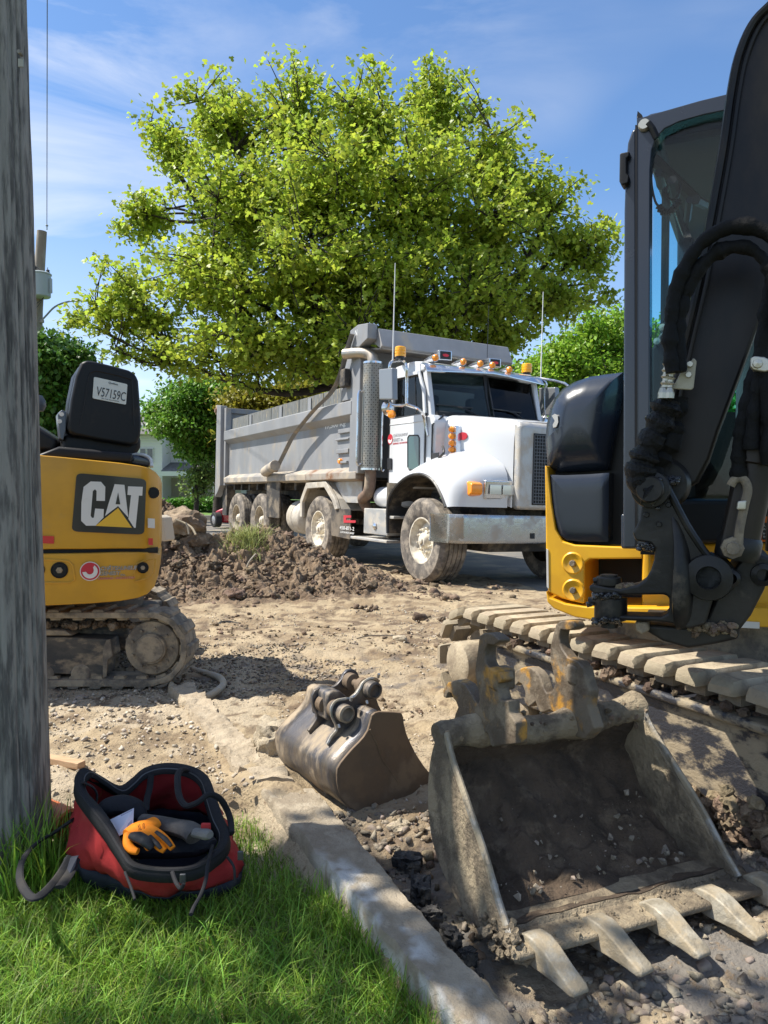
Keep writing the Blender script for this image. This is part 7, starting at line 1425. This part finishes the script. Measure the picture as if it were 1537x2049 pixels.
for x, y, h in ((96, 546, .13), (70, 538, .09)):
    c = fp(x, y, -.35); obj('bushing', lathe([(.03, -.0)]+[(.045 if k % 2 else .07, .0+h*1.6*k/8) for k in range(8)]+[(.0001, h*1.6)], c-A(0, 0, h*.6), (0, 0, 1), 10), mat('bushing_dark', (.05, .05, .055), .3), tr, smooth=True)
obj('cutout', obox(fp(102, 572, -.4), (.035, 0, 0), (0, .04, 0), (0, 0, .25)), m_tr, tr)
obj('lamp_arm', tube(smooth_path([fp(81, 644, -.1), fp(92, 632, -.15), fp(110, 614, -.2), (fp(135, 604, -.25)), fp(165, 602, -.3), fp(240, 606, -.3)], 5), .032, 8), mat('galvanised', (.30, .33, .35), .4, .6), p2, smooth=True)
obj('lamp_head', lathe([(.0001, -.25), (.06, -.22), (.10, -.05), (.10, .15), (.04, .22), (.0001, .22)], fp(255, 607, -.3), (1, 0, 0), 14), m_tr, p2, smooth=True)
obj('lamp_clamp', obox(fp(84, 643, -.1), (.06, 0, 0), (0, .05, 0), (0, 0, .05)), m_p2, p2)
obj('insulator', lathe([(.0001, .06), (.03, .04), (.05, .02), (.05, .0), (.02, -.02), (.02, -.14), (.0001, -.14)], fp(94, 452, -.15), (0, 0, 1), 12), m_tr, p2, smooth=True)
m_wire = mat('wire', (.03, .03, .035), .5)
for a, b in (((90, 546), (96, 535)), ((62, 523), (90, 545)), ((64, 612), (92, 590)), ((64, 626), (94, 585))):
    q = smooth_path([fp(*a, -.35), (fp(*a, -.35)+fp(*b, -.35))/2+A(0, 0, -.05), fp(*b, -.35)], 4); obj('jumper_wire', tube(q, .012, 5), m_wire, p2)
wtop = fp(94, 452, -.15); o = obj('power_line', tube([wtop, P(95.2, -300, 7.0)], [.014, .005], 5), m_wire, None); tag(o, 'thin black wire rising straight from the distant pole to the top of the photo', 'wire')
# ---- white house with porch behind the trees
YH = 38.; hp = lambda x, y, dy=0.: P(x, y, YH+dy); px_m = YH/FPX
m_sid = mat('white_siding', (.78, .78, .75), .7); m_beige = mat('beige_siding', (.52, .48, .40), .75); m_trim = mat('white_trim', (.72, .72, .70), .6); m_shin = mat('grey_shingle', (.13, .125, .12), .9, col2=(.2, .19, .18), scale=6); m_pane = mat('house_pane', (.04, .05, .06), .1, coat=1.)
hb = hp(340, 1000); house = thing('house', 'white two storey house with a covered porch seen left of the dump box', 'house', loc=(hb[0], hb[1], .5))
def hbx(x0, x1, y0, y1, d0, d1, n, m, par=None, **k):
    a, b = hp(x0, y1), hp(x1, y0); return obj(n, box((a[0], YH+d0, a[2]), (b[0], YH+d1, b[2])), m, par or house, **k)
wl_ = hbx(230, 324, 850, 1003, 0, 6, 'wall', m_sid); w2_ = hbx(322, 470, 955, 1006, 1.6, 6, 'wall', m_beige); w3_ = hbx(322, 470, 860, 930, 1.5, 6, 'wall', m_sid)
y = 862
while y < 1000:
    hbx(230, 324, y, y+.7, -.03, 0, 'siding_board', m_sid, wl_); 
    if y > 958: hbx(322, 470, y, y+.7, 1.57, 1.6, 'siding_board', m_beige, w2_)
    y += 5.2
obj('roof', prism([hp(216, 868, -.6), hp(330, 868, -.6), hp(318, 838, 3), hp(228, 838, 3)], A(0, .3, .25)), m_shin, house)
obj('roof', prism([hp(318, 866, -.2+1.2), hp(480, 866, 1.0), hp(480, 836, 4), hp(318, 836, 4)], A(0, .2, .2)), m_shin, house)
pr_ = obj('porch_roof', prism([hp(318, 952, -.9), hp(440, 952, -.9), hp(430, 930, 1.5), hp(336, 930, 1.5)], A(0, .1, .15)), m_shin, house); hbx(318, 440, 944, 953, -.95, -.8, 'fascia', m_trim, pr_)
for x in (324, 391, 436): hbx(x-2.2, x+2.2, 953, 1004, -.8, -.7, 'porch_column', m_trim)
for x0, x1, y0, y1, d in ((282, 292, 898, 925, 0), (296, 306, 898, 925, 0), (357, 363, 958, 1000, 1.6), (250, 262, 898, 925, 0)):
    w_ = hbx(x0-1.5, x1+1.5, y0-1.5, y1+1.5, d-.08, d, 'window', m_trim); hbx(x0, x1, y0, y1, d-.10, d-.08, 'pane', m_pane, w_)
dd_ = hbx(364, 374, 957, 1002, 1.5, 1.6, 'door', m_trim); hbx(366, 372, 961, 980, 1.47, 1.5, 'pane', m_pane, dd_)
hbx(342, 354, 965, 971, 1.52, 1.57, 'name_plaque', m_trim)
hbx(318, 450, 1003, 1009, -1.0, 2, 'porch_step', mat('porch_stone', (.45, .38, .32), .8))
# brown roofed house at the right of the cab
m_br = mat('brown_shingle', (.17, .105, .075), .9, col2=(.24, .16, .12), scale=5)
rb_ = P(1100, 980, 42); h2 = thing('house', 'low brick house whose brown shingle roof shows past the truck mirror', 'house', loc=(rb_[0], rb_[1], 0))
q = lambda x, y, dy=0.: P(x, y, 42+dy)
obj('wall', box((q(1030, 980)[0], 42, 0), (q(1300, 980)[0], 50, q(1060, 860)[2])), mat('brick_wall', (.25, .13, .09), .9), h2)
obj('roof', prism([q(1015, 862, -.6), q(1320, 862, -.6), q(1250, 790, 4), q(1095, 795, 4)], A(0, .4, .3)), m_br, h2); obj('roof_vent', box((q(1092, 812)[0], 43.6, q(1092, 815)[2]), (q(1101, 812)[0], 44.2, q(1092, 808, 1.5)[2])), m_dark, h2)
# red car behind the dump truck
m_cr = mat('car_red', (.42, .015, .03), .2, coat=1.); yc = 24.; c0 = P(452, 1050, yc); car = thing('car', 'dark red car parked far behind the dump truck rear wheels', 'car', loc=(c0[0], c0[1], 0))
f_ = lambda x, y: P(x, y, yc)
bodyc = [(424, 1046), (425, 1030), (432, 1022), (446, 1016), (452, 1006), (470, 1000), (520, 1000), (540, 1014), (552, 1018), (555, 1046), (524, 1048)]
obj('body', prism([f_(*p) for p in bodyc], A(.3, 1.7, 0)), m_cr, car, bevel=.08, bseg=3); obj('side_window', prism([f_(*p)+A(0, -.01, 0) for p in [(452, 1014), (457, 1004), (490, 1003), (490, 1015)]], A(0, .02, 0)), m_pane, car)
for x in (434, 530):
    w_ = obj('wheel', lathe([(.0001, -.0), (.13, -.0), (.16, .02), (.16, .2)], f_(x, 1040)+A(-.1, -.06, 0), (.8, .6, 0), 20), mat('car_rim', (.45, .45, .46), .3, .6), car, smooth=True); obj('tyre', lathe([(.15, -.01), (.22, -.01), (.24, .01), (.24, .2), (.15, .2)], f_(x, 1040)+A(-.1, -.06, 0), (.8, .6, 0), 24, caps=False), mat('car_tyre', (.02, .02, .02), .8), w_, smooth=True)
# ---- small things on the ground
m_pipe = mat('grey_pipe', (.36, .33, .27), .6, dust=(.40, .33, .23), dlo=.42, dhi=.62, dscale=8)
def gp(x, y, z=.03): return G(x, y, z)
pth = smooth_path([gp(396, 1400, .035), gp(420, 1391, .04), gp(440, 1378, .045), (gp(447, 1366, .05)), gp(438, 1355, .05), gp(415, 1348, .045), gp(388, 1340, .04)], 6)
gq = Geo(); tube(pth, .020, 14, gq, cap=False); tube(pth[::-1], .016, 14, gq, cap=False); o = obj('bent_pipe', gq, m_pipe, None, smooth=True, fixn=False); tag(o, 'pale bent pipe lying beside the small excavator track', 'pipe')
o = obj('cable', tube(smooth_path([gp(668, 1292, .03), gp(700, 1282, .045), gp(740, 1272, .06), gp(790, 1272, .05), (gp(850, 1272, .035)), gp(884, 1268, .03)], 5), .005, 6), mat('old_cable', (.16, .13, .10), .8), None); tag(o, 'thin dark cable trailing over the dirt towards the black track', 'cable')
m_wd = mat('raw_timber', (.50, .33, .19), .8, col2=(.40, .25, .14), scale=20, stretch=(.3, 3, 3)); a_, b_ = gp(84, 1516, .03), gp(158, 1530, .03)
ob = obox((a_+b_)/2, (b_-a_)/2*1.15, unit(np.cross((0, 0, 1), b_-a_))*.022, (0, 0, .014)); o = obj('timber_stake', ob, m_wd, None, bevel=.003); tag(o, 'short raw timber stake just right of the thick grey pole', 'timber stake')
# orange corrugated pipe end behind the pole
m_op = mat('orange_plastic', (.60, .17, .07), .5, dust=(.36, .24, .15), dlo=.5, dhi=.7, dscale=9); p0_ = P(80, 1615, 2.68); p1_ = P(138, 1640, 2.58); axn = unit(p1_-p0_)
rr_ = [(.050+(.006 if k % 2 else 0), np.linalg.norm(p1_-p0_)*k/9) for k in range(10)]; o = obj('orange_pipe', lathe(rr_+[(.045, rr_[-1][1]), (.045, 0)], p0_-A(0, 0, .02), axn, 22), m_op, None, smooth=True); tag(o, 'faded orange ribbed plastic pipe between the grey pole and the red bag', 'pipe')
# concrete slab leaning on the heap right of the small excavator
q = [(314, 1030), (326, 1036), (332, 1078), (330, 1084), (312, 1080)]; o = obj('concrete_slab', prism([P(x, y, 6.6) for x, y in q], A(.05, .12, 0)), m_rub_c if 'm_rub_c' in globals() else mat('slab_concrete', (.50, .43, .33), .9, bump=.5), None, bevel=.01); tag(o, 'pale slab of broken concrete standing at the right side of the small excavator', 'concrete slab')
o = obj('root', tube(smooth_path([P(352, 1040, 8.2), P(368, 1046, 8.2), P(384, 1056, 8.15), P(392, 1070, 8.1)], 4), .012, 6), mat('root_wood', (.35, .29, .2), .9), None); tag(o, 'thin pale root lying over the big clod of earth', 'root')
for px, lb in (([(372, 1046), (376, 1056), (378, 1068)], 'short pale root hanging down the big clod of earth'), ([(512, 1108), (500, 1122), (494, 1134)], 'white straw sticking from the grass tuft on the heap')):
    o = obj('root', tube(smooth_path([P(a, b, 8.15 if a < 400 else 8.0) for a, b in px], 4), .010, 6), m_pipe, None); tag(o, lb, 'root')
